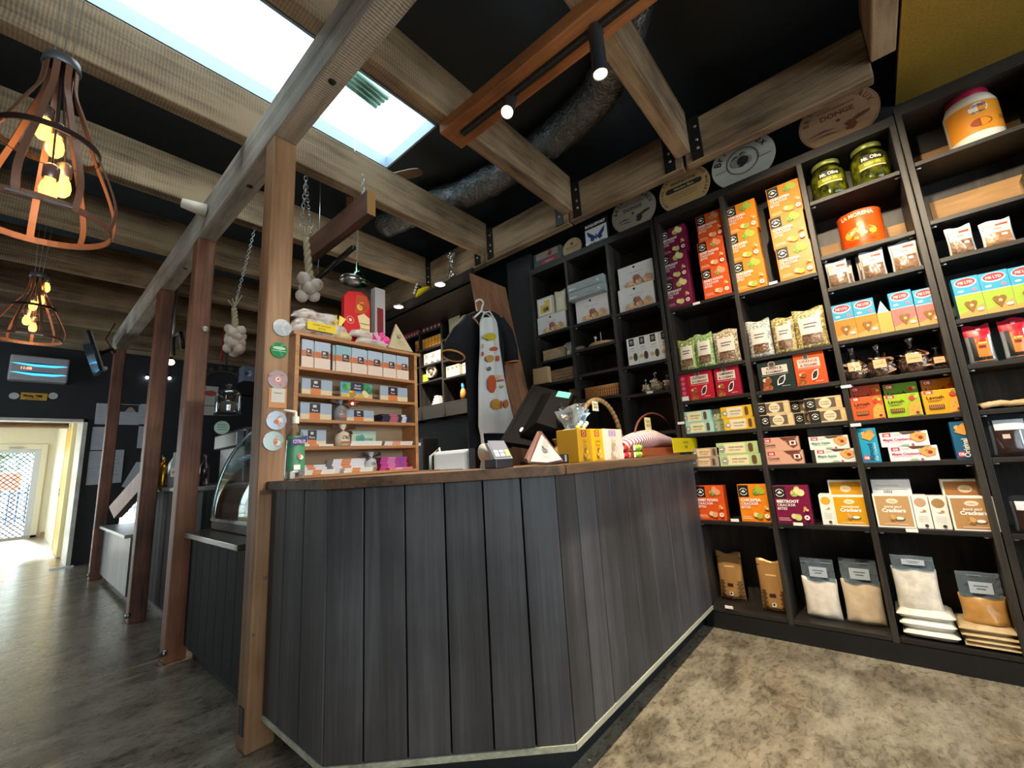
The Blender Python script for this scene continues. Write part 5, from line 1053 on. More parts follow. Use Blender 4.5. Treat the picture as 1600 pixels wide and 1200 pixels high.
mb = MB(); mb.box(a.x, 1.06, ZT, b2.x, 1.12, ZT+.035, DG, .004); h1 = c.z; mb.prism([(a.x+.002, 1.065, ZT+.034), (b2.x, 1.065, ZT+.034), (b2.x, 1.10, h1), (a.x, 1.10, h1)], (0, .015, 0), K('#aab0b4', .3)); mb.build('reader', parent=e)
mb = MB(); f = Face(mb, (a.x+.004, 1.064, ZT+.037), (1, 0, 0), (0, .035, h1-ZT-.034), b2.x-a.x-.008, (h1-ZT)*.85); f.rect(.0, .05, 1, .95, K('#6d7180', .2, emit=.25))
for i in range(3):
    for j in range(2): f.rect(.06+i*.32, .1+j*.18, .3+i*.32, .24+j*.18, K('#dfe36a', .3, emit=.8) if i == 2 else K('#b4b6d8', .3, emit=.6))
mb.build('screen', parent=e)
e = empty('award_plaque', (1.62, 1.0, ZT), 'wedge-shaped certificate plaque like a slice of cheese, on the counter before the till', 'plaque')
a, b2, t = at(826, 722, 'Y', .98), at(880, 717, 'Y', .98), at(851, 673, 'Y', .98)
mb = MB(); BR2 = K('#6b4a42', .4); ml = (a+b2)/2-Vector((0, 0, .008)); mb.prism([(a.x, .98, ZT+.012), (ml.x, .98, ZT), (b2.x, .98, ZT+.01), (b2.x-.002, .99, ZT+.03), (t.x+.006, 1.0, t.z), (t.x-.006, 1.0, t.z), (a.x+.002, .99, ZT+.03)], (0, .012, 0), BR2); mb.build('plinth', parent=e)
mb = MB(); mb.prism([(a.x+.012, .978, ZT+.018), (ml.x, .977, ZT+.01), (b2.x-.012, .978, ZT+.018), (t.x, .995, t.z-.015)], (0, .002, 0), K('#dcd8cf', .35)); f = Face(mb, (a.x, .973, ZT), (1, 0, 0), (0, .1, 1), b2.x-a.x, t.z-ZT); f.circ(.5, .62, .09, K('#b9b7b0', .5)); f.rect(.36, .44, .66, .45, GR); f.text('CHAMPION', .5, .35, .05, GR, 'C', .3); f.rect(.3, .28, .72, .285, GR); f.rect(.26, .2, .76, .205, GR); mb.build('certificate', parent=e)
mb = MB(); a = at(864, 714, 'Y', 1.02); mb.box(a.x, 1.02, ZT, a.x+.12, 1.1, ZT+.04, K('#191c22', .3), .004); mb.box(a.x+.085, 1.018, ZT+.008, a.x+.1, 1.02, ZT+.036, K('#b9c4cc', .3, .5)); mb.build('receipt_printer', label='small black box with silver mark between the wedge plaque and the yellow tea box', cat='printer')
e = empty('canvas_sack', (1.66, 1.06, ZT), 'little beige cloth sack behind the wedge plaque', 'sack')
c = at(878, 700, 'Y', 1.14); mb = MB(); mb.lathe([(.0, 0), (.05, .0), (.06, .03), (.055, .06), (.03, .085), (.035, .1), (.045, .115), (.03, .1)], K('#b08c5c', .8, bump=.4), (c.x, 1.14, ZT), 14); mb.build('sack', parent=e); mb = MB(); mb.tube([(c.x+.031*math.cos(i*.6), 1.14+.031*math.sin(i*.6), ZT+.086) for i in range(10)], .003, K('#6b4a2c', .7), 5, closed=True); mb.build('tie', parent=e)
e = empty('paper_cup', (1.85, 1.12, ZT), 'white cup full of crinkled cellophane bags and coloured sweets', 'cup')
c = at(898, 690, 'Y', 1.17); zc = c.z
mb = MB(); mb.lathe([(0, 0), (.045, 0), (.062, .165), (.06, .165), (.044, .006)], K('#d6d6d2', .5), (c.x, 1.17, ZT), 24); f = front(mb, c.x-.05, ZT+.05, .1, .08, 1.108); f.text('BELL', .5, .6, .16, GR, 'C', .5); f.text('MILK', .5, .3, .16, GR, 'C', .5); mb.build('cup', parent=e)
mb = MB(); rd = random.Random(12); CP = clear('cellophane_crisp', '#dfe9f2', .5, .08, 1.0)
for k in range(11):
    a = k*.57; b0 = Vector((c.x, 1.17, ZT+.14)); d1 = Vector((math.cos(a)*.6, math.sin(a)*.35, 1)).normalized(); s1 = Vector((-math.sin(a), math.cos(a), .2)).normalized(); L = .11+.07*rd.random()
    V = []
    for i in range(5):
        for j in range(4): V.append(b0+d1*L*i/4+s1*(.012+.03*i/4)*(j-1.5)+Vector((rd.random()-.5, rd.random()-.5, rd.random()-.5))*.014)
    mb.add(V, [(i*4+j, i*4+j+1, i*4+j+5, i*4+j+4) for i in range(4) for j in range(3)], CP if k % 3 else K('#b9d3e6', .2, coat=.8))
mb.build('cellophane', parent=e)
mb = MB()
for k in range(6): mb.sphere((c.x-.04+.018*k, 1.12, ZT+.17+.012*(k % 3)), .012, [K('#e9df5a', .4), K('#e9c6da', .4), K('#f2f2ee', .4)][k % 3], 8)
mb.build('sweets', parent=e)
def teabox(a, b2, t, y, cols, label, d=.1, words=('Chamomile', 'Tea')):
    p, q, r = at(*a, 'Y', y), at(*b2, 'Y', y), at(*t, 'Y', y); w, h = q.x-p.x, r.z-ZT
    mb = body(w, h, d, K(cols[0], .4)); f = front(mb, 0, 0, w, h); f.rect(.28, .76, .66, .96, K(cols[1], .5)); f.ring(.47, .86, .1, .03, K(cols[3], .5)); f.text(words[0], .5, .58, .09, K(cols[2], .5), 'C', .7, 0); f.text(words[1], .5, .46, .08, K(cols[2], .5), 'C', .4, 0)
    f.food(.5, .22, .22, [K(cols[2], .5), K(cols[3], .5), K(cols[0], .5)], 9, 5); f.rect(.1, .04, .9, .05, K(cols[2], .5)); return mb.build('tea_box', loc=(p.x, y, ZT+.0005), label=label, cat='box', group='tea boxes on the counter')
teabox((905, 718), (926.5, 716), (904, 670), .985, ('#b98f1e', '#8a2a1e', '#7a5a14', '#d9b23c'), 'dull gold tea box side, leftmost of the tea boxes', .11, ('Chai', 'Tea'))
teabox((927, 717), (945, 715), (921, 670), .98, ('#f0b71c', '#c9402c', '#9a5a14', '#f3e3a0'), 'bright yellow tea box, in the middle of the tea boxes', .1, ('Lemon', 'Ginger'))
teabox((945.5, 715), (975, 713), (941, 670), .978, ('#eadfcf', '#b99ac8', '#b9a888', '#e6c4c4'), 'pale cream tea box with lilac stamp, rightmost of the tea boxes', .1, ('Sleepy', 'Time'))
# wrapped sweets bars, tray, cloth, baskets
for k in range(4):
    x = 2.0+.1*(k // 2); z = ZT+.0+.036*(k % 2); a = at(985 if k < 2 else 1003, 708, 'Y', .97)
    mb = MB(); cx = a.x-.02; c1 = K('#c21f2c' if k < 2 else '#8fc23a', .3, coat=.5)
    mb.tube([(cx-.045, .98, z+.018), (cx-.03, .98, z+.018), (cx+.03, .98, z+.018), (cx+.045, .98, z+.018)], [.004, .017, .017, .004], c1, 10); mb.prism([(cx-.05, .975, z+.004), (cx-.05, .975, z+.032), (cx-.04, .975, z+.018)], (0, .01, 0), WT); mb.prism([(cx+.05, .975, z+.004), (cx+.05, .975, z+.032), (cx+.04, .975, z+.018)], (0, .01, 0), K('#4aa0c8', .4)); mb.tube([(cx-.004, .98, z+.018), (cx+.004, .98, z+.018)], .0176, K('#f3e9a0', .4), 10)
    mb.build('wrapped_sweet', label='%s wrapped sweet, %s one, beside the tea boxes' % (('red', 'green and blue')[k // 2], ('lower', 'upper')[k % 2]), cat='sweet', group='wrapped sweets')
TR = wood('red_tray', [(.3, '#6b2f1a'), (.6, '#94492a'), (.85, '#b0603a')], 'X', .05, 12, .4, .15, spec=.5)
a, b2 = at(1008, 708, 'Y', .95), at(1062, 704, 'Y', .95)
e = TRAY = empty('wooden_trug', ((a.x+b2.x)/2, 1.075, ZT), 'red-brown wooden trug with arched handle and yellow tag on the counter', 'basket')
mb = MB(); mb.box(a.x, .95, ZT, b2.x, 1.2, ZT+.008, TR); mb.build('base', parent=e)
for q in ((a.x, .95, b2.x, .962), (a.x, 1.188, b2.x, 1.2), (a.x, .962, a.x+.012, 1.188), (b2.x-.012, .962, b2.x, 1.188)): mb = MB(); mb.box(q[0], q[1], ZT+.008, q[2], q[3], ZT+.05, TR, .002); mb.build('side', parent=e)
m, t, b = newmat('striped_cloth'); N, L = t.nodes, t.links; tc = N.new('ShaderNodeTexCoord'); wv = N.new('ShaderNodeTexWave'); wv.bands_direction = 'X'; wv.inputs['Scale'].default_value = 13; L.new(tc.outputs['Object'], wv.inputs['Vector']); r = ramp(t, wv.outputs['Fac'], [(.3, '#b03a50'), (.5, '#efe6e2')]); L.new(r.outputs['Color'], b.inputs['Base Color']); b.inputs['Roughness'].default_value = .9; STR = m
a2, b3 = at(973, 690, 'Y', 1.06), at(1055, 690, 'Y', 1.06); mb = MB(); n = 24; k2 = 10; V = []; x0, x1 = a2.x, b3.x
for i in range(n+1):
    u = i/n; rr = .018+.045*math.sin(PI*min(1, u*1.02))**.7*(1-.35*u)
    for j in range(k2): t2 = 2*PI*j/k2; V.append((x0+(x1-x0)*u, 1.07+1.5*rr*math.cos(t2)*(1+.1*math.sin(7*u)), ZT+.052+max(rr, 0)*(1.0+math.sin(t2))+.004*math.sin(11*u+j)))
F = [(i*k2+j, i*k2+(j+1) % k2, (i+1)*k2+(j+1) % k2, (i+1)*k2+j) for i in range(n) for j in range(k2)]+[tuple(range(k2)), tuple(range(n*k2, n*k2+k2))[::-1]]
mb.add(V, F, STR, True); o = mb.build('striped_cloth_roll', label='white and pink striped cloth bundle lying across the wooden trug', cat='cloth')
def hoop_basket(cx, cy, rx, ht, z, col, label, rim, thick, dip=.1, weave=True):
    e = empty('hoop_basket', (cx, cy, z), label, 'basket'); M = K(col, .5, bump=.3, bscale=120)
    pts = [(cx+rx*math.cos(a), cy, z+dip+(ht-dip)*math.sin(a)) for a in [PI*i/24 for i in range(25)]]
    mb = MB(); mb.tube(pts, thick, M, 8); 
    if thick > .007:
        for i in range(0, 24): mb.tube([pts[i], (Vector(pts[i])+Vector(pts[min(24, i+1)]))/2], thick*1.18, K('#b99462', .5), 8)
    mb.build('handle', parent=e)
    mb = MB(); BM = K(rim, .55, bump=.3)
    for k in range(6): q = k/5; mb.tube([(cx+(rx*(.7+.3*q))*math.cos(a), cy+(rx*.42*(.7+.3*q))*math.sin(a), z+.008+(dip-.0)*q) for a in [2*PI*i/28 for i in range(28)]], .007, BM, 6, closed=True)
    for i in range(20): a = 2*PI*i/20; mb.tube([(cx+rx*.7*math.cos(a), cy+rx*.3*math.sin(a), z+.004), (cx+rx*math.cos(a), cy+rx*.42*math.sin(a), z+dip)], .005, BM, 5)
    mb.lathe([(0, .002), (rx*.3, .002), (rx*.69, .008), (0, .008)], BM, (cx, cy, z), 20); mb.build('bowl', parent=e)
    return e
def tag(x, y, z, w, h, rows, label, col='#f2e9c8', par=None):
    mb = MB(); mb.box(x, y, z, x+w, y+.003, z+h, K(col, .5)); f = front(mb, x, z, w, h, y-.0005)
    for i, (t, c) in enumerate(rows): f.text(t, .5, .62-.34*i, .2, K(c, .5), 'C', .8)
    if par: return mb.build('price_card', parent=par)
    return mb.build('price_card', label=label, cat='price card')
c = at(946, 624, 'Y', 1.3); l, r_ = at(911, 660, 'Y', 1.3), at(977, 665, 'Y', 1.3); rx = (r_.x-l.x)/2
hb_ = hoop_basket((l.x+r_.x)/2, 1.34, rx, c.z-ZT, ZT, '#c9a878', 'pale cane basket with tall round handle and small price card, behind the tea boxes', '#b08c5c', .014, .1)
q = at(926, 634, 'Y', 1.28); tag(q.x, 1.28, q.z-.03, .07, .06, (('Basket', '#a08820'), ('$59.50', '#6a5a40')), '', '#efe9cf', hb_)
c = at(1024, 646, 'Y', 1.07); l, r_ = at(992, 690, 'Y', 1.07), at(1057, 690, 'Y', 1.07); rx = (r_.x-l.x)/2; cx = (l.x+r_.x)/2
mb = MB(); mb.tube([(cx+rx*math.cos(a), 1.075, ZT+.04+(c.z-ZT-.04)*abs(math.sin(a))**.8) for a in [PI*i/26 for i in range(27)]], .0065, K('#7b4228', .5, bump=.3), 8); mb.build('handle', parent=TRAY)
q = at(1008, 662, 'Y', 1.06); tag(q.x, 1.06, q.z-.04, .09, .08, (('Baskets', '#b08a20'), ('$45.00', '#8a7a40')), '', '#efe2a0', TRAY)
q = at(1053, 707, 'Y', .9); q2 = at(1088, 684, 'Y', .9); tag(q.x, .9, q.z-.002, q2.x-q.x, q2.z-q.z, (('Sourdough', '#a08a10'), ('$9.50', '#6a6210')), 'bright yellow handwritten price card hanging off the right end of the counter', '#dcc400')
mb = MB(); q = at(1045, 682, 'Y', 1.12); mb.sphere((q.x, 1.12, q.z), .02, K('#e0cf4a', .5), 10, (2.0, .8, .8)); mb.build('yellow_lemon_toy', label='small yellow thing peeping over the striped cloth', cat='decoration')
# soap bottle
e = empty('pump_bottle', (.80, 1.62, ZT), 'clear pump bottle with purple and green label at the left end of the counter', 'bottle')
a, b2, t = at(443, 745, 'Y', 1.62), at(475, 741, 'Y', 1.62), at(459, 640, 'Y', 1.62); c = Vector(((a.x+b2.x)/2, 1.62, ZT)); r = (b2.x-a.x)/2*.98; H = t.z-ZT
CLB = clear('bottle_plastic', '#eef3f2', .9, .06, 0); prof = [(0, 0), (r*.95, 0), (r, .01), (r*.98, H*.18), (r*.9, H*.45), (r*.88, H*.62), (r*.45, H*.76), (r*.3, H*.79), (r*.3, H*.82)]
mb = MB(); mb.lathe([(a2, z) for a2, z in prof], CLB, tuple(c), 24); mb.build('bottle', parent=e)
mb = MB(); mb.lathe([(r*.33, H*.8), (r*.33, H*.9), (r*.15, H*.9), (r*.12, H*.97), (0, H*.98)], WT, tuple(c), 14); mb.tube([c+Vector((0, 0, H*.97)), c+Vector((-r*1.2, 0, H*.985))], r*.12, WT, 8); mb.build('pump', parent=e)
mb = MB(); n = 12; V = []
for i in range(n+1): a = -PI/2-1.15+2.3*i/n; V += [(c.x+r*.985*math.cos(a), c.y+r*.985*math.sin(a), c.z+H*.14), (c.x+r*.93*math.cos(a), c.y+r*.93*math.sin(a), c.z+H*.62)]
mb.add(V, [(2*i, 2*i+2, 2*i+3, 2*i+1) for i in range(n)], K('#4f8f6a', .4), True)
f = front(mb, c.x-r*.8, c.z+H*.14, r*1.6, H*.48, c.y-r-.001); f.polyg([(0, .68), (1, .8), (1, 1), (0, .9)], K('#2f2a5a', .4)); f.text('CITRUS', .5, .78, .1, K('#c9a8e0', .4), 'C', .8, .04); f.rect(.2, .02, .6, .16, WT); f.food(.5, .4, .25, [K('#d07a5a', .4), K('#2f7a4a', .4), K('#e8e4d0', .4)], 7, 4); mb.build('label_band', parent=e)
# round magnets on the post
for k, (x, y, r, c1, c2, lab) in enumerate(((441, 512, .041, '#aebccb', '#cfd8de', 'pale blue-grey round magnet, topmost on the post'), (436, 547, .037, '#2f8f5c', '#5fc890', 'glossy green round magnet, second from the top'), (434, 593, .043, '#b9a9a9', '#d0607a', 'flower-patterned round magnet above the small card'), (432, 657, .043, '#9fb6cf', '#d9703c', 'blue and orange round magnet below the small card'), (427, 689, .043, '#8fb0a8', '#d4605a', 'multicoloured round magnet, lowest on the post'))):
    p = at(x, y, 'Y', 2.03); M = speck('magnet_%d' % k, [(.35, c1), (.5, c1), (.58, c2), (.7, '#e8e4dc')], 22, .15, 0, coat=.8, dist=1)
    mb = MB(); n = 28; pts = [(p.x+r*math.cos(2*PI*i/n), 2.034, p.z+r*math.sin(2*PI*i/n)) for i in range(n)]; mb.prism(pts, (0, -.006, 0), M); f = front(mb, p.x-r, p.z-r, 2*r, 2*r, 2.0275)
    if k == 2: f.circ(.5, .5, .24, K('#e08a9a', .3)); f.circ(.5, .5, .14, K('#e6dccb', .3)); f.food(.5, .5, .06, [BK], 3, 1)
    if k == 1: f.ell(.5, .62, .38, .1, K('#a9e0bf', .3)); f.rect(.1, .42, .9, .46, K('#bfe6c9', .3))
    if k >= 3: f.food(.6, .45, .22, [K('#d9703c', .3), K('#e8a09a', .3), K('#e9e4da', .3)], 7, k)
    if k == 0: f.text('made here', .5, .5, .1, K('#8fa0b4', .3), 'C', .6)
    mb.build('round_magnet', label=lab, cat='magnet', group='round magnets on the post')
p = at(434, 622, 'Y', 2.03); mb = MB(); mb.box(p.x-.038, 2.03, p.z-.045, p.x+.038, 2.034, p.z+.045, K('#d9965c', .5)); mb.box(p.x-.028, 2.028, p.z-.02, p.x+.03, 2.031, p.z+.045, K('#dedad2', .5)); f = front(mb, p.x-.02, p.z, .04, .04, 2.0275); f.text('coasters', .5, .5, .2, GR, 'C', .8); mb.build('small_card', label='small white and orange card between the round magnets on the post', cat='card')

# ------------------------------------------------------------------ pine display shelf with the books
YS = 2.2; XL, XR = at(459, 620, 'Y', YS).x, at(653, 640, 'Y', YS).x; DP = .15
e = empty('pine_display_shelf', ((XL+XR)/2, YS+.08, ZT), 'small pine shelf of books standing on the counter by the post', 'shelf')
zt = at(560, 538, 'Y', YS).z
for x in (XL, XR-.022): mb = MB(); mb.box(x, YS, ZT, x+.022, YS+DP, zt, PINE, .002); mb.build('side_panel', parent=e)
SZ = [ZT+.014]+[at(560, y, 'Y', YS).z for y in (696.5, 657.5, 621.5, 583.5)]+[zt+.012]
for k, z in enumerate(SZ):
    mb = MB(); x0, x1 = (XL+.022, XR-.022) if k < 5 else (XL-.01, XR+.03); mb.box(x0, YS-.0, z-.018 if k else ZT, x1, YS+DP, z, PINE, .002); mb.build('shelf_board', parent=e)
mb = MB(); mb.box(XL+.022, YS+DP-.006, ZT+.02, XR-.022, YS+DP, zt, BACKPINE); mb.build('back_panel', parent=e)
def cover(w, h, d, k=0, tall=True):
    sky = K('#b4c8de', .35) if k != 2 else K('#8fc0d0', .35); mb = MB(); mb.box(0, 0, 0, w, d, h, WT, .0008); f = front(mb, 0, 0, w, h, -.0004)
    f.rect(0, .62, 1, 1, sky); f.rect(0, .4, 1, .62, K('#d5743f', .4)); f.rect(0, 0, 1, .4, K('#f2ddd0', .35))
    for i in range(6): f.k -= 1 if i else 0; f.rect(.03+.16*i, 0.0, .035+.16*i, 1, K('#dde4ea', .35))
    f.rect(.42, .42, .86, .68, K('#2c2a33', .4)); f.rect(.5, .56, .68, .64, K('#dcd9d4', .4)); f.text('Pure', .64, .46, .08, WT, 'C', .3, 0); return mb
xs = [(471, 489.5, 525.5), (491.6, 517, 531.5), (525, 549, 534.5), (550, 571.5, 538), (575, 597, 543), (599, 619, 547), (619.8, 638.5, 550)]
NTH = ('first', 'second', 'third', 'fourth', 'fifth', 'sixth', 'last')
for k, (xa, xb, yt) in enumerate(xs):
    a, b2, t = at(xa, 560, 'Y', YS+.02), at(xb, 560, 'Y', YS+.02), at((xa+xb)/2, yt+1, 'Y', YS+.02)
    h = min(t.z, zt-.02)-SZ[4]-.001; w = b2.x-a.x-.003
    o = cover(w, h, .012, k).build('guide_book', loc=(a.x, YS+.02, SZ[4]+.0006), label='upright blue, orange and cream book, %s from the left on the top pine shelf' % NTH[k], cat='book', group='upright books on the top pine shelf')
    again(o, dx=-.012 if k else .004, dy=.0135, label='upright book standing behind the %s one from the left on the top pine shelf' % NTH[k])
def land(w, h, d, kind=0):
    mb = MB(); mb.box(0, 0, 0, w, d, h, WT, .0008); f = front(mb, 0, 0, w, h, -.0004)
    if kind == 0: f.rect(0, .35, 1, 1, K('#a8bad0', .35)); f.rect(0, 0, 1, .35, K('#ecd9b4', .35)); f.rect(.28, 0, .62, .45, K('#e0854a', .4)); f.rect(.28, .42, .62, .98, K('#2c2a33', .4)); f.text('Pure', .45, .5, .13, WT, 'C', .25); f.rect(.38, .72, .5, .88, K('#dcd9d4', .4))
    elif kind == 1: f.rect(0, .3, 1, 1, K('#5fb0d0', .35)); f.food(.15, .7, .14, [K('#3f9a5a', .4), K('#7cc06a', .4)], 7, 2); f.food(.82, .65, .16, [K('#3f9a5a', .4), K('#2f7a4a', .4)], 7, 5); f.rect(0, 0, 1, .3, K('#e6c08a', .35)); f.food(.3, .2, .16, [K('#e07a3a', .4), K('#e9d24a', .4), K('#6aa84a', .4)], 8, 1); f.food(.7, .16, .16, [K('#e8b45a', .4), K('#f0e0b0', .4)], 8, 3); f.rect(.3, .5, .68, 1, K('#1f3350', .4)); f.text('Good', .49, .76, .13, WT, 'C', .28); f.text('Haven', .49, .58, .13, WT, 'C', .28)
    elif kind == 2: f.rect(0, 0, 1, 1, K('#b9d0c0', .35)); f.food(.3, .5, .2, [K('#7ab08a', .4), K('#5fa0b0', .4)], 8, 2); f.text('cellar notes', .5, .4, .2, K('#4f9a6a', .4), 'C', .7)
    return mb
def landbook(xa, xb, yt, row, kind, lab, y=.03):
    a, b2 = at(xa, 650, 'Y', YS+y), at(xb, 650, 'Y', YS+y); z = SZ[row]; t = at((xa+xb)/2, yt, 'Y', YS+y)
    return land(b2.x-a.x, t.z-z, .012, kind).build('picture_book', loc=(a.x, YS+y, z+.0006), label=lab, cat='book', group='wide books facing out on the pine shelf')
landbook(470, 518, 593, 3, 0, 'wide blue and orange book at the left of the second pine shelf'); landbook(531.5, 581, 599, 3, 1, 'wide book with palm trees and dark badge, in the middle of the second pine shelf'); landbook(594, 637, 605, 3, 0, 'wide blue and orange book at the right of the second pine shelf')
landbook(469, 518, 630, 2, 0, 'wide blue and orange book at the left of the third pine shelf'); landbook(540, 584, 641, 2, 0, 'wide pale blue and orange book in the middle of the third pine shelf', .05)
landbook(470, 510, 672, 1, 0, 'wide blue and orange book at the left of the fourth pine shelf', .06); landbook(550, 587, 674, 1, 2, 'pale green book at the back of the fourth pine shelf', .08)
def stackb(xa, xb, n, row, y, t, cols, lab, g, z0=0):
    z = SZ[row]+z0; a, b2 = at(xa, 715, 'Y', YS+y), at(xb, 715, 'Y', YS+y); w = b2.x-a.x
    for i in range(n):
        dx = .004*((i*7) % 3-1); mb = MB(); mb.box(0, 0, 0, w-.006, DP-.02-y, t, K(cols[0], .4), .0006); f = front(mb, 0, 0, w-.006, t, -.0004)
        for j, c in enumerate(cols[1:]): u = .38+.3*j; f.rect(u-.12 if j == 0 else u, .06, u+.16, .94, K(c, .4))
        pos = '' if n == 1 else ', bottom one' if i == 0 else ', top one' if i == n-1 else ', %s from below' % NTH[i]
        mb.build('lying_book', loc=(a.x+dx+.003, YS+y, z+.0004+i*(t+.0004)), label=lab+pos, cat='book', group=g)
stackb(597, 643, 4, 2, .02, .012, ('#2a2c48', '#c8687c', '#e8e4ea'), 'navy and pink book in the flat stack on the third pine shelf', 'navy books lying on the third pine shelf')
stackb(469, 523, 1, 1, .005, .011, ('#f0ece4', '#e08a4a'), 'white book with orange band at the left of the fourth pine shelf', 'books lying on the fourth pine shelf')
stackb(548, 598, 2, 1, .01, .013, ('#f2efec',), 'plain white book lying on the fourth pine shelf', 'books lying on the fourth pine shelf')
stackb(601, 646, 2, 1, .01, .012, ('#f0e6e6', '#eaa07a'), 'white and peach book lying on the fourth pine shelf', 'books lying on the fourth pine shelf')
stackb(468, 511, 4, 0, .055, .0125, ('#dfe0ef', '#e0804a'), 'lilac orange-banded book, back left stack, bottom pine shelf', 'books stacked on the bottom pine shelf')
stackb(476, 525, 2, 0, .005, .012, ('#f3f0ec', '#e88a4c'), 'white orange-banded book, front left pair, bottom pine shelf', 'books stacked on the bottom pine shelf')
stackb(519, 571, 6, 0, .055, .0125, ('#e3e3f0', '#e0804a'), 'lilac orange-banded book, middle stack, bottom pine shelf', 'books stacked on the bottom pine shelf')
stackb(538, 584, 2, 0, .005, .012, ('#f3f0ec', '#e88a4c'), 'white orange-banded book, front middle pair, bottom pine shelf', 'books stacked on the bottom pine shelf')
stackb(594, 636, 6, 0, .045, .0125, ('#c4479a', '#d88ac4', '#8a5ac0'), 'magenta book stacked at the right of the bottom pine shelf', 'magenta books on the bottom pine shelf')
stackb(609, 646, 1, 0, .005, .012, ('#e88aa8', '#f0c8d4'), 'pink book lying in front of the magenta stack', 'books stacked on the bottom pine shelf')
def giftbag(xc, row, y, w, h, body_c, print_c, label, rib='#4a2a20'):
    c = at(xc, 660, 'Y', YS+y); z = SZ[row]+.0006; e = empty('gift_bag', (c.x, YS+y, z), label, 'gift bag', 'small gift bags between the books')
    mb = MB(); mb.lathe([(0, 0), (w*.5, 0), (w*.52, h*.3), (w*.45, h*.6), (w*.12, h*.72), (w*.3, h), (0, h*.95)], K(body_c, .3, coat=.5), (c.x, YS+y, z), 14); f = front(mb, c.x-w*.4, z+h*.1, w*.8, h*.5, YS+y-w*.53); f.text('Oh!', .5, .4, .35, K(print_c, .5), 'C', .6); f.rect(.1, .02, .9, .2, K('#c0703a', .5)); mb.build('bag', parent=e)
    mb = MB()
    for s in (-1, 1): mb.prism([(c.x, YS+y-w*.2, z+h*.7), (c.x+s*w*.75, YS+y-w*.25, z+h*1.0), (c.x+s*w*.9, YS+y-w*.2, z+h*.8)], (0, .003, 0), K(rib, .4)); mb.prism([(c.x, YS+y-w*.2, z+h*.7), (c.x+s*w*.5, YS+y-w*.4, z+h*.66), (c.x+s*w*.62, YS+y-w*.35, z+h*.52)], (0, .003, 0), K(rib, .4))
    mb.build('ribbon', parent=e)
giftbag(531, 2, .03, .07, .125, '#8f98a4', '#c07a3a', 'small clear gift bag with brown ribbon on the third pine shelf')
giftbag(535, 1, .03, .08, .12, '#ecdcc4', '#8a5a3a', 'cream gift bag with brown ribbon on the fourth pine shelf')
giftbag(579, 0, .05, .07, .11, '#c9ccd2', '#5a5a60', 'pale gift bag with dark ribbon on the bottom pine shelf', '#2a2830')
mb = MB(); p = at(549, 630, 'Y', YS-.01); 
for k in range(6): a = k*PI/3+.3; mb.prism([(p.x-.008*math.sin(a), YS-.02, p.z+.008*math.cos(a)), (p.x+.045*math.cos(a), YS-.024, p.z+.028*math.sin(a)), (p.x+.008*math.sin(a), YS-.02, p.z-.008*math.cos(a))], (0, .006, 0), K('#a0402c', .35, coat=.6))
mb.sphere((p.x, YS-.022, p.z-.004), .007, K('#ffd9a0', .3, emit=4), 8); mb.build('red_star_decoration', label='small red star decoration with a lit centre pinned to the pine shelf edge', cat='decoration')
# goods on top of the pine shelf
ZS = zt+.0125
mb = MB(); a, b2 = at(462, 510, 'Y', YS+.06), at(546, 520, 'Y', YS+.06); NG = speck('nougat_wrap', [(.3, '#a98a70'), (.5, '#d9cfca'), (.7, '#f0ecea')], 25, .15, .5, coat=1)
def loaf(x0, x1, y, z, w, h, mat, name, label, cat='bag', tw=.25, seed=1, grp=None):
    mb = MB(); n = 16; k2 = 12; V = []
    for i in range(n+1):
        u = i/n; e2 = min(1, math.sin(PI*min(1, max(0, u)))*1.8)**.5 if 0 < u < 1 else .12
        for j in range(k2): t = 2*PI*j/k2; V.append((x0+(x1-x0)*u, y+w*.5*e2*math.cos(t), z+h*.5*e2*(1+math.sin(t))+.005*math.sin(13*u+j*1.7+seed)*(e2 > .3)*(math.sin(t) > -.5)))
    mb.add(V, [(i*k2+j, i*k2+(j+1) % k2, (i+1)*k2+(j+1) % k2, (i+1)*k2+j) for i in range(n) for j in range(k2)]+[tuple(range(k2)), tuple(range(n*k2, n*k2+k2))[::-1]], mat, True)
    f = front(mb, x0+(x1-x0)*.2, z+h*.3, (x1-x0)*.6, h*.3, y-w*.5-.003); f.text('NOUGAT', .5, .2, .5, K('#8a6a74', .5), 'C', .9)
    return mb.build(name, label=label, cat=cat, group=grp)
loaf(a.x-.05, b2.x, YS+.05, ZS, .10, .10, NG, 'nougat_bag', 'lower crinkled clear bag of nougat at the left end on top of the pine shelf', grp='nougat bags on the pine shelf')
loaf(a.x-.03, b2.x-.06, YS+.055, ZS+.092, .09, .055, NG, 'nougat_bag', 'upper crinkled clear bag of nougat at the left end on top of the pine shelf', seed=3, grp='nougat bags on the pine shelf')
a, b2 = at(552, 520, 'Y', YS+.05), at(592, 528, 'Y', YS+.05)
loaf(a.x, b2.x+.05, YS+.04, ZS, .07, .05, K('#d8cfc8', .25, coat=.8), 'nougat_bar', 'nougat bar with printed wrapper lying before the pink ribbon, lower', 'bar', grp='nougat bars'); loaf(a.x-.03, b2.x, YS+.05, ZS+.048, .07, .045, K('#e3dad0', .25, coat=.8), 'nougat_bar', 'nougat bar with printed wrapper lying before the pink ribbon, upper', 'bar', seed=2, grp='nougat bars')
a, b2, t = at(480, 506, 'Y', YS-.012), at(524.5, 519, 'Y', YS-.012), at(480, 501, 'Y', YS-.012)
mb = MB(); h = at(482, 502, 'Y', YS-.012).z-at(482, 513, 'Y', YS-.012).z; z = at(482, 514, 'Y', YS-.012).z
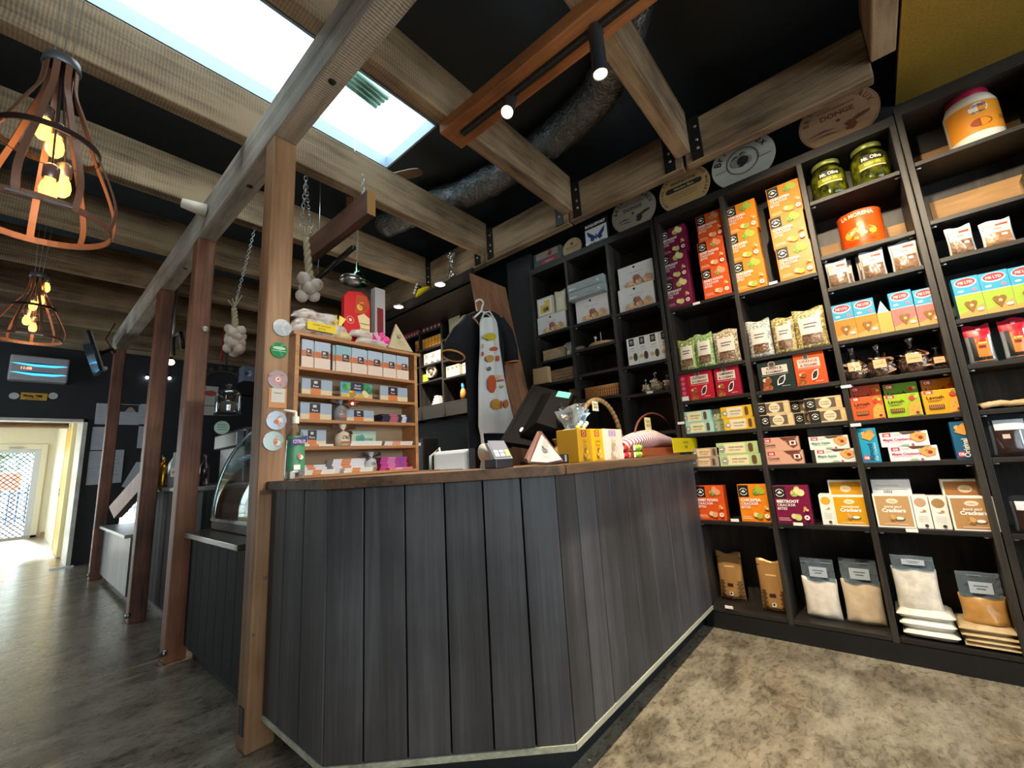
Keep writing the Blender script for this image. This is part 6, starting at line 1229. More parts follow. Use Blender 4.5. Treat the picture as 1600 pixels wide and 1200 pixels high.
mb.box(a.x, YS-.014, z, b2.x, YS-.012, z+h*1.15, K('#f6d814', .5)); f = front(mb, a.x, z, b2.x-a.x, h*1.15, YS-.0145); f.text('HONEY NOUGAT', .5, .58, .2, K('#8a7410', .5), 'C', .85); f.text('$29.99', .5, .18, .22, K('#8a7410', .5), 'C', .4); mb.build('price_card', label='long yellow handwritten price card on the top edge of the pine shelf', cat='price card')
c = at(527, 505, 'Y', YS+.03); mb = MB()
for s, q in ((-1, .0), (1, .0)): mb.prism([(c.x, YS+.02, ZS+.055), (c.x+s*.045, YS+.015, ZS+.13+q), (c.x+s*.008, YS+.02, ZS+.145)], (0, .004, 0), K('#f0cc1c', .35, coat=.5))
mb.lathe([(0, 0), (.05, 0), (.06, .025), (.03, .055), (.012, .065)], K('#e6cf9a', .3, coat=.6), (c.x+.03, YS+.04, ZS), 14); mb.build('ribbon_bag', label='pale bag tied with a yellow ribbon in the middle on top of the pine shelf', cat='bag')
a, b2, t = at(540, 512, 'Y', YS+.07), at(581, 520, 'Y', YS+.07), at(538, 447, 'Y', YS+.07)
w = b2.x-a.x; h = t.z-ZS-.0; mb = MB(); RB = K('#d81828', .35, coat=.4); n = 10
pts = [(a.x, YS+.09, ZS+.0), (b2.x, YS+.09, ZS), (b2.x, YS+.09, ZS+h*.78), (b2.x-w*.12, YS+.09, ZS+h*.95), (a.x+w*.6, YS+.09, ZS+h), (a.x+w*.15, YS+.09, ZS+h*.96), (a.x, YS+.09, ZS+h*.85)]
mb.prism(pts, (0, .035, 0), RB); f = front(mb, a.x, ZS, w, h, YS+.0895)
f.polyg([(.35, .0), (.98, .0), (.98, .55), (.75, .62), (.5, .55), (.62, .35)], K('#efdcae', .4)); f.polyg([(.4, .6), (.8, .62), (.98, .75), (.85, .95), (.45, .93)], K('#c4502c', .4)); f.food(.65, .75, .2, [K('#e8a03c', .4), K('#f0c45c', .4), K('#b8401c', .4)], 10, 4); f.ring(.22, .45, .14, .02, K('#f0b0a0', .4)); f.circ(.22, .45, .06, K('#f2d0c0', .4))
for i in range(5): f.rect(.5+.02*i, .06+.09*i, .95, .075+.09*i, K('#c9a45c', .4))
mb.build('panettone_box', label='bright red cake box printed with fruit, standing on the pine shelf', cat='box')
a, b2 = at(582, 500, 'Y', YS+.13), at(598, 500, 'Y', YS+.13); t = at(590, 453, 'Y', YS+.13)
mb = MB(); mb.box(a.x, YS+.1, ZS, b2.x, YS+.15, t.z, K('#b5aeb0', .4), .002); f = front(mb, a.x, ZS, b2.x-a.x, t.z-ZS, YS+.0995); f.rect(.2, .05, .8, .68, K('#7d1c2c', .4)); mb.build('wine_carton', label='tall grey carton with dark red panel behind the red cake box', cat='box')
mb = MB(); c = at(592, 522, 'Y', YS+.04)
rd = random.Random(5)
for k in range(9): a = k*.75; L = .04+.03*rd.random(); d1 = Vector((math.cos(a), -.3, abs(math.sin(a))*.9)).normalized(); s1 = Vector((-math.sin(a), .3, math.cos(a))).normalized()*.018; b0 = Vector((c.x, YS+.03, ZS+.03)); mb.prism([b0, b0+d1*L-s1, b0+d1*L*1.1, b0+d1*L+s1], (0, .003, 0), K('#f02f9a', .3, coat=.6) if k % 3 else K('#e8b8d4', .2, coat=.8))
mb.sphere((c.x, YS+.04, ZS+.022), .022, K('#e8489a', .3, coat=.5), 10); mb.build('pink_bow', label='bright pink ribbon bow at the right on top of the pine shelf', cat='ribbon')
a, b2, t = at(606, 535, 'Y', YS), at(644, 540, 'Y', YS), at(622, 505, 'Y', YS)
mb = MB(); mb.prism([(a.x, YS-.008, ZS), (b2.x, YS-.008, ZS), (t.x, YS+.02, t.z)], (0, .015, 0), K('#cbbf9c', .5)); f = front(mb, a.x, ZS, b2.x-a.x, t.z-ZS, YS-.0105); f.circ(.45, .5, .08, K('#b3a684', .5)); f.rect(.35, .3, .62, .31, K('#a09270', .5)); f.rect(.3, .2, .7, .21, K('#a09270', .5)); mb.build('award_triangle', label='cream triangular plaque at the right end on top of the pine shelf', cat='plaque')

# ------------------------------------------------------------------ spotlit wall shelving behind the counter
XD = 2.85; DB = BLKW
yl = [3.72, 3.335, 2.965]
e = empty('wall_cabinet', (XD, 3.4, 1.5), 'black wall cabinet of small compartments under the spotlit bulkhead', 'shelving')
for y in yl+[4.1, 4.48]: mb = MB(); mb.box(XD, y-.013, 1.57, 3.19, y+.013, 2.56, DB, .002); mb.build('upright', parent=e)
lv = {0: [2.40, 2.18, 1.955, 1.75], 1: [2.30, 2.11, 1.955, 1.75]}
LV0 = [at(672, y, 'X', XD).z for y in (515, 542, 568, 594, 633)]; LV1 = [at(710, y, 'X', XD).z for y in (524, 558, 587, 626)]
for (ya, yb, lvls) in ((3.72, 3.335, LV0), (3.335, 2.965, LV1), (4.1, 3.72, LV0), (4.48, 4.1, LV0)):
    for z in lvls: mb = MB(); mb.box(XD+.002, yb, z-.02, 3.19, ya, z, BLKH, .0015); mb.build('shelf', parent=e)
mb = MB(); zb = at(700, 628, 'X', XD).z; mb.prism([(XD, 4.49, zb), (XD, 2.95, zb), (XD+.02, 2.95, zb-.14), (XD+.02, 4.49, zb-.14)], (.015, 0, 0), K('#35342f', .5)); mb.build('bottom_rail', parent=e)
ZBK = 2.56
e = empty('spotlit_bulkhead', (2.8, 3.4, ZBK), 'dark bulkhead over the wall cabinet with two lit downlights', 'bulkhead')
mb = MB(); XBK = 2.15; ZB0, ZB1 = 2.55, 2.60
ya, yb = 4.6, 2.5
def at2(x, y, ax, v): return at(x, y, ax, v)
bx0 = 2.52
mb.prism([(bx0, 2.5, 2.80), (bx0, 4.6, 2.72), (bx0, 4.6, 2.64), (bx0, 2.5, 2.66)], (.03, 0, 0), K('#1b1715', .5))
mb.prism([(bx0, 2.5, 2.66), (bx0, 4.6, 2.64), (3.19, 4.6, 2.56), (3.19, 2.5, 2.56)], (0, 0, .02), K('#2c2420', .5)); mb.build('panel', parent=e)
for k, (x, y) in enumerate(((623, 490), (688, 457))):
    n = Vector((0, 0, 1)); c = at(x, y, 'Z', 2.60); c.z = 2.66-(c.x-bx0)*.15-.003
    mb = MB(); mb.lathe([(0, 0), (.045, 0), (.045, .004)], K('#fff1dc', .4, emit=14), (c.x, c.y, c.z-.004), 20); mb.lathe([(.045, -.006), (.058, -.004), (.058, .004)], STEEL, tuple(c), 20); mb.build('downlight', parent=e)
    lamp('SPOT', 'downlight_beam', (c.x, c.y, c.z-.03), (c.x+.2, c.y, 0), 110, (1, .86, .68), spot_size=math.radians(120), spot_blend=.8, shadow_soft_size=.04)
# goods in the cabinet
def row(n, ya, yb, z, h, cols, nm, lab, grp, d=.05, x=None, kind=0):
    x = x or XD+.02; w = (ya-yb)/n
    for k in range(n):
        mb = body(w-.004, h, d, K(cols[k % len(cols)], .35, coat=.3)); f = front(mb, 0, 0, w-.004, h)
        if kind == 0: f.rect(.15, .02, .85, .3, BK); f.circ(.5, .16, .26, K('#d9c9b0', .5)); f.rect(.2, .45, .5, .95, K('#f2dada', .3))
        elif kind == 1: f.rect(.12, .04, .88, .3, BK); f.circ(.5, .17, .24, K('#d9b060', .5)); f.rect(.1, .7, .9, .95, K('#e6c860', .4))
        elif kind == 2: f.circ(.5, .78, .28, K('#6a6450', .5)); f.rect(.25, .2, .75, .5, K('#c9c4a0', .5))
        else: f.food(.5, .6, .35, [K('#b5705a', .5), K('#d8d2c8', .5), K('#8a9098', .5)], 8, k); f.rect(.25, .08, .75, .2, K('#5a5a58', .5))
        mb.build(nm, loc=(x, ya-w*k-.002, z+.0006), rz=-PI/2, label='%s, %s from the left' % (lab, NTH[min(k, 5)] if k < n-1 else 'last'), cat='packet', group=grp)
TOPZ = 2.50
row(6, 4.06, 3.75, LV0[0], .14, ('#c81838', '#d8405a'), 'chocolate_packet', 'red packet in the top compartment nearest the pine shelf', 'red packets', kind=0)
row(5, 3.69, 3.36, LV0[0], .16, ('#8a1230', '#5a1224', '#a01838'), 'chocolate_packet', 'dark red packet in the second top compartment', 'dark red packets', kind=0)
row(2, 3.82, 3.75, LV0[1], .13, ('#d8202c', '#e8b020'), 'snack_packet', 'packet beside the cream triangle', 'packets beside the triangle', kind=1)
row(6, 3.69, 3.36, LV0[1], .12, ('#e88c1c', '#e0a028'), 'snack_packet', 'orange and yellow packet under the dark red ones', 'orange packets', kind=1)
row(3, 3.67, 3.38, LV0[2], .13, ('#b9b6ae', '#a8aab0'), 'tea_packet', 'silvery packet with small pictures, left compartment', 'silvery packets at left', kind=3)
row(3, 3.29, 3.08, LV1[1]+0, .13, ('#c0b8ac', '#b0a498'), 'tea_packet', 'silvery packet with small pictures, beside the black shirt', 'silvery packets at right', kind=3)
row(3, 3.30, 3.10, LV1[2], .12, ('#c9c8a4', '#d2d0ae'), 'tea_tin', 'pale green carton with round mark, below the black sleeve', 'pale green cartons', kind=2)
row(1, 3.05, 3.0, LV1[2], .11, ('#d8d8d4',), 'tea_tin', 'single white carton at the end of the pale green ones', 'single carton', kind=2)
place(creampouch, 0, (700, 523), (718, 515), (699, 490), LV1[0], 'tall pale green pouch in the compartment beside the black shirt', 'pouch', 'green_pouch', xf=XD+.03, d=.03)
e = empty('round_tin', (XD+.05, 3.5, LV0[3]), 'round open tin of mixed goods in the lower left compartment', 'tin')
c = at(675, 580, 'X', XD+.05); r = .075; mb = MB()
mb.T = Matrix.Translation((c.x, c.y, c.z)) @ Matrix.Rotation(-PI/2, 4, 'Y'); mb.lathe([(0, 0), (r*.93, 0), (r*.93, .02), (r, .022), (r, -.03), (0, -.03)], K('#c9c0a8', .35, .3), (0, 0, 0), 28); mb.T = Matrix.Identity(4); mb.build('tin', parent=e)
mb = MB(); rd = random.Random(2)
for k in range(9): mb.sphere((c.x-.008, c.y+.09*(rd.random()-.5), c.z+.09*(rd.random()-.5)), .022, K(('#8a7a6a', '#c9bfb4', '#5a4438')[k % 3], .4), 8, (.3, 1, .7))
mb.build('contents', parent=e)
mb = MB(); q = at(664, 590, 'X', XD+.03); mb.box(q.x, q.y-.045, LV0[3]+.001, q.x+.02, q.y+.045, LV0[3]+.09, K('#9aa83a', .4)); mb.build('green_packet', label='small green packet standing beside the round tin', cat='packet')
for k in range(4):
    q = at(680, 632, 'X', XD+.05); mb = MB(); mb.box(q.x, q.y-.07+.01*k, LV0[4]+.001+.026*k, q.x+.12, q.y+.06-.015*k, LV0[4]+.025+.026*k, K('#e4e4e2', .5), .004); mb.build('folded_paper', label='white folded paper bundle low in the cabinet, %s' % ('lowest', 'second', 'third', 'topmost')[k], cat='paper', group='white paper bundles')
e = empty('spray_bottle', (XD+.06, 3.0, LV1[3]), 'small orange and blue spray bottle at the lower right of the wall cabinet', 'bottle'); q = at(724, 622, 'X', XD+.06); c = (q.x, q.y, LV1[3]+.001)
mb = MB(); mb.lathe([(0, 0), (.028, 0), (.03, .08), (.02, .11), (.012, .12)], K('#e8974c', .4), c, 16); mb.build('bottle', parent=e); mb = MB(); mb.lathe([(.014, .12), (.018, .15), (.01, .18), (0, .18)], K('#4a9ad0', .4), c, 12); mb.build('cap', parent=e)
e = empty('glass_stopper', (2.65, 2.95, 2.78), 'clear glass carafe with a round stopper on the bulkhead', 'glass'); t, b2 = at(705, 392, 'X', 2.66), at(705, 437, 'X', 2.66); H = t.z-b2.z
mb = MB(); GG2 = clear('clear_glass', '#f0f2f2', .7, .03, 0); mb.lathe([(0, 0), (.035, 0), (.035, H*.25), (.022, H*.4), (.022, H*.62), (.045, H*.68), (.03, H*.7)], GG2, (2.66, t.y, b2.z), 20); mb.build('carafe', parent=e); mb = MB(); mb.sphere((2.66, t.y, b2.z+H*.84), H*.17, GG2, 16); mb.build('stopper', parent=e)
e = empty('cow_bell_toy', (2.6, 3.2, 2.74), 'yellow painted ornament with small bits hanging at the bulkhead edge', 'ornament'); q = at(657, 457, 'X', 2.5)
mb = MB(); mb.prism([(q.x, q.y+.09, q.z-.02), (q.x, q.y-.12, q.z+.03), (q.x, q.y+.04, q.z+.05)], (.03, 0, 0), K('#e8d41c', .4)); mb.build('body', parent=e); mb = MB(); 
for k in range(4): mb.sphere((q.x, q.y+.1-.015*k, q.z+.03+.025*k), .014, K('#d8d4c4', .5), 8)
mb.build('beads', parent=e)
# back bench
e = empty('back_bench', (2.9, 3.2, 0), 'dark work bench against the wall behind the counter', 'bench')
mb = MB(); mb.box(2.35, 2.46, .84, 3.19, 4.6, .87, TOPW, .003); mb.build('bench_top', parent=e); mb = MB(); mb.box(2.4, 2.48, 0, 3.19, 4.58, .84, K('#1a1a1c', .5)); mb.build('carcass', parent=e)
e = empty('label_printer', (2.6, 2.9, .871), 'rounded light grey printer on the bench behind the counter', 'printer'); a, b2, t = at(676, 722, 'X', 2.6), at(730, 722, 'X', 2.6), at(700, 704, 'X', 2.6)
mb = MB(); mb.box(2.6, b2.y, .95, 2.85, a.y, t.z, K('#b9c2cc', .3, coat=.4), .03); mb.box(2.62, b2.y+.02, .871, 2.83, a.y-.02, .96, K('#8f98a2', .35), .01); mb.build('housing', parent=e); mb = MB(); mb.box(2.595, b2.y+.06, 1.0, 2.61, a.y-.06, 1.02, K('#5a626c', .4)); mb.build('slot', parent=e)
mb = MB(); a, b2 = at(660, 725, 'X', 2.45), at(735, 725, 'X', 2.45); mb.box(2.36, b2.y, .871, 2.58, a.y, .995, K('#e9e9e4', .5), .002); mb.build('paper_stack', label='stack of white paper before the light grey printer', cat='paper')
mb = MB(); a = at(652, 700, 'X', 2.7); mb.box(2.7, a.y-.1, .871, 2.9, a.y+.1, a.z+.1, K('#131315', .4), .01); mb.box(2.69, a.y-.06, a.z+.02, 2.7, a.y+.04, a.z+.05, K('#c9c9c6', .4)); mb.build('black_machine', label='black machine in shadow left of the light grey printer', cat='machine')
mb = MB(); a = at(672, 700, 'X', 2.62); mb.tube([(2.62, a.y, .96), (2.64, a.y+.02, 1.15), (2.7, a.y-.04, 1.22), (2.66, a.y-.1, 1.1)], .016, K('#9a9ea2', .35), 8); mb.build('grey_handset', label='grey handset cable arching beside the light grey printer', cat='handset')
mb = MB(); a, t = at(738, 725, 'X', 2.5), at(745, 655, 'X', 2.5); mb.box(2.5, a.y-.04, .871, 2.7, a.y+.04, t.z, K('#0f0f11', .3), .003); mb.build('black_touchscreen', label='tall narrow black glossy screen left of the hanging apron', cat='screen')
# leaning plank board
e = empty('leaning_boards', (2.8, 2.3, 0), 'three reddish planks joined, leaning against the dark wall behind the shirt', 'board')
PK = wood('leaning_plank', [(.3, '#6f4a34'), (.6, '#93664a'), (.85, '#ab7d5e')], 'Z', .05, 9, .6, .2)
tl, tr = at(735, 427, 'Y', 2.44), at(790, 449, 'Y', 2.44); tr.z = tl.z = (tl.z+tr.z)/2
dn = Vector((-.01, -.19, -1)).normalized(); L = tl.z/abs(dn.z)-.003
for k in range(3):
    a, b2 = tl.lerp(tr, (0, .42, .72)[k]+.004), tl.lerp(tr, (.42, .72, 1)[k]-.004)
    mb = MB(); mb.prism([a, b2, b2+dn*L, a+dn*L], (0, .018, 0), PK); mb.build('plank', parent=e)
# shirt and apron on hangers
def cloth_outline(name, rows, y0, th, m, parent, amp=.012, fq=26):
    """rows: (pixel row, left, right, depth shift) turned into a draped garment panel with folds and a back side"""
    V = []; n = 22; B = []
    for (yy, xl, xr, dy) in rows:
        a, b2 = at(xl, yy, 'Y', y0+dy), at(xr, yy, 'Y', y0+dy)
        for i in range(n+1):
            u = i/n; q = a+(b2-a)*u; e2 = math.sin(PI*u)**.6 if 0 < u < 1 else 0
            V.append(Vector((q.x, q.y-th*e2+amp*math.sin(fq*u+yy*.02)*e2, q.z))); B.append(Vector((q.x, q.y+th*.4*e2+.004, q.z)))
    m1 = len(V); V += B; F = []; R_ = len(rows)
    for s in (0, 1):
        for j in range(R_-1):
            for i in range(n): a = s*m1+j*(n+1)+i; F.append((a, a+n+1, a+n+2, a+1) if s == 0 else (a, a+1, a+n+2, a+n+1))
    for j in range(R_-1): a = j*(n+1); F.append((a, a+m1, a+m1+n+1, a+n+1)); a += n; F.append((a, a+n+1, a+m1+n+1, a+m1))
    mb = MB(); mb.add(V, F, m, True); return mb.build(name, parent=parent)
e = empty('black_shirt', (2.3, 2.2, 1.2), 'black short-sleeved shirt with orange-edged cuffs on a hanger, behind the apron', 'shirt')
SH = K('#101218', .9, bump=.3, bscale=40); Y1 = 2.24
cloth_outline('body', [(488, 738, 768, .03), (493, 727, 780, .02), (505, 722, 788, .01), (530, 722, 788, -.01), (560, 727, 788, -.02), (600, 729, 790, -.05), (650, 731, 794, -.09), (700, 734, 800, -.12)], Y1, .05, SH, e, .014, 16)
CF = K('#c98a4a', .7)
for pts, rr in ((((731, 499), (719, 522), (711, 543), (708, 556)), (.05, .075, .085, .085)), (((779, 500), (790, 520), (797, 545), (800, 566)), (.05, .065, .065, .06))):
    P_ = [at(x, y, 'Y', Y1-.02) for x, y in pts]; mb = MB(); mb.tube(P_, list(rr), SH, 16); mb.build('sleeve', parent=e)
    mb = MB(); mb.tube(mb.ring(P_[-1], P_[-1]-P_[-2], rr[-1], 18), .007, CF, 6, closed=True); mb.build('cuff_edge', parent=e)
mb = MB(); mb.tube([at(739, 495, 'Y', Y1-.06), at(746, 504, 'Y', Y1-.08), at(752, 513, 'Y', Y1-.08)], .006, CF, 6); mb.build('neck_edge', parent=e)
e = empty('hanging_apron', (2.3, 2.1, 1.1), 'long white apron printed with yellow and orange cheeses, on a white hanger', 'apron')
APM = K('#dfdedb', .8, bump=.2, bscale=30); Y2 = 2.14
sh = lambda y: -.10*(y-490)/190
rows = [(y, a, b2, sh(y)) for y, a, b2 in ((497, 752, 772), (504, 750, 776), (515, 750, 778), (540, 750, 780), (565, 749, 784), (590, 748, 788), (615, 748, 793), (640, 748, 799), (665, 748, 805), (677, 750, 804))]
cloth_outline('panel', rows, Y2, .03, APM, e, .008, 13)
mb = MB()
def cpatch(xc, yc, w, h, m):
    n = 7; Yp = Y2+sh(yc)-.045; mb.add([at(xc+w/2*math.cos(a)*1.15, yc+h/2*math.sin(a)*1.15, 'Y', Yp) for a in [PI/8+PI/4*i for i in range(8)]], [tuple(range(8))[::-1]], m)
for xc, yc, w, h, c in ((767, 526, 16, 11, '#cdb82c'), (757, 526, 4, 5, '#c9b84c'), (772, 545, 11, 6, '#c8582c'), (766, 560, 12, 10, '#cc9a50'), (778, 560, 5, 9, '#c05a3a'), (754, 553, 4, 7, '#c0604a'), (754, 541, 4, 7, '#c8a894'), (765, 576, 5, 6, '#6a6a6c'), (769, 600, 12, 26, '#c8552e'), (782, 594, 11, 3, '#b86a4c'), (778, 588, 12, 4, '#d8b890'), (785, 604, 5, 4, '#a8b05a'), (775, 632, 14, 16, '#cc943a'), (783, 632, 3, 13, '#c86a2c'), (791, 631, 7, 12, '#c0683a')):
    cpatch(xc, yc, w, h, K(c, .8))
mb.build('cheese_print', parent=e)
mb = MB(); YH = Y2+.06; hk = [at(749+6*math.cos(a), 474+6*math.sin(a), 'Y', YH) for a in [-2.8+.5*i for i in range(8)]]+[at(752, 486, 'Y', YH)]
mb.tube(hk, .007, WT, 8); mb.tube([at(738, 499, 'Y', YH), at(752, 486, 'Y', YH), at(770, 497, 'Y', YH)], .008, WT, 8); mb.build('hanger', parent=e)
mb = MB(); mb.tube([at(753, 497, 'Y', Y2-.02), at(757, 488, 'Y', Y2), at(765, 487, 'Y', Y2), at(774, 501, 'Y', Y2-.02)], .007, APM, 6); mb.build('neck_strap', parent=e); mb = MB(); mb.tube([at(752, 672, 'Y', 2.03), at(755, 700, 'Y', 2.0), at(757, 727, 'Y', 2.0)], .012, APM, 6); mb.build('waist_strap', parent=e)

# ------------------------------------------------------------------ things hanging from the ceiling
def chain(mb, a, b2, r=.011, t=.0028, m=None, sag=0):
    a, b2 = Vector(a), Vector(b2); L = (b2-a).length; n = max(2, int(L/(r*2.7))); d = (b2-a).normalized(); s = d.cross(Vector((0, 0, 1)) if abs(d.z) < .9 else Vector((1, 0, 0))).normalized(); q = d.cross(s)
    for i in range(n):
        c = a+(b2-a)*((i+.5)/n)+Vector((0, 0, -sag*math.sin(PI*(i+.5)/n))); w2 = s if i % 2 else q
        mb.tube([c+d*(r*1.7*math.cos(x))+w2*(r*math.sin(x)) for x in [2*PI*j/8 for j in range(8)]], t, m or STEEL, 5, closed=True)
e = empty('hanging_timber', (1.335, 2.6, 2.66), 'short dark timber hung by chains under the roof window joist', 'beam')
mb = MB(); p, q = at(583, 305, 'X', 1.36), at(583, 342, 'X', 1.36); mb.box(1.30, 2.2, q.z, 1.36, 3.1, q.z+.17, DARKB, .004); mb.build('timber', parent=e)
ZHB = q.z
mb = MB(); mb.box(1.302, 2.197, ZHB+.002, 1.358, 2.2005, ZHB+.168, K('#b98850', .6)); mb.build('sawn_end', parent=e)
mb = MB(); hk = at(478, 283, 'Y', 2.575); chain(mb, hk, (1.33, 3.05, ZHB+.19)); chain(mb, (hk.x, hk.y, 3.0), (hk.x, 2.62, 2.62)); chain(mb, (1.33, 2.3, 3.0), (1.33, 2.3, ZHB+.17)); mb.build('chain', parent=e)
mb = MB(); a, b2 = at(553, 386, 'X', 1.42), at(497, 434, 'X', 1.42); mb.tube([a, b2+(b2-a)*.1], .02, K('#1c1512', .3), 14); mb.tube([a, (a.x, a.y, 3.62)], .003, STEEL, 5); mb.tube([b2, (b2.x, b2.y, 3.62)], .003, STEEL, 5); mb.build('hanging_bar', label='thin dark bar hung beneath the short dark timber', cat='bar')
e = empty('hanging_ladle', (1.36, 2.42, 2.2), 'metal skimmer and green glass funnel hung on a chain above the red cake box', 'utensil')
a, b2 = at(559, 362, 'Y', 2.42), at(558, 410, 'Y', 2.42); mb = MB(); chain(mb, (a.x, a.y, ZHB), b2, .007, .002, K('#c9b89a', .3, .8)); mb.build('chain', parent=e)
mb = MB(); c = at(558, 440, 'Y', 2.42); H = b2.z-c.z; mb.lathe([(.006, H), (.012, H*.8), (.03, H*.45), (.075, 0), (.07, -.015), (0, -.01)], clear('green_glass', '#7fa08a', .45, .05, 0), (c.x, 2.42, c.z), 20); mb.build('glass_funnel', parent=e)
mb = MB(); c = at(548, 438, 'Y', 2.4); mb.lathe([(.0, -.03), (.05, -.02), (.07, .0), (.066, .002), (.0, -.02)], STEEL, (c.x, 2.4, c.z), 20); mb.lathe([(.05, .025), (.065, .02), (.06, .012)], STEEL, (c.x, 2.4, c.z), 20); mb.build('skimmer', parent=e)
def garlic(pos, n, lvl, r, label, chain_to=None, braid=None, seed=1):
    rd = random.Random(seed); p = Vector(pos); e = empty('garlic_braid', p, label, 'garlic', 'hanging garlic braids')
    GM = speck('garlic_skin', [(.3, '#a8927e'), (.5, '#cdbcae'), (.75, '#e0d4cb')], 14, .6, .4, stretch=(1, 1, .3))
    for k in range(n):
        z = -lvl*(k/max(1, n-1)); a = k*2.4+seed; q = p+Vector((math.cos(a)*r*1.1, math.sin(a)*r*1.1, z))
        mb = MB(); rr = r*(.85+.3*rd.random()); ax = Vector((math.cos(a), math.sin(a), -.35)); mb.T = Matrix.Translation(q) @ (-ax).to_track_quat('Z', 'Y').to_matrix().to_4x4()
        V = []; F = []; m_ = 16; prof = [(0.02, -1), (.55, -.82), (.95, -.35), (1, .05), (.8, .5), (.4, .85), (.16, 1.15), (.1, 1.5)]
        for (pr_, pz) in prof: V += [(rr*pr_*(1+.09*abs(math.sin(3*2*PI*j/m_)))*math.cos(2*PI*j/m_), rr*pr_*(1+.09*abs(math.sin(3*2*PI*j/m_)))*math.sin(2*PI*j/m_), rr*pz) for j in range(m_)]
        for i in range(7): F += [(i*m_+j, i*m_+(j+1) % m_, (i+1)*m_+(j+1) % m_, (i+1)*m_+j) for j in range(m_)]
        mb.add(V, F, GM, True); mb.T = Matrix.Identity(4); mb.build('bulb', parent=e)
    mb = MB()
    if braid:
        b0 = p+Vector(braid)
        for s in range(3): mb.tube([p+(b0-p)*t+Vector((math.cos(t*12+s*2.1)*r*.32, math.sin(t*12+s*2.1)*r*.32, 0)) for t in [i/14 for i in range(15)]], [r*.42*(1-.4*i/14) for i in range(15)], K('#a89878', .8, bump=.4), 7)
        for k in range(4): mb.tube([b0, b0+Vector((-.05+.03*k, -.02, .05+.02*k))], .003, K('#b8aa88', .8), 5)
        mb.build('stem_braid', parent=e)
    if chain_to is not None:
        mb = MB(); chain(mb, chain_to, p+Vector(braid or (0, 0, 0)), .009, .0024); mb.build('chain', parent=e)
    return e
t = at(484, 434, 'Y', 2.75); top = at(478, 372, 'Y', 2.8)
garlic(t, 7, .14, .04, 'braid of pinkish garlic bulbs hanging next to the counter post', braid=tuple(top-t), chain_to=(1.31, 3.05, ZHB+.01))
t = at(368, 515, 'Y', 3.5); top = at(366, 482, 'Y', 3.5); ct = at(398, 364, 'Y', 3.45); ct.z = 3.0
garlic(t, 16, .17, .036, 'larger cluster of white garlic hanging on a long chain between the posts', chain_to=ct, braid=tuple(top-t), seed=3)
# insulated flexible duct
m, t_, b = newmat('duct_foil'); N, L = t_.nodes, t_.links; b.inputs['Base Color'].default_value = hexc('#868c90'); b.inputs['Metallic'].default_value = .8; b.inputs['Roughness'].default_value = .27
tc = N.new('ShaderNodeTexCoord'); n1 = N.new('ShaderNodeTexNoise'); n1.inputs['Scale'].default_value = 15; n1.inputs['Detail'].default_value = 3; n1.inputs['Distortion'].default_value = 3; L.new(tc.outputs['Object'], n1.inputs['Vector']); bn = N.new('ShaderNodeBump'); bn.inputs['Strength'].default_value = 1; bn.inputs['Distance'].default_value = .018; L.new(n1.outputs['Fac'], bn.inputs['Height']); L.new(bn.outputs['Normal'], b.inputs['Normal']); DUCT = m
pts = [at(x, y, 'Z', 3.46) for x, y in ((600, 352), (660, 325), (725, 305), (785, 272), (840, 235), (890, 195), (935, 150), (962, 95), (980, 30), (985, -40))]
fine = []
for i in range(len(pts)-1):
    for k in range(10): fine.append(pts[i].lerp(pts[i+1], k/10))
for _ in range(8): fine = [fine[0]]+[(fine[i-1]+fine[i]*2+fine[i+1])/4 for i in range(1, len(fine)-1)]+[fine[-1]]
rd = random.Random(4); mb = MB(); mb.tube(fine, [.128+.005*math.sin(i*1.9)+.004*rd.random() for i in range(len(fine))], DUCT, 32); mb.build('flexible_duct', label='crinkled dark foil duct lying over the joists near the ceiling', cat='duct')
# ceiling fan
e = empty('ceiling_fan', (1.45, 2.9, 3.02), 'dark ceiling fan with wooden blades, mostly behind the joists', 'fan')
mb = MB(); c = at(548, 292, 'Z', 3.44); mb.lathe([(0, -.05), (.08, -.045), (.1, 0), (.08, .05), (.02, .06), (.02, .18), (.06, .18)], BLACK, tuple(c), 20); mb.build('motor', parent=e)
FB2 = wood('fan_blade', [(.3, '#5a4638'), (.7, '#7d6450')], 'X', .1, 10, .45, .1)
tip = at(660, 268, 'Z', 3.44); base = math.atan2(tip.y-c.y, tip.x-c.x)
for k in range(3):
    a = base+k*2*PI/3; d = Vector((math.cos(a), math.sin(a), 0)); s = Vector((-math.sin(a), math.cos(a), .15)).normalized(); L = (tip-c).length if k == 0 else .85
    pr2 = [(.1, .03), (.25, .05), (.6, .06), (.88, .065), (.97, .05), (1, 0)]
    P_ = [c+d*L*u+s*w for u, w in pr2]+[c+d*L*u-s*w for u, w in pr2[::-1][1:]]
    mb = MB(); mb.prism(P_, (0, 0, .008), FB2); mb.build('blade', parent=e)
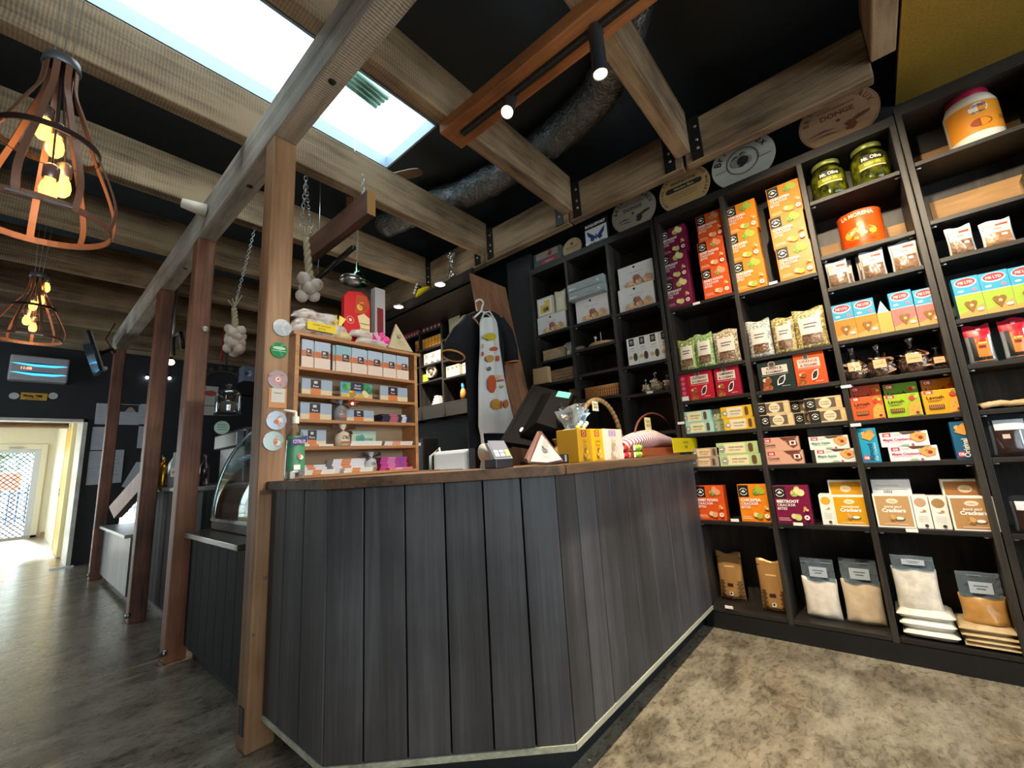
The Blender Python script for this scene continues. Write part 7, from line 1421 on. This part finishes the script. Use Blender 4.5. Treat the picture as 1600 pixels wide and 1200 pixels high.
# cage pendants
def pendant(cx, cy, zt, R_, H, label, ang=0, nrib=9, bulbs=()):
    e = empty('cage_pendant', (cx, cy, zt-H), label, 'pendant lamp', 'copper cage pendant lamps')
    COP = K('#8d6450', .4, .3); c = Vector((cx, cy, zt))
    mb = MB(); mb.lathe([(.046, -.035), (.05, -.03), (.046, 0), (.02, .012), (0, .012)], K('#6d6f76', .4, .4), tuple(c), 28); mb.lathe([(.042, -.035), (.045, -.03), (.04, -.004), (0, 0)], K('#2a2420', .6), tuple(c), 28); mb.build('canopy', parent=e)
    prof = [(.043, -.025), (.048, -.12), (.075, -.2), (R_*.62, -H*.52), (R_*.86, -H*.7), (R_*1.0, -H*.84), (R_*1.0, -H*.93), (R_*.93, -H)]
    import bisect
    def pp(t):
        k = t*(len(prof)-1); i = min(int(k), len(prof)-2); f = k-i; p0 = prof[max(0, i-1)]; p1 = prof[i]; p2 = prof[i+1]; p3 = prof[min(len(prof)-1, i+2)]
        return tuple(.5*((2*p1[j])+(-p0[j]+p2[j])*f+(2*p0[j]-5*p1[j]+4*p2[j]-p3[j])*f*f+(-p0[j]+3*p1[j]-3*p2[j]+p3[j])*f**3) for j in (0, 1))
    for k in range(nrib):
        a = ang+2*PI*k/nrib; d = Vector((math.cos(a), math.sin(a), 0)); s = Vector((-math.sin(a), math.cos(a), 0)); mb = MB(); V = []
        for i in range(25):
            r, z = pp(i/24); q = c+d*r+Vector((0, 0, z)); V += [q-s*.009, q+s*.009, q+s*.009-d*.003, q-s*.009-d*.003]
        F = []
        for i in range(24):
            for j in range(4): F.append((4*i+j, 4*i+(j+1) % 4, 4*i+4+(j+1) % 4, 4*i+4+j))
        mb.add(V, F, COP, False); mb.build('rib', parent=e)
    for rr, zz, hh in ((R_*.93, -H, .022), (R_*.66, -H*.55, .02)):
        mb = MB(); mb.lathe([(rr, zz), (rr, zz+hh), (rr-.004, zz+hh), (rr-.004, zz), (rr, zz)], COP if zz < -H*.9 else K('#3a2a26', .4, .4), tuple(c), 40, False); mb.build('hoop', parent=e)
    mb = MB()
    for s in (-1, 1): mb.box(cx+R_*.2*s-.03, cy-R_*.93, zt-H+.002, cx+R_*.2*s+.03, cy-R_*.9, zt-H+.008, STEEL)
    mb.build('hoop_clip', parent=e)
    for k in range(4): mb = MB(); mb.tube([c+Vector((.02*math.cos(k*1.57), .02*math.sin(k*1.57), 0)), c+Vector((.05*math.cos(k*1.57), .05*math.sin(k*1.57), 3.615-zt))], .0015, K('#8a8a88', .4), 4); mb.build('suspension_wire', parent=e)
    for k, (bx_, by_, bz_) in enumerate(bulbs):
        q = c+Vector((bx_, by_, bz_)); mb = MB()
        mb.lathe([(0, -.045), (.012, -.042), (.021, -.028), (.023, -.008), (.019, .014), (.013, .026), (.013, .034)], K('#ffb040', .3, emit=5), tuple(q), 18); b_ = mb.build('bulb', parent=e)
        mb = MB(); mb.lathe([(.018, .03), (.02, .034), (.02, .075), (.01, .085), (0, .085)], K('#9a8a84', .3, .7), tuple(q), 14); mb.tube([q+Vector((0, 0, .08)), q*.5+c*.5+Vector((0, 0, .04)), c-Vector((0, 0, .01))], .003, K('#3a302c', .5), 5); mb.build('socket', parent=b_)
        lamp('POINT', 'bulb_light', q+Vector((0, 0, -.07)), q, .35, (1, .6, .3), shadow_soft_size=.03)
    return e
LX, LY = at(68, 345, 'Y', 1.95).x, 1.95
def off(x, y, Y=1.95): q = at(x, y, 'Y', Y); return q
tp = at(97, 103, 'Y', 1.95); bt = at(60, 345, 'Y', 1.95)
pendant(tp.x, 1.95, tp.z+.02, .19, (tp.z-bt.z)+.03, 'copper ribbed cage pendant lamp nearest the camera, lit with four bulbs', .25, 9,
        [(off(67, 207).x-tp.x, 0, off(67, 207).z-tp.z), (off(85, 235).x-tp.x, 0, off(85, 235).z-tp.z), (off(98, 287).x-tp.x+.0, .05, off(98, 287).z-tp.z), (off(74, 308).x-tp.x, -.03, off(74, 308).z-tp.z)])
tp = at(60, 432, 'Y', 4.9); bt = at(58, 530, 'Y', 4.9); o = lambda x, y: at(x, y, 'Y', 4.9)
pendant(tp.x, 4.9, tp.z+.02, .19*1.02, (tp.z-bt.z)+.03, 'copper ribbed cage pendant lamp farther away, lit with five bulbs', .1, 9,
        [(o(72, 452).x-tp.x, 0, o(72, 452).z-tp.z), (o(63, 472).x-tp.x, 0, o(63, 472).z-tp.z), (o(51, 482).x-tp.x, -.03, o(51, 482).z-tp.z), (o(41, 503).x-tp.x, 0, o(41, 503).z-tp.z), (o(51, 513).x-tp.x, .03, o(51, 513).z-tp.z)])
spot(1.485, .64, 2.80, (1.50, .64, 0), 'black track spotlight pointing straight down, near the top of the picture', 300, size=100)
c = at(797, 160, 'X', 1.485)
spot(1.485, c.y, c.z, tuple(at(789, 186, 'X', 1.40)), 'black track spotlight turned towards the camera, glowing yellow-white', 25)
spot(1.485, -.05, 2.80, (2.95, -.05, 1.9), 'black track spotlight aimed at the pickle jars', 120, size=75)
spot(1.485, -.2, 2.78, (1.25, 2.2, 1.45), 'black track spotlight aimed at the pine book shelf', 65, size=42)
spot(1.485, -.4, 2.78, (3.0, -.85, 1.4), 'black track spotlight aimed at the right edge shelving', 95, size=80)

# ------------------------------------------------------------------ left: servery, display case, far room
def unit(name, y0, y1, z, label, top=TOPW, front_m=None, boards=True, x=.775):
    e = empty(name, (1.1, (y0+y1)/2, 0), label, 'counter'); fm = front_m or K('#0e0f11', .5)
    n = max(2, int((y1-y0)/.14))
    if boards:
        for k in range(n):
            a = y0+(y1-y0)*k/n; mb = MB(); mb.box(x, a+.002, .09, x+.02, a+(y1-y0)/n-.002, z-.03, fm, .002); mb.build('cladding_board', parent=e)
    else: mb = MB(); mb.box(x, y0, .06, x+.02, y1, z-.03, fm, .002); mb.build('front_sheet', parent=e)
    mb = MB(); mb.box(x+.02, y0, 0.06, 1.5, y1, z-.03, K('#141416', .6)); mb.box(x+.05, y0, 0, 1.5, y1, .06, BLACK); mb.build('carcass', parent=e)
    mb = MB(); mb.box(x-.045, y0, z-.03, 1.5, y1, z, top, .004); mb.build('counter_top', parent=e); return e
unit('display_base', 2.37, 3.36, .745, 'low dark cabinet with dark stone ledge carrying the curved glass display', front_m=K('#08090a', .7), top=K('#4a4640', .3, coat=.4))
unit('servery_counter', 3.52, 5.35, 1.015, 'dark servery counter with curved steel-edged top, between the reddish posts', front_m=K('#08090a', .7), top=K('#8f9294', .25, .7), x=.86)
SHEET = speck('streaked_sheet', [(.3, '#5a5d60'), (.55, '#85888a'), (.75, '#b9bcbd')], 5, .35, .1, stretch=(1, 14, .25))
unit('low_counter', 5.36, 7.03, .60, 'low counter faced with streaked grey sheet before the farthest post', front_m=SHEET, top=K('#c0c3c4', .3, .4), boards=False)
# curved glass display
e = empty('glass_display_case', (1.2, 2.85, .746), 'refrigerated display case with curved glass front, left of the counter', 'display case')
GLC = clear('case_glass', '#dfecec', .92, .04, 0); y0, y1 = 2.42, 3.3
mb = MB(); mb.box(.86, y0, .746, 1.5, y1, .80, K('#4a4440', .4, .3), .006); mb.box(.855, y0, .80, .875, y1, .815, K('#aab6ba', .25, .8)); mb.build('base', parent=e)
arc = [(.865+.38*(1-math.cos(a))*1.0, .815+.62*math.sin(a)) for a in [PI/2*i/14 for i in range(15)]]
mb = MB(); V = [(x, y, z) for x, z in arc for y in (y0, y1)]; mb.add(V, [(2*i, 2*i+1, 2*i+3, 2*i+2) for i in range(14)], GLC, True); mb.build('curved_glass', parent=e)
for y in (y0, y1):
    mb = MB(); V = [(x, y, z) for x, z in arc]+[(1.48, y, arc[-1][1]), (1.48, y, .815)]; mb.add(V, [tuple(range(len(V)))], GLC); mb.build('end_glass', parent=e)
    mb = MB(); q = [Vector((x, y, z)) for x, z in arc]; mb.tube(q, .011, K('#9fb4ba', .2, .7), 8); mb.build('edge_trim', parent=e)
mb = MB(); mb.box(1.24, y0, 1.43, 1.5, y1, 1.45, K('#6a6f74', .3, .5), .003); mb.build('top_panel', parent=e)
for z in (1.02, 1.22): mb = MB(); mb.box(1.02+.1*(z > 1.1), y0+.02, z, 1.46, y1-.02, z+.008, clear('shelf_glass', '#bfe0e0', .6, .05, 0)); mb.build('glass_shelf', parent=e)
mb = MB(); mb.box(1.44, y0, .8, 1.5, y1, 1.43, K('#3a3026', .5)); mb.build('back_panel', parent=e)
mb = MB(); mb.box(1.26, y0+.03, 1.405, 1.3, y1-.03, 1.425, K('#dff6f8', .4, emit=5)); mb.build('strip_light', parent=e)
rd = random.Random(9)
for k in range(14):
    yy = y0+.08+.057*k; zz = (.80, 1.03, 1.23)[k % 3]; xx = 1.05+.12*(k % 2)+.08*(k % 3 == 2); mb = MB()
    if k % 2: mb.lathe([(0, 0), (.06, 0), (.062, .04), (0, .045)], K(('#d9c48a', '#efe6cc', '#c98a4a')[k % 3], .5), (xx, yy, zz+.001+.008*(zz > .9)), 18)
    else: mb.prism([(xx, yy, zz+.009), (xx+.12, yy-.03, zz+.009), (xx+.12, yy+.03, zz+.009)], (0, 0, .05), K(('#e8d9a4', '#d8a850', '#f0ead8')[k % 3], .5))
    mb.build('cheese', label='cheese piece inside the curved glass case, %s along' % ('number %d' % (k+1)), cat='cheese', group='cheeses in the glass case')
# things standing on the case and behind
e = empty('glass_cake_dome', (1.28, 3.05, 1.451), 'glass cake dome with round knob on the display case', 'cake dome'); c = at(355, 655, 'Y', 3.05); r = (at(375, 640, 'Y', 3.05).x-at(335, 640, 'Y', 3.05).x)/2; H = at(355, 606, 'Y', 3.05).z-c.z; z0 = max(c.z, 1.4515)
cc = (c.x, 3.05, z0); mb = MB(); mb.lathe([(0, 0), (r*1.05, 0), (r*1.05, .012), (0, .012)], BLACK, cc, 28); mb.build('plate', parent=e)
mb = MB(); mb.lathe([(r*.97, .014), (r, .03), (r, H*.6), (r*.85, H*.75), (r*.3, H*.82), (r*.12, H*.86), (r*.28, H*.93), (0, H)], clear('dome_glass', '#eef2f4', .85, .03, 0), cc, 32); mb.build('dome', parent=e)
mb = MB(); mb.lathe([(0, .013), (r*.6, .013), (r*.55, H*.4), (0, H*.45)], K('#7a6a5c', .5), cc, 20); mb.build('cake', parent=e)
e = empty('coffee_machine', (1.45, 4.0, 1.016), 'silver coffee equipment standing behind the glass display', 'machine')
mb = MB(); mb.box(1.15, 3.7, 1.016, 1.45, 4.3, 1.45, K('#3f4246', .3, .6), .02); mb.build('body', parent=e); mb = MB(); mb.box(1.1, 3.72, 1.3, 1.16, 4.28, 1.42, K('#55585c', .3, .7), .01); mb.build('head', parent=e); mb = MB(); mb.lathe([(.0, 0), (.05, 0), (.05, .01), (0, .01)], K('#d8e6dc', .4), (1.3, 4.0, 1.451), 16); mb.build('gauge', parent=e)
for k, (x, y, h, w) in enumerate(((325, 655, .22, .03), (330, 655, .16, .03))):
    q = at(x, y, 'Y', 3.6); mb = MB(); mb.lathe([(0, 0), (w, 0), (w, h*.6), (w*.35, h*.78), (w*.35, h), (0, h)], K('#2c1420', .25, coat=.6), (q.x, 3.6+.07*k, 1.451 if False else 1.016), 16); mb.build('wine_bottle', label='dark wine bottle %s behind the second post' % ('in front', 'at the back')[k], cat='bottle', group='dark bottles by the second post')
mb = MB(); q = at(253, 762, 'Y', 4.95); h = at(253, 715, 'Y', 4.95).z-1.016; BR_ = K('#b8922c', .2, .9)
e = empty('brass_bottle', (q.x, 4.95, 1.016), 'shiny brass bottle standing on the servery counter', 'bottle'); mb.lathe([(0, 0), (.045, 0), (.048, .02), (.048, h*.62), (.03, h*.8), (.012, h*.86), (.012, h)], BR_, (q.x, 4.95, 1.016), 24); mb.build('bottle', parent=e); mb = MB(); mb.lathe([(.016, h), (.018, h*1.08), (0, h*1.1)], BLACK, (q.x, 4.95, 1.016), 12); mb.build('cap', parent=e)
mb = MB(); q = at(262, 712, 'Y', 4.8); mb.lathe([(0, 0), (.05, 0), (.05, .2), (.02, .26), (.02, .3), (0, .3)], K('#c9ced2', .3, .3), (q.x+.06, 4.8, 1.016), 18); f = front(mb, q.x+.02, 1.1, .08, .08, 4.748); f.rect(0, 0, 1, 1, WT); f.text('milk', .5, .4, .3, BK, 'C', .7); mb.build('white_flask', label='pale flask with white label beside the brass bottle', cat='flask')
# papers on the far wall
def pap(x0, y0, x1, y1, lab, lines=6, photo=False, Y=8.64):
    a, b2 = at(x0, y0, 'Y', Y), at(x1, y1, 'Y', Y); mb = MB(); mb.box(a.x, Y-.003, b2.z, b2.x, Y+.005, a.z, K('#c3cad4', .5)); f = front(mb, a.x, b2.z, b2.x-a.x, a.z-b2.z, Y-.0045)
    for k in range(lines): f.rect(.15, .8-.11*k, .55+.3*((k*7) % 3)/3, .815-.11*k, K('#8a94a4', .5))
    if photo: f.rect(.0, .62, .9, .97, K('#1c1a1e', .4)); f.polyg([(.25, .62), (.45, .85), (.6, .85), (.8, .62)], K('#b8a49a', .4))
    mb.build('wall_notice', label=lab, cat='notice', group='paper notices on the far wall')
pap(151, 630, 165, 663, 'white paper notice at the upper left, nearest the doorway', 5); pap(187, 631, 217, 664, 'paper notice with a dark photo, between two posts', 4, True); pap(220, 631, 236, 663, 'white paper notice right of the dark photo one', 5)
pap(145, 667, 161, 703, 'white paper notice in the middle row nearest the doorway', 6); pap(217, 666, 232, 700, 'pale blue paper notice in the middle row between posts', 4)
pap(140, 705, 157, 731, 'paper notice in the lower row with a small mark', 4); pap(137, 732, 154, 757, 'lowest paper notice beside the doorway', 4); pap(172, 703, 189, 754, 'long paper notice with a drawing, right of the farthest post', 6)
a, b2, c, d = [at(x, y, 'Y', 8.638) for x, y in ((213, 722), (232, 722), (205, 765), (190, 760))]
mb = MB(); mb.prism([a, d, c, b2], (0, .01, 0), K('#c9d2dc', .4)); mb.build('tilted_sheet', label='tilted glossy sheet propped above the diagonal brace', cat='notice')
def wallitem(x0, y0, x1, y1, Y=8.62): return at(x0, y0, 'Y', Y), at(x1, y1, 'Y', Y)
# air curtain unit, signs, television
a, b2 = at(17, 553, 'Y', 8.5), at(105, 599, 'Y', 8.5)
e = empty('air_conditioner', ((a.x+b2.x)/2, 8.55, b2.z), 'white wall unit with curved louvres glowing blue above the doorway', 'air conditioner')
mb = MB(); mb.box(a.x, 8.48, b2.z, b2.x, 8.65, a.z, K('#b9b9bf', .4), .02); mb.build('casing', parent=e)
f_w = b2.x-a.x; f_h = a.z-b2.z
for k, v in enumerate((.66, .30)):
    mb = MB(); f = front(mb, a.x, b2.z, f_w, f_h, 8.478); f.polyg([(.02, v), (.4, v-.09), (.75, v-.08), (.98, v), (.7, v+.055), (.35, v+.06)], K('#3fb4f0', .3, emit=1.6)); f.polyg([(.1, v+.02), (.4, v+.0), (.75, v+.01), (.9, v+.02), (.7, v+.055), (.35, v+.06)], K('#1f62b8', .3)); mb.build('louvre', parent=e)
mb = MB(); f = front(mb, a.x, b2.z, f_w, f_h, 8.4775); f.text('11:08', .28, .44, .1, K('#ff9a6a', .3, emit=2), 'C', .18); mb.build('clock_display', parent=e)
for x0, x1, lab in ((14.5, 29.5, 'white oval badge left of the yellow sign'), (76, 90, 'white oval badge right of the yellow sign')):
    a, b2 = at(x0, 613, 'Y', 8.64), at(x1, 624, 'Y', 8.64); c = (a+b2)/2; mb = MB(); n = 20; mb.prism([(c.x+(b2.x-a.x)/2*math.cos(2*PI*i/n), 8.65, c.z+(a.z-b2.z)/2*math.sin(2*PI*i/n)) for i in range(n)], (0, -.012, 0), K('#c9c9c9', .4)); mb.build('oval_badge', label=lab, cat='badge', group='oval badges over the doorway')
a, b2 = at(33, 613, 'Y', 8.64), at(73, 626, 'Y', 8.64); mb = MB(); mb.box(a.x, 8.63, b2.z, b2.x, 8.65, a.z, K('#d9a41c', .4)); f = front(mb, a.x, b2.z, b2.x-a.x, a.z-b2.z, 8.629); f.text('Winning', .28, .4, .35, BK, 'C', .4, .05); f.text('TIME', .68, .4, .35, BK, 'C', .28, .05); f.rect(.2, .16, .7, .2, BK); mb.build('yellow_sign', label='yellow sign with black lettering over the doorway', cat='sign')
e = empty('television', (.45, 6.6, 2.4), 'thin white-edged television seen edge-on, fixed high near the farthest post', 'television')
A, B = at(135, 515, 'Y', 6.3), at(155, 578, 'Y', 6.1); C2 = at(146, 588, 'Y', 6.9); mb = MB()
A2 = at(128, 537, 'Y', 6.95)
mb.prism([A, B, C2, A2], (.03, .012, 0), K('#26323c', .2, coat=.5)); mb.prism([A+Vector((.03, 0, 0)), B+Vector((.03, 0, 0)), B+Vector((.05, .03, 0)), A+Vector((.05, .03, 0))], (0, .02, 0), K('#d8dadc', .4)); mb.build('panel', parent=e)
mb = MB(); q = at(175, 545, 'Y', 6.9); mb.tube([(A+B)/2+Vector((.05, .3, 0)), q, (.69, 7.08, q.z)], .02, BLACK, 8); mb.tube([q, at(165, 530, 'Y', 6.9), at(180, 505, 'Y', 7.0)], .006, BLACK, 6); mb.build('wall_arm', parent=e)
mb = MB(); q = at(158, 577, 'Y', 6.2); mb.lathe([(0, 0), (.03, 0), (.03, .03), (0, .03)], WHITE, (q.x+.02, q.y, q.z), 12); mb.build('camera_mount', parent=e)
# festoon lights and tubes
for k, (x, y, Y, em) in enumerate(((267, 566, 5.2, 14), (230, 590, 8.628, 10), (265, 591, 8.628, 10))):
    q = at(x, y, 'Y', Y); mb = MB(); mb.sphere(q, .03 if k == 0 else .022, K('#ffd9a0' if k == 0 else '#e8eef8', .3, emit=em), 12); mb.lathe([(.014, .02), (.014, .05), (0, .055)], BLACK, tuple(q), 10); mb.build('small_lamp', label=('bright warm bulb glowing between the second and third posts', 'small white light left of the third post', 'small white light right of the third post')[k], cat='light')
mb = MB(); mb.tube([at(270, 556, 'Y', 5.2), at(270, 525, 'Y', 5.2), at(282, 520, 'Y', 5.0), at(286, 545, 'Y', 5.0)], .02, BLACK, 8); q = at(267, 566, 'Y', 5.2); mb.tube([(q.x, q.y, q.z+.05), (q.x, 5.2, 3.02), (q.x, 5.29, 3.05)], .012, K('#8a8a88', .3, .6), 8); mb.build('hose_loop', label='black and grey hoses looping down beside the second post', cat='hose')
mb = MB(); q = at(350, 525, 'Y', 6.25); mb.tube([(q.x, q.y, 3.01), q, at(347, 548, 'Y', 6.25), at(345, 565, 'Y', 6.25)], .014, K('#b02030', .4), 6); mb.tube([q, at(354, 550, 'Y', 6.25), at(353, 570, 'Y', 6.25)], .014, K('#4a3a34', .4), 6); mb.build('hanging_strap', label='red and dark straps hanging below the garlic cluster', cat='strap')
mb = MB(); a, b2 = at(381, 571, 'Y', 8.4), at(396, 596, 'Y', 8.4); mb.box(a.x, 8.4, b2.z, b2.x+.1, 8.65, a.z, K('#8a93a8', .4), .004); f = front(mb, a.x, b2.z, b2.x-a.x, a.z-b2.z, 8.398); f.food(.5, .5, .4, [K('#4a5a9a', .4), WT, K('#c9c9d8', .4)], 7, 3); mb.box(a.x, 8.4, b2.z-.25, b2.x+.2, 8.65, b2.z-.02, BLACK); mb.build('speaker_box', label='blue and white printed carton on a black bracket left of the counter post', cat='box')
mb = MB(); a, b2 = at(322, 603, 'Y', 8.63), at(339, 640, 'Y', 8.63); mb.box(a.x-.1, 8.63, b2.z-.1, b2.x, 8.65, a.z, K('#d8d8d4', .4)); f = front(mb, a.x-.1, b2.z-.1, b2.x-a.x+.1, a.z-b2.z+.1, 8.628); f.ell(.6, .75, .35, .1, K('#c9584a', .4)); f.rect(.2, .3, .9, .34, GR); mb.build('white_poster', label='white poster with a red oval behind the second post', cat='poster')
mb2 = MB(); c = at(347, 668, 'Y', 3.31); n = 20; mb2.prism([(c.x+.045*math.cos(2*PI*i/n), 3.315, c.z+.045*math.sin(2*PI*i/n)) for i in range(n)], (0, -.004, 0), K('#b9d4c6', .4)); f = front(mb2, c.x-.04, c.z-.04, .08, .08, 3.309)
for v in (.3, .5, .7): f.rect(.15, v, .85, v+.06, K('#6a9a84', .4))
mb2.build('round_sticker', label='pale green round sticker on the end glass of the display case', cat='sticker')
q = at(352, 590, 'Y', 8.62)
mb = MB(); BRN = K('#54483e', .7)
mb.tube([(q.x+.32*math.cos(a), 8.64, q.z-.1+.22*math.sin(a)) for a in [PI*.1+PI*.8*i/10 for i in range(11)]], .02, BRN, 6)
for k in range(6): a = PI*(.1+.16*k); c = Vector((q.x+.32*math.cos(a), 8.63, q.z-.1+.22*math.sin(a))); mb.poly([c, c+Vector((.05, 0, .06)), c+Vector((.0, 0, .11)), c+Vector((-.05, 0, .05))], BRN)
mb.build('twig_garland', label='faint brown twig decoration on the dark far wall', cat='decoration')
# seen through the roof window: a pale boarded wall and a strip of gutter
mb = MB(); mb.box(-1.2, 3.4, 3.7, 3.5, 3.5, 6.5, speck('outside_boards', [(.4, '#eef2f0'), (.6, '#f8faf8')], 4, .6, .05))
for k in range(6): mb.box(-.9+k*.32, 3.395, 3.7, -.895+k*.32, 3.4, 6.5, K('#b9c4c0', .6))
mb.build('neighbour_wall', kind='structure', loc=(0, 0, 0))
a = at(556, 112, 'Z', 3.74); b2 = at(606, 153, 'Z', 3.74); mb = MB(); GT = K('#8fb8a4', .5)
for k in range(4): mb.tube([a+Vector((0, .05*k, .01*k)), b2+Vector((0, .05*k, .01*k))], .022, GT, 8)
mb.build('trim_5', kind='structure', loc=(0, 0, 0))
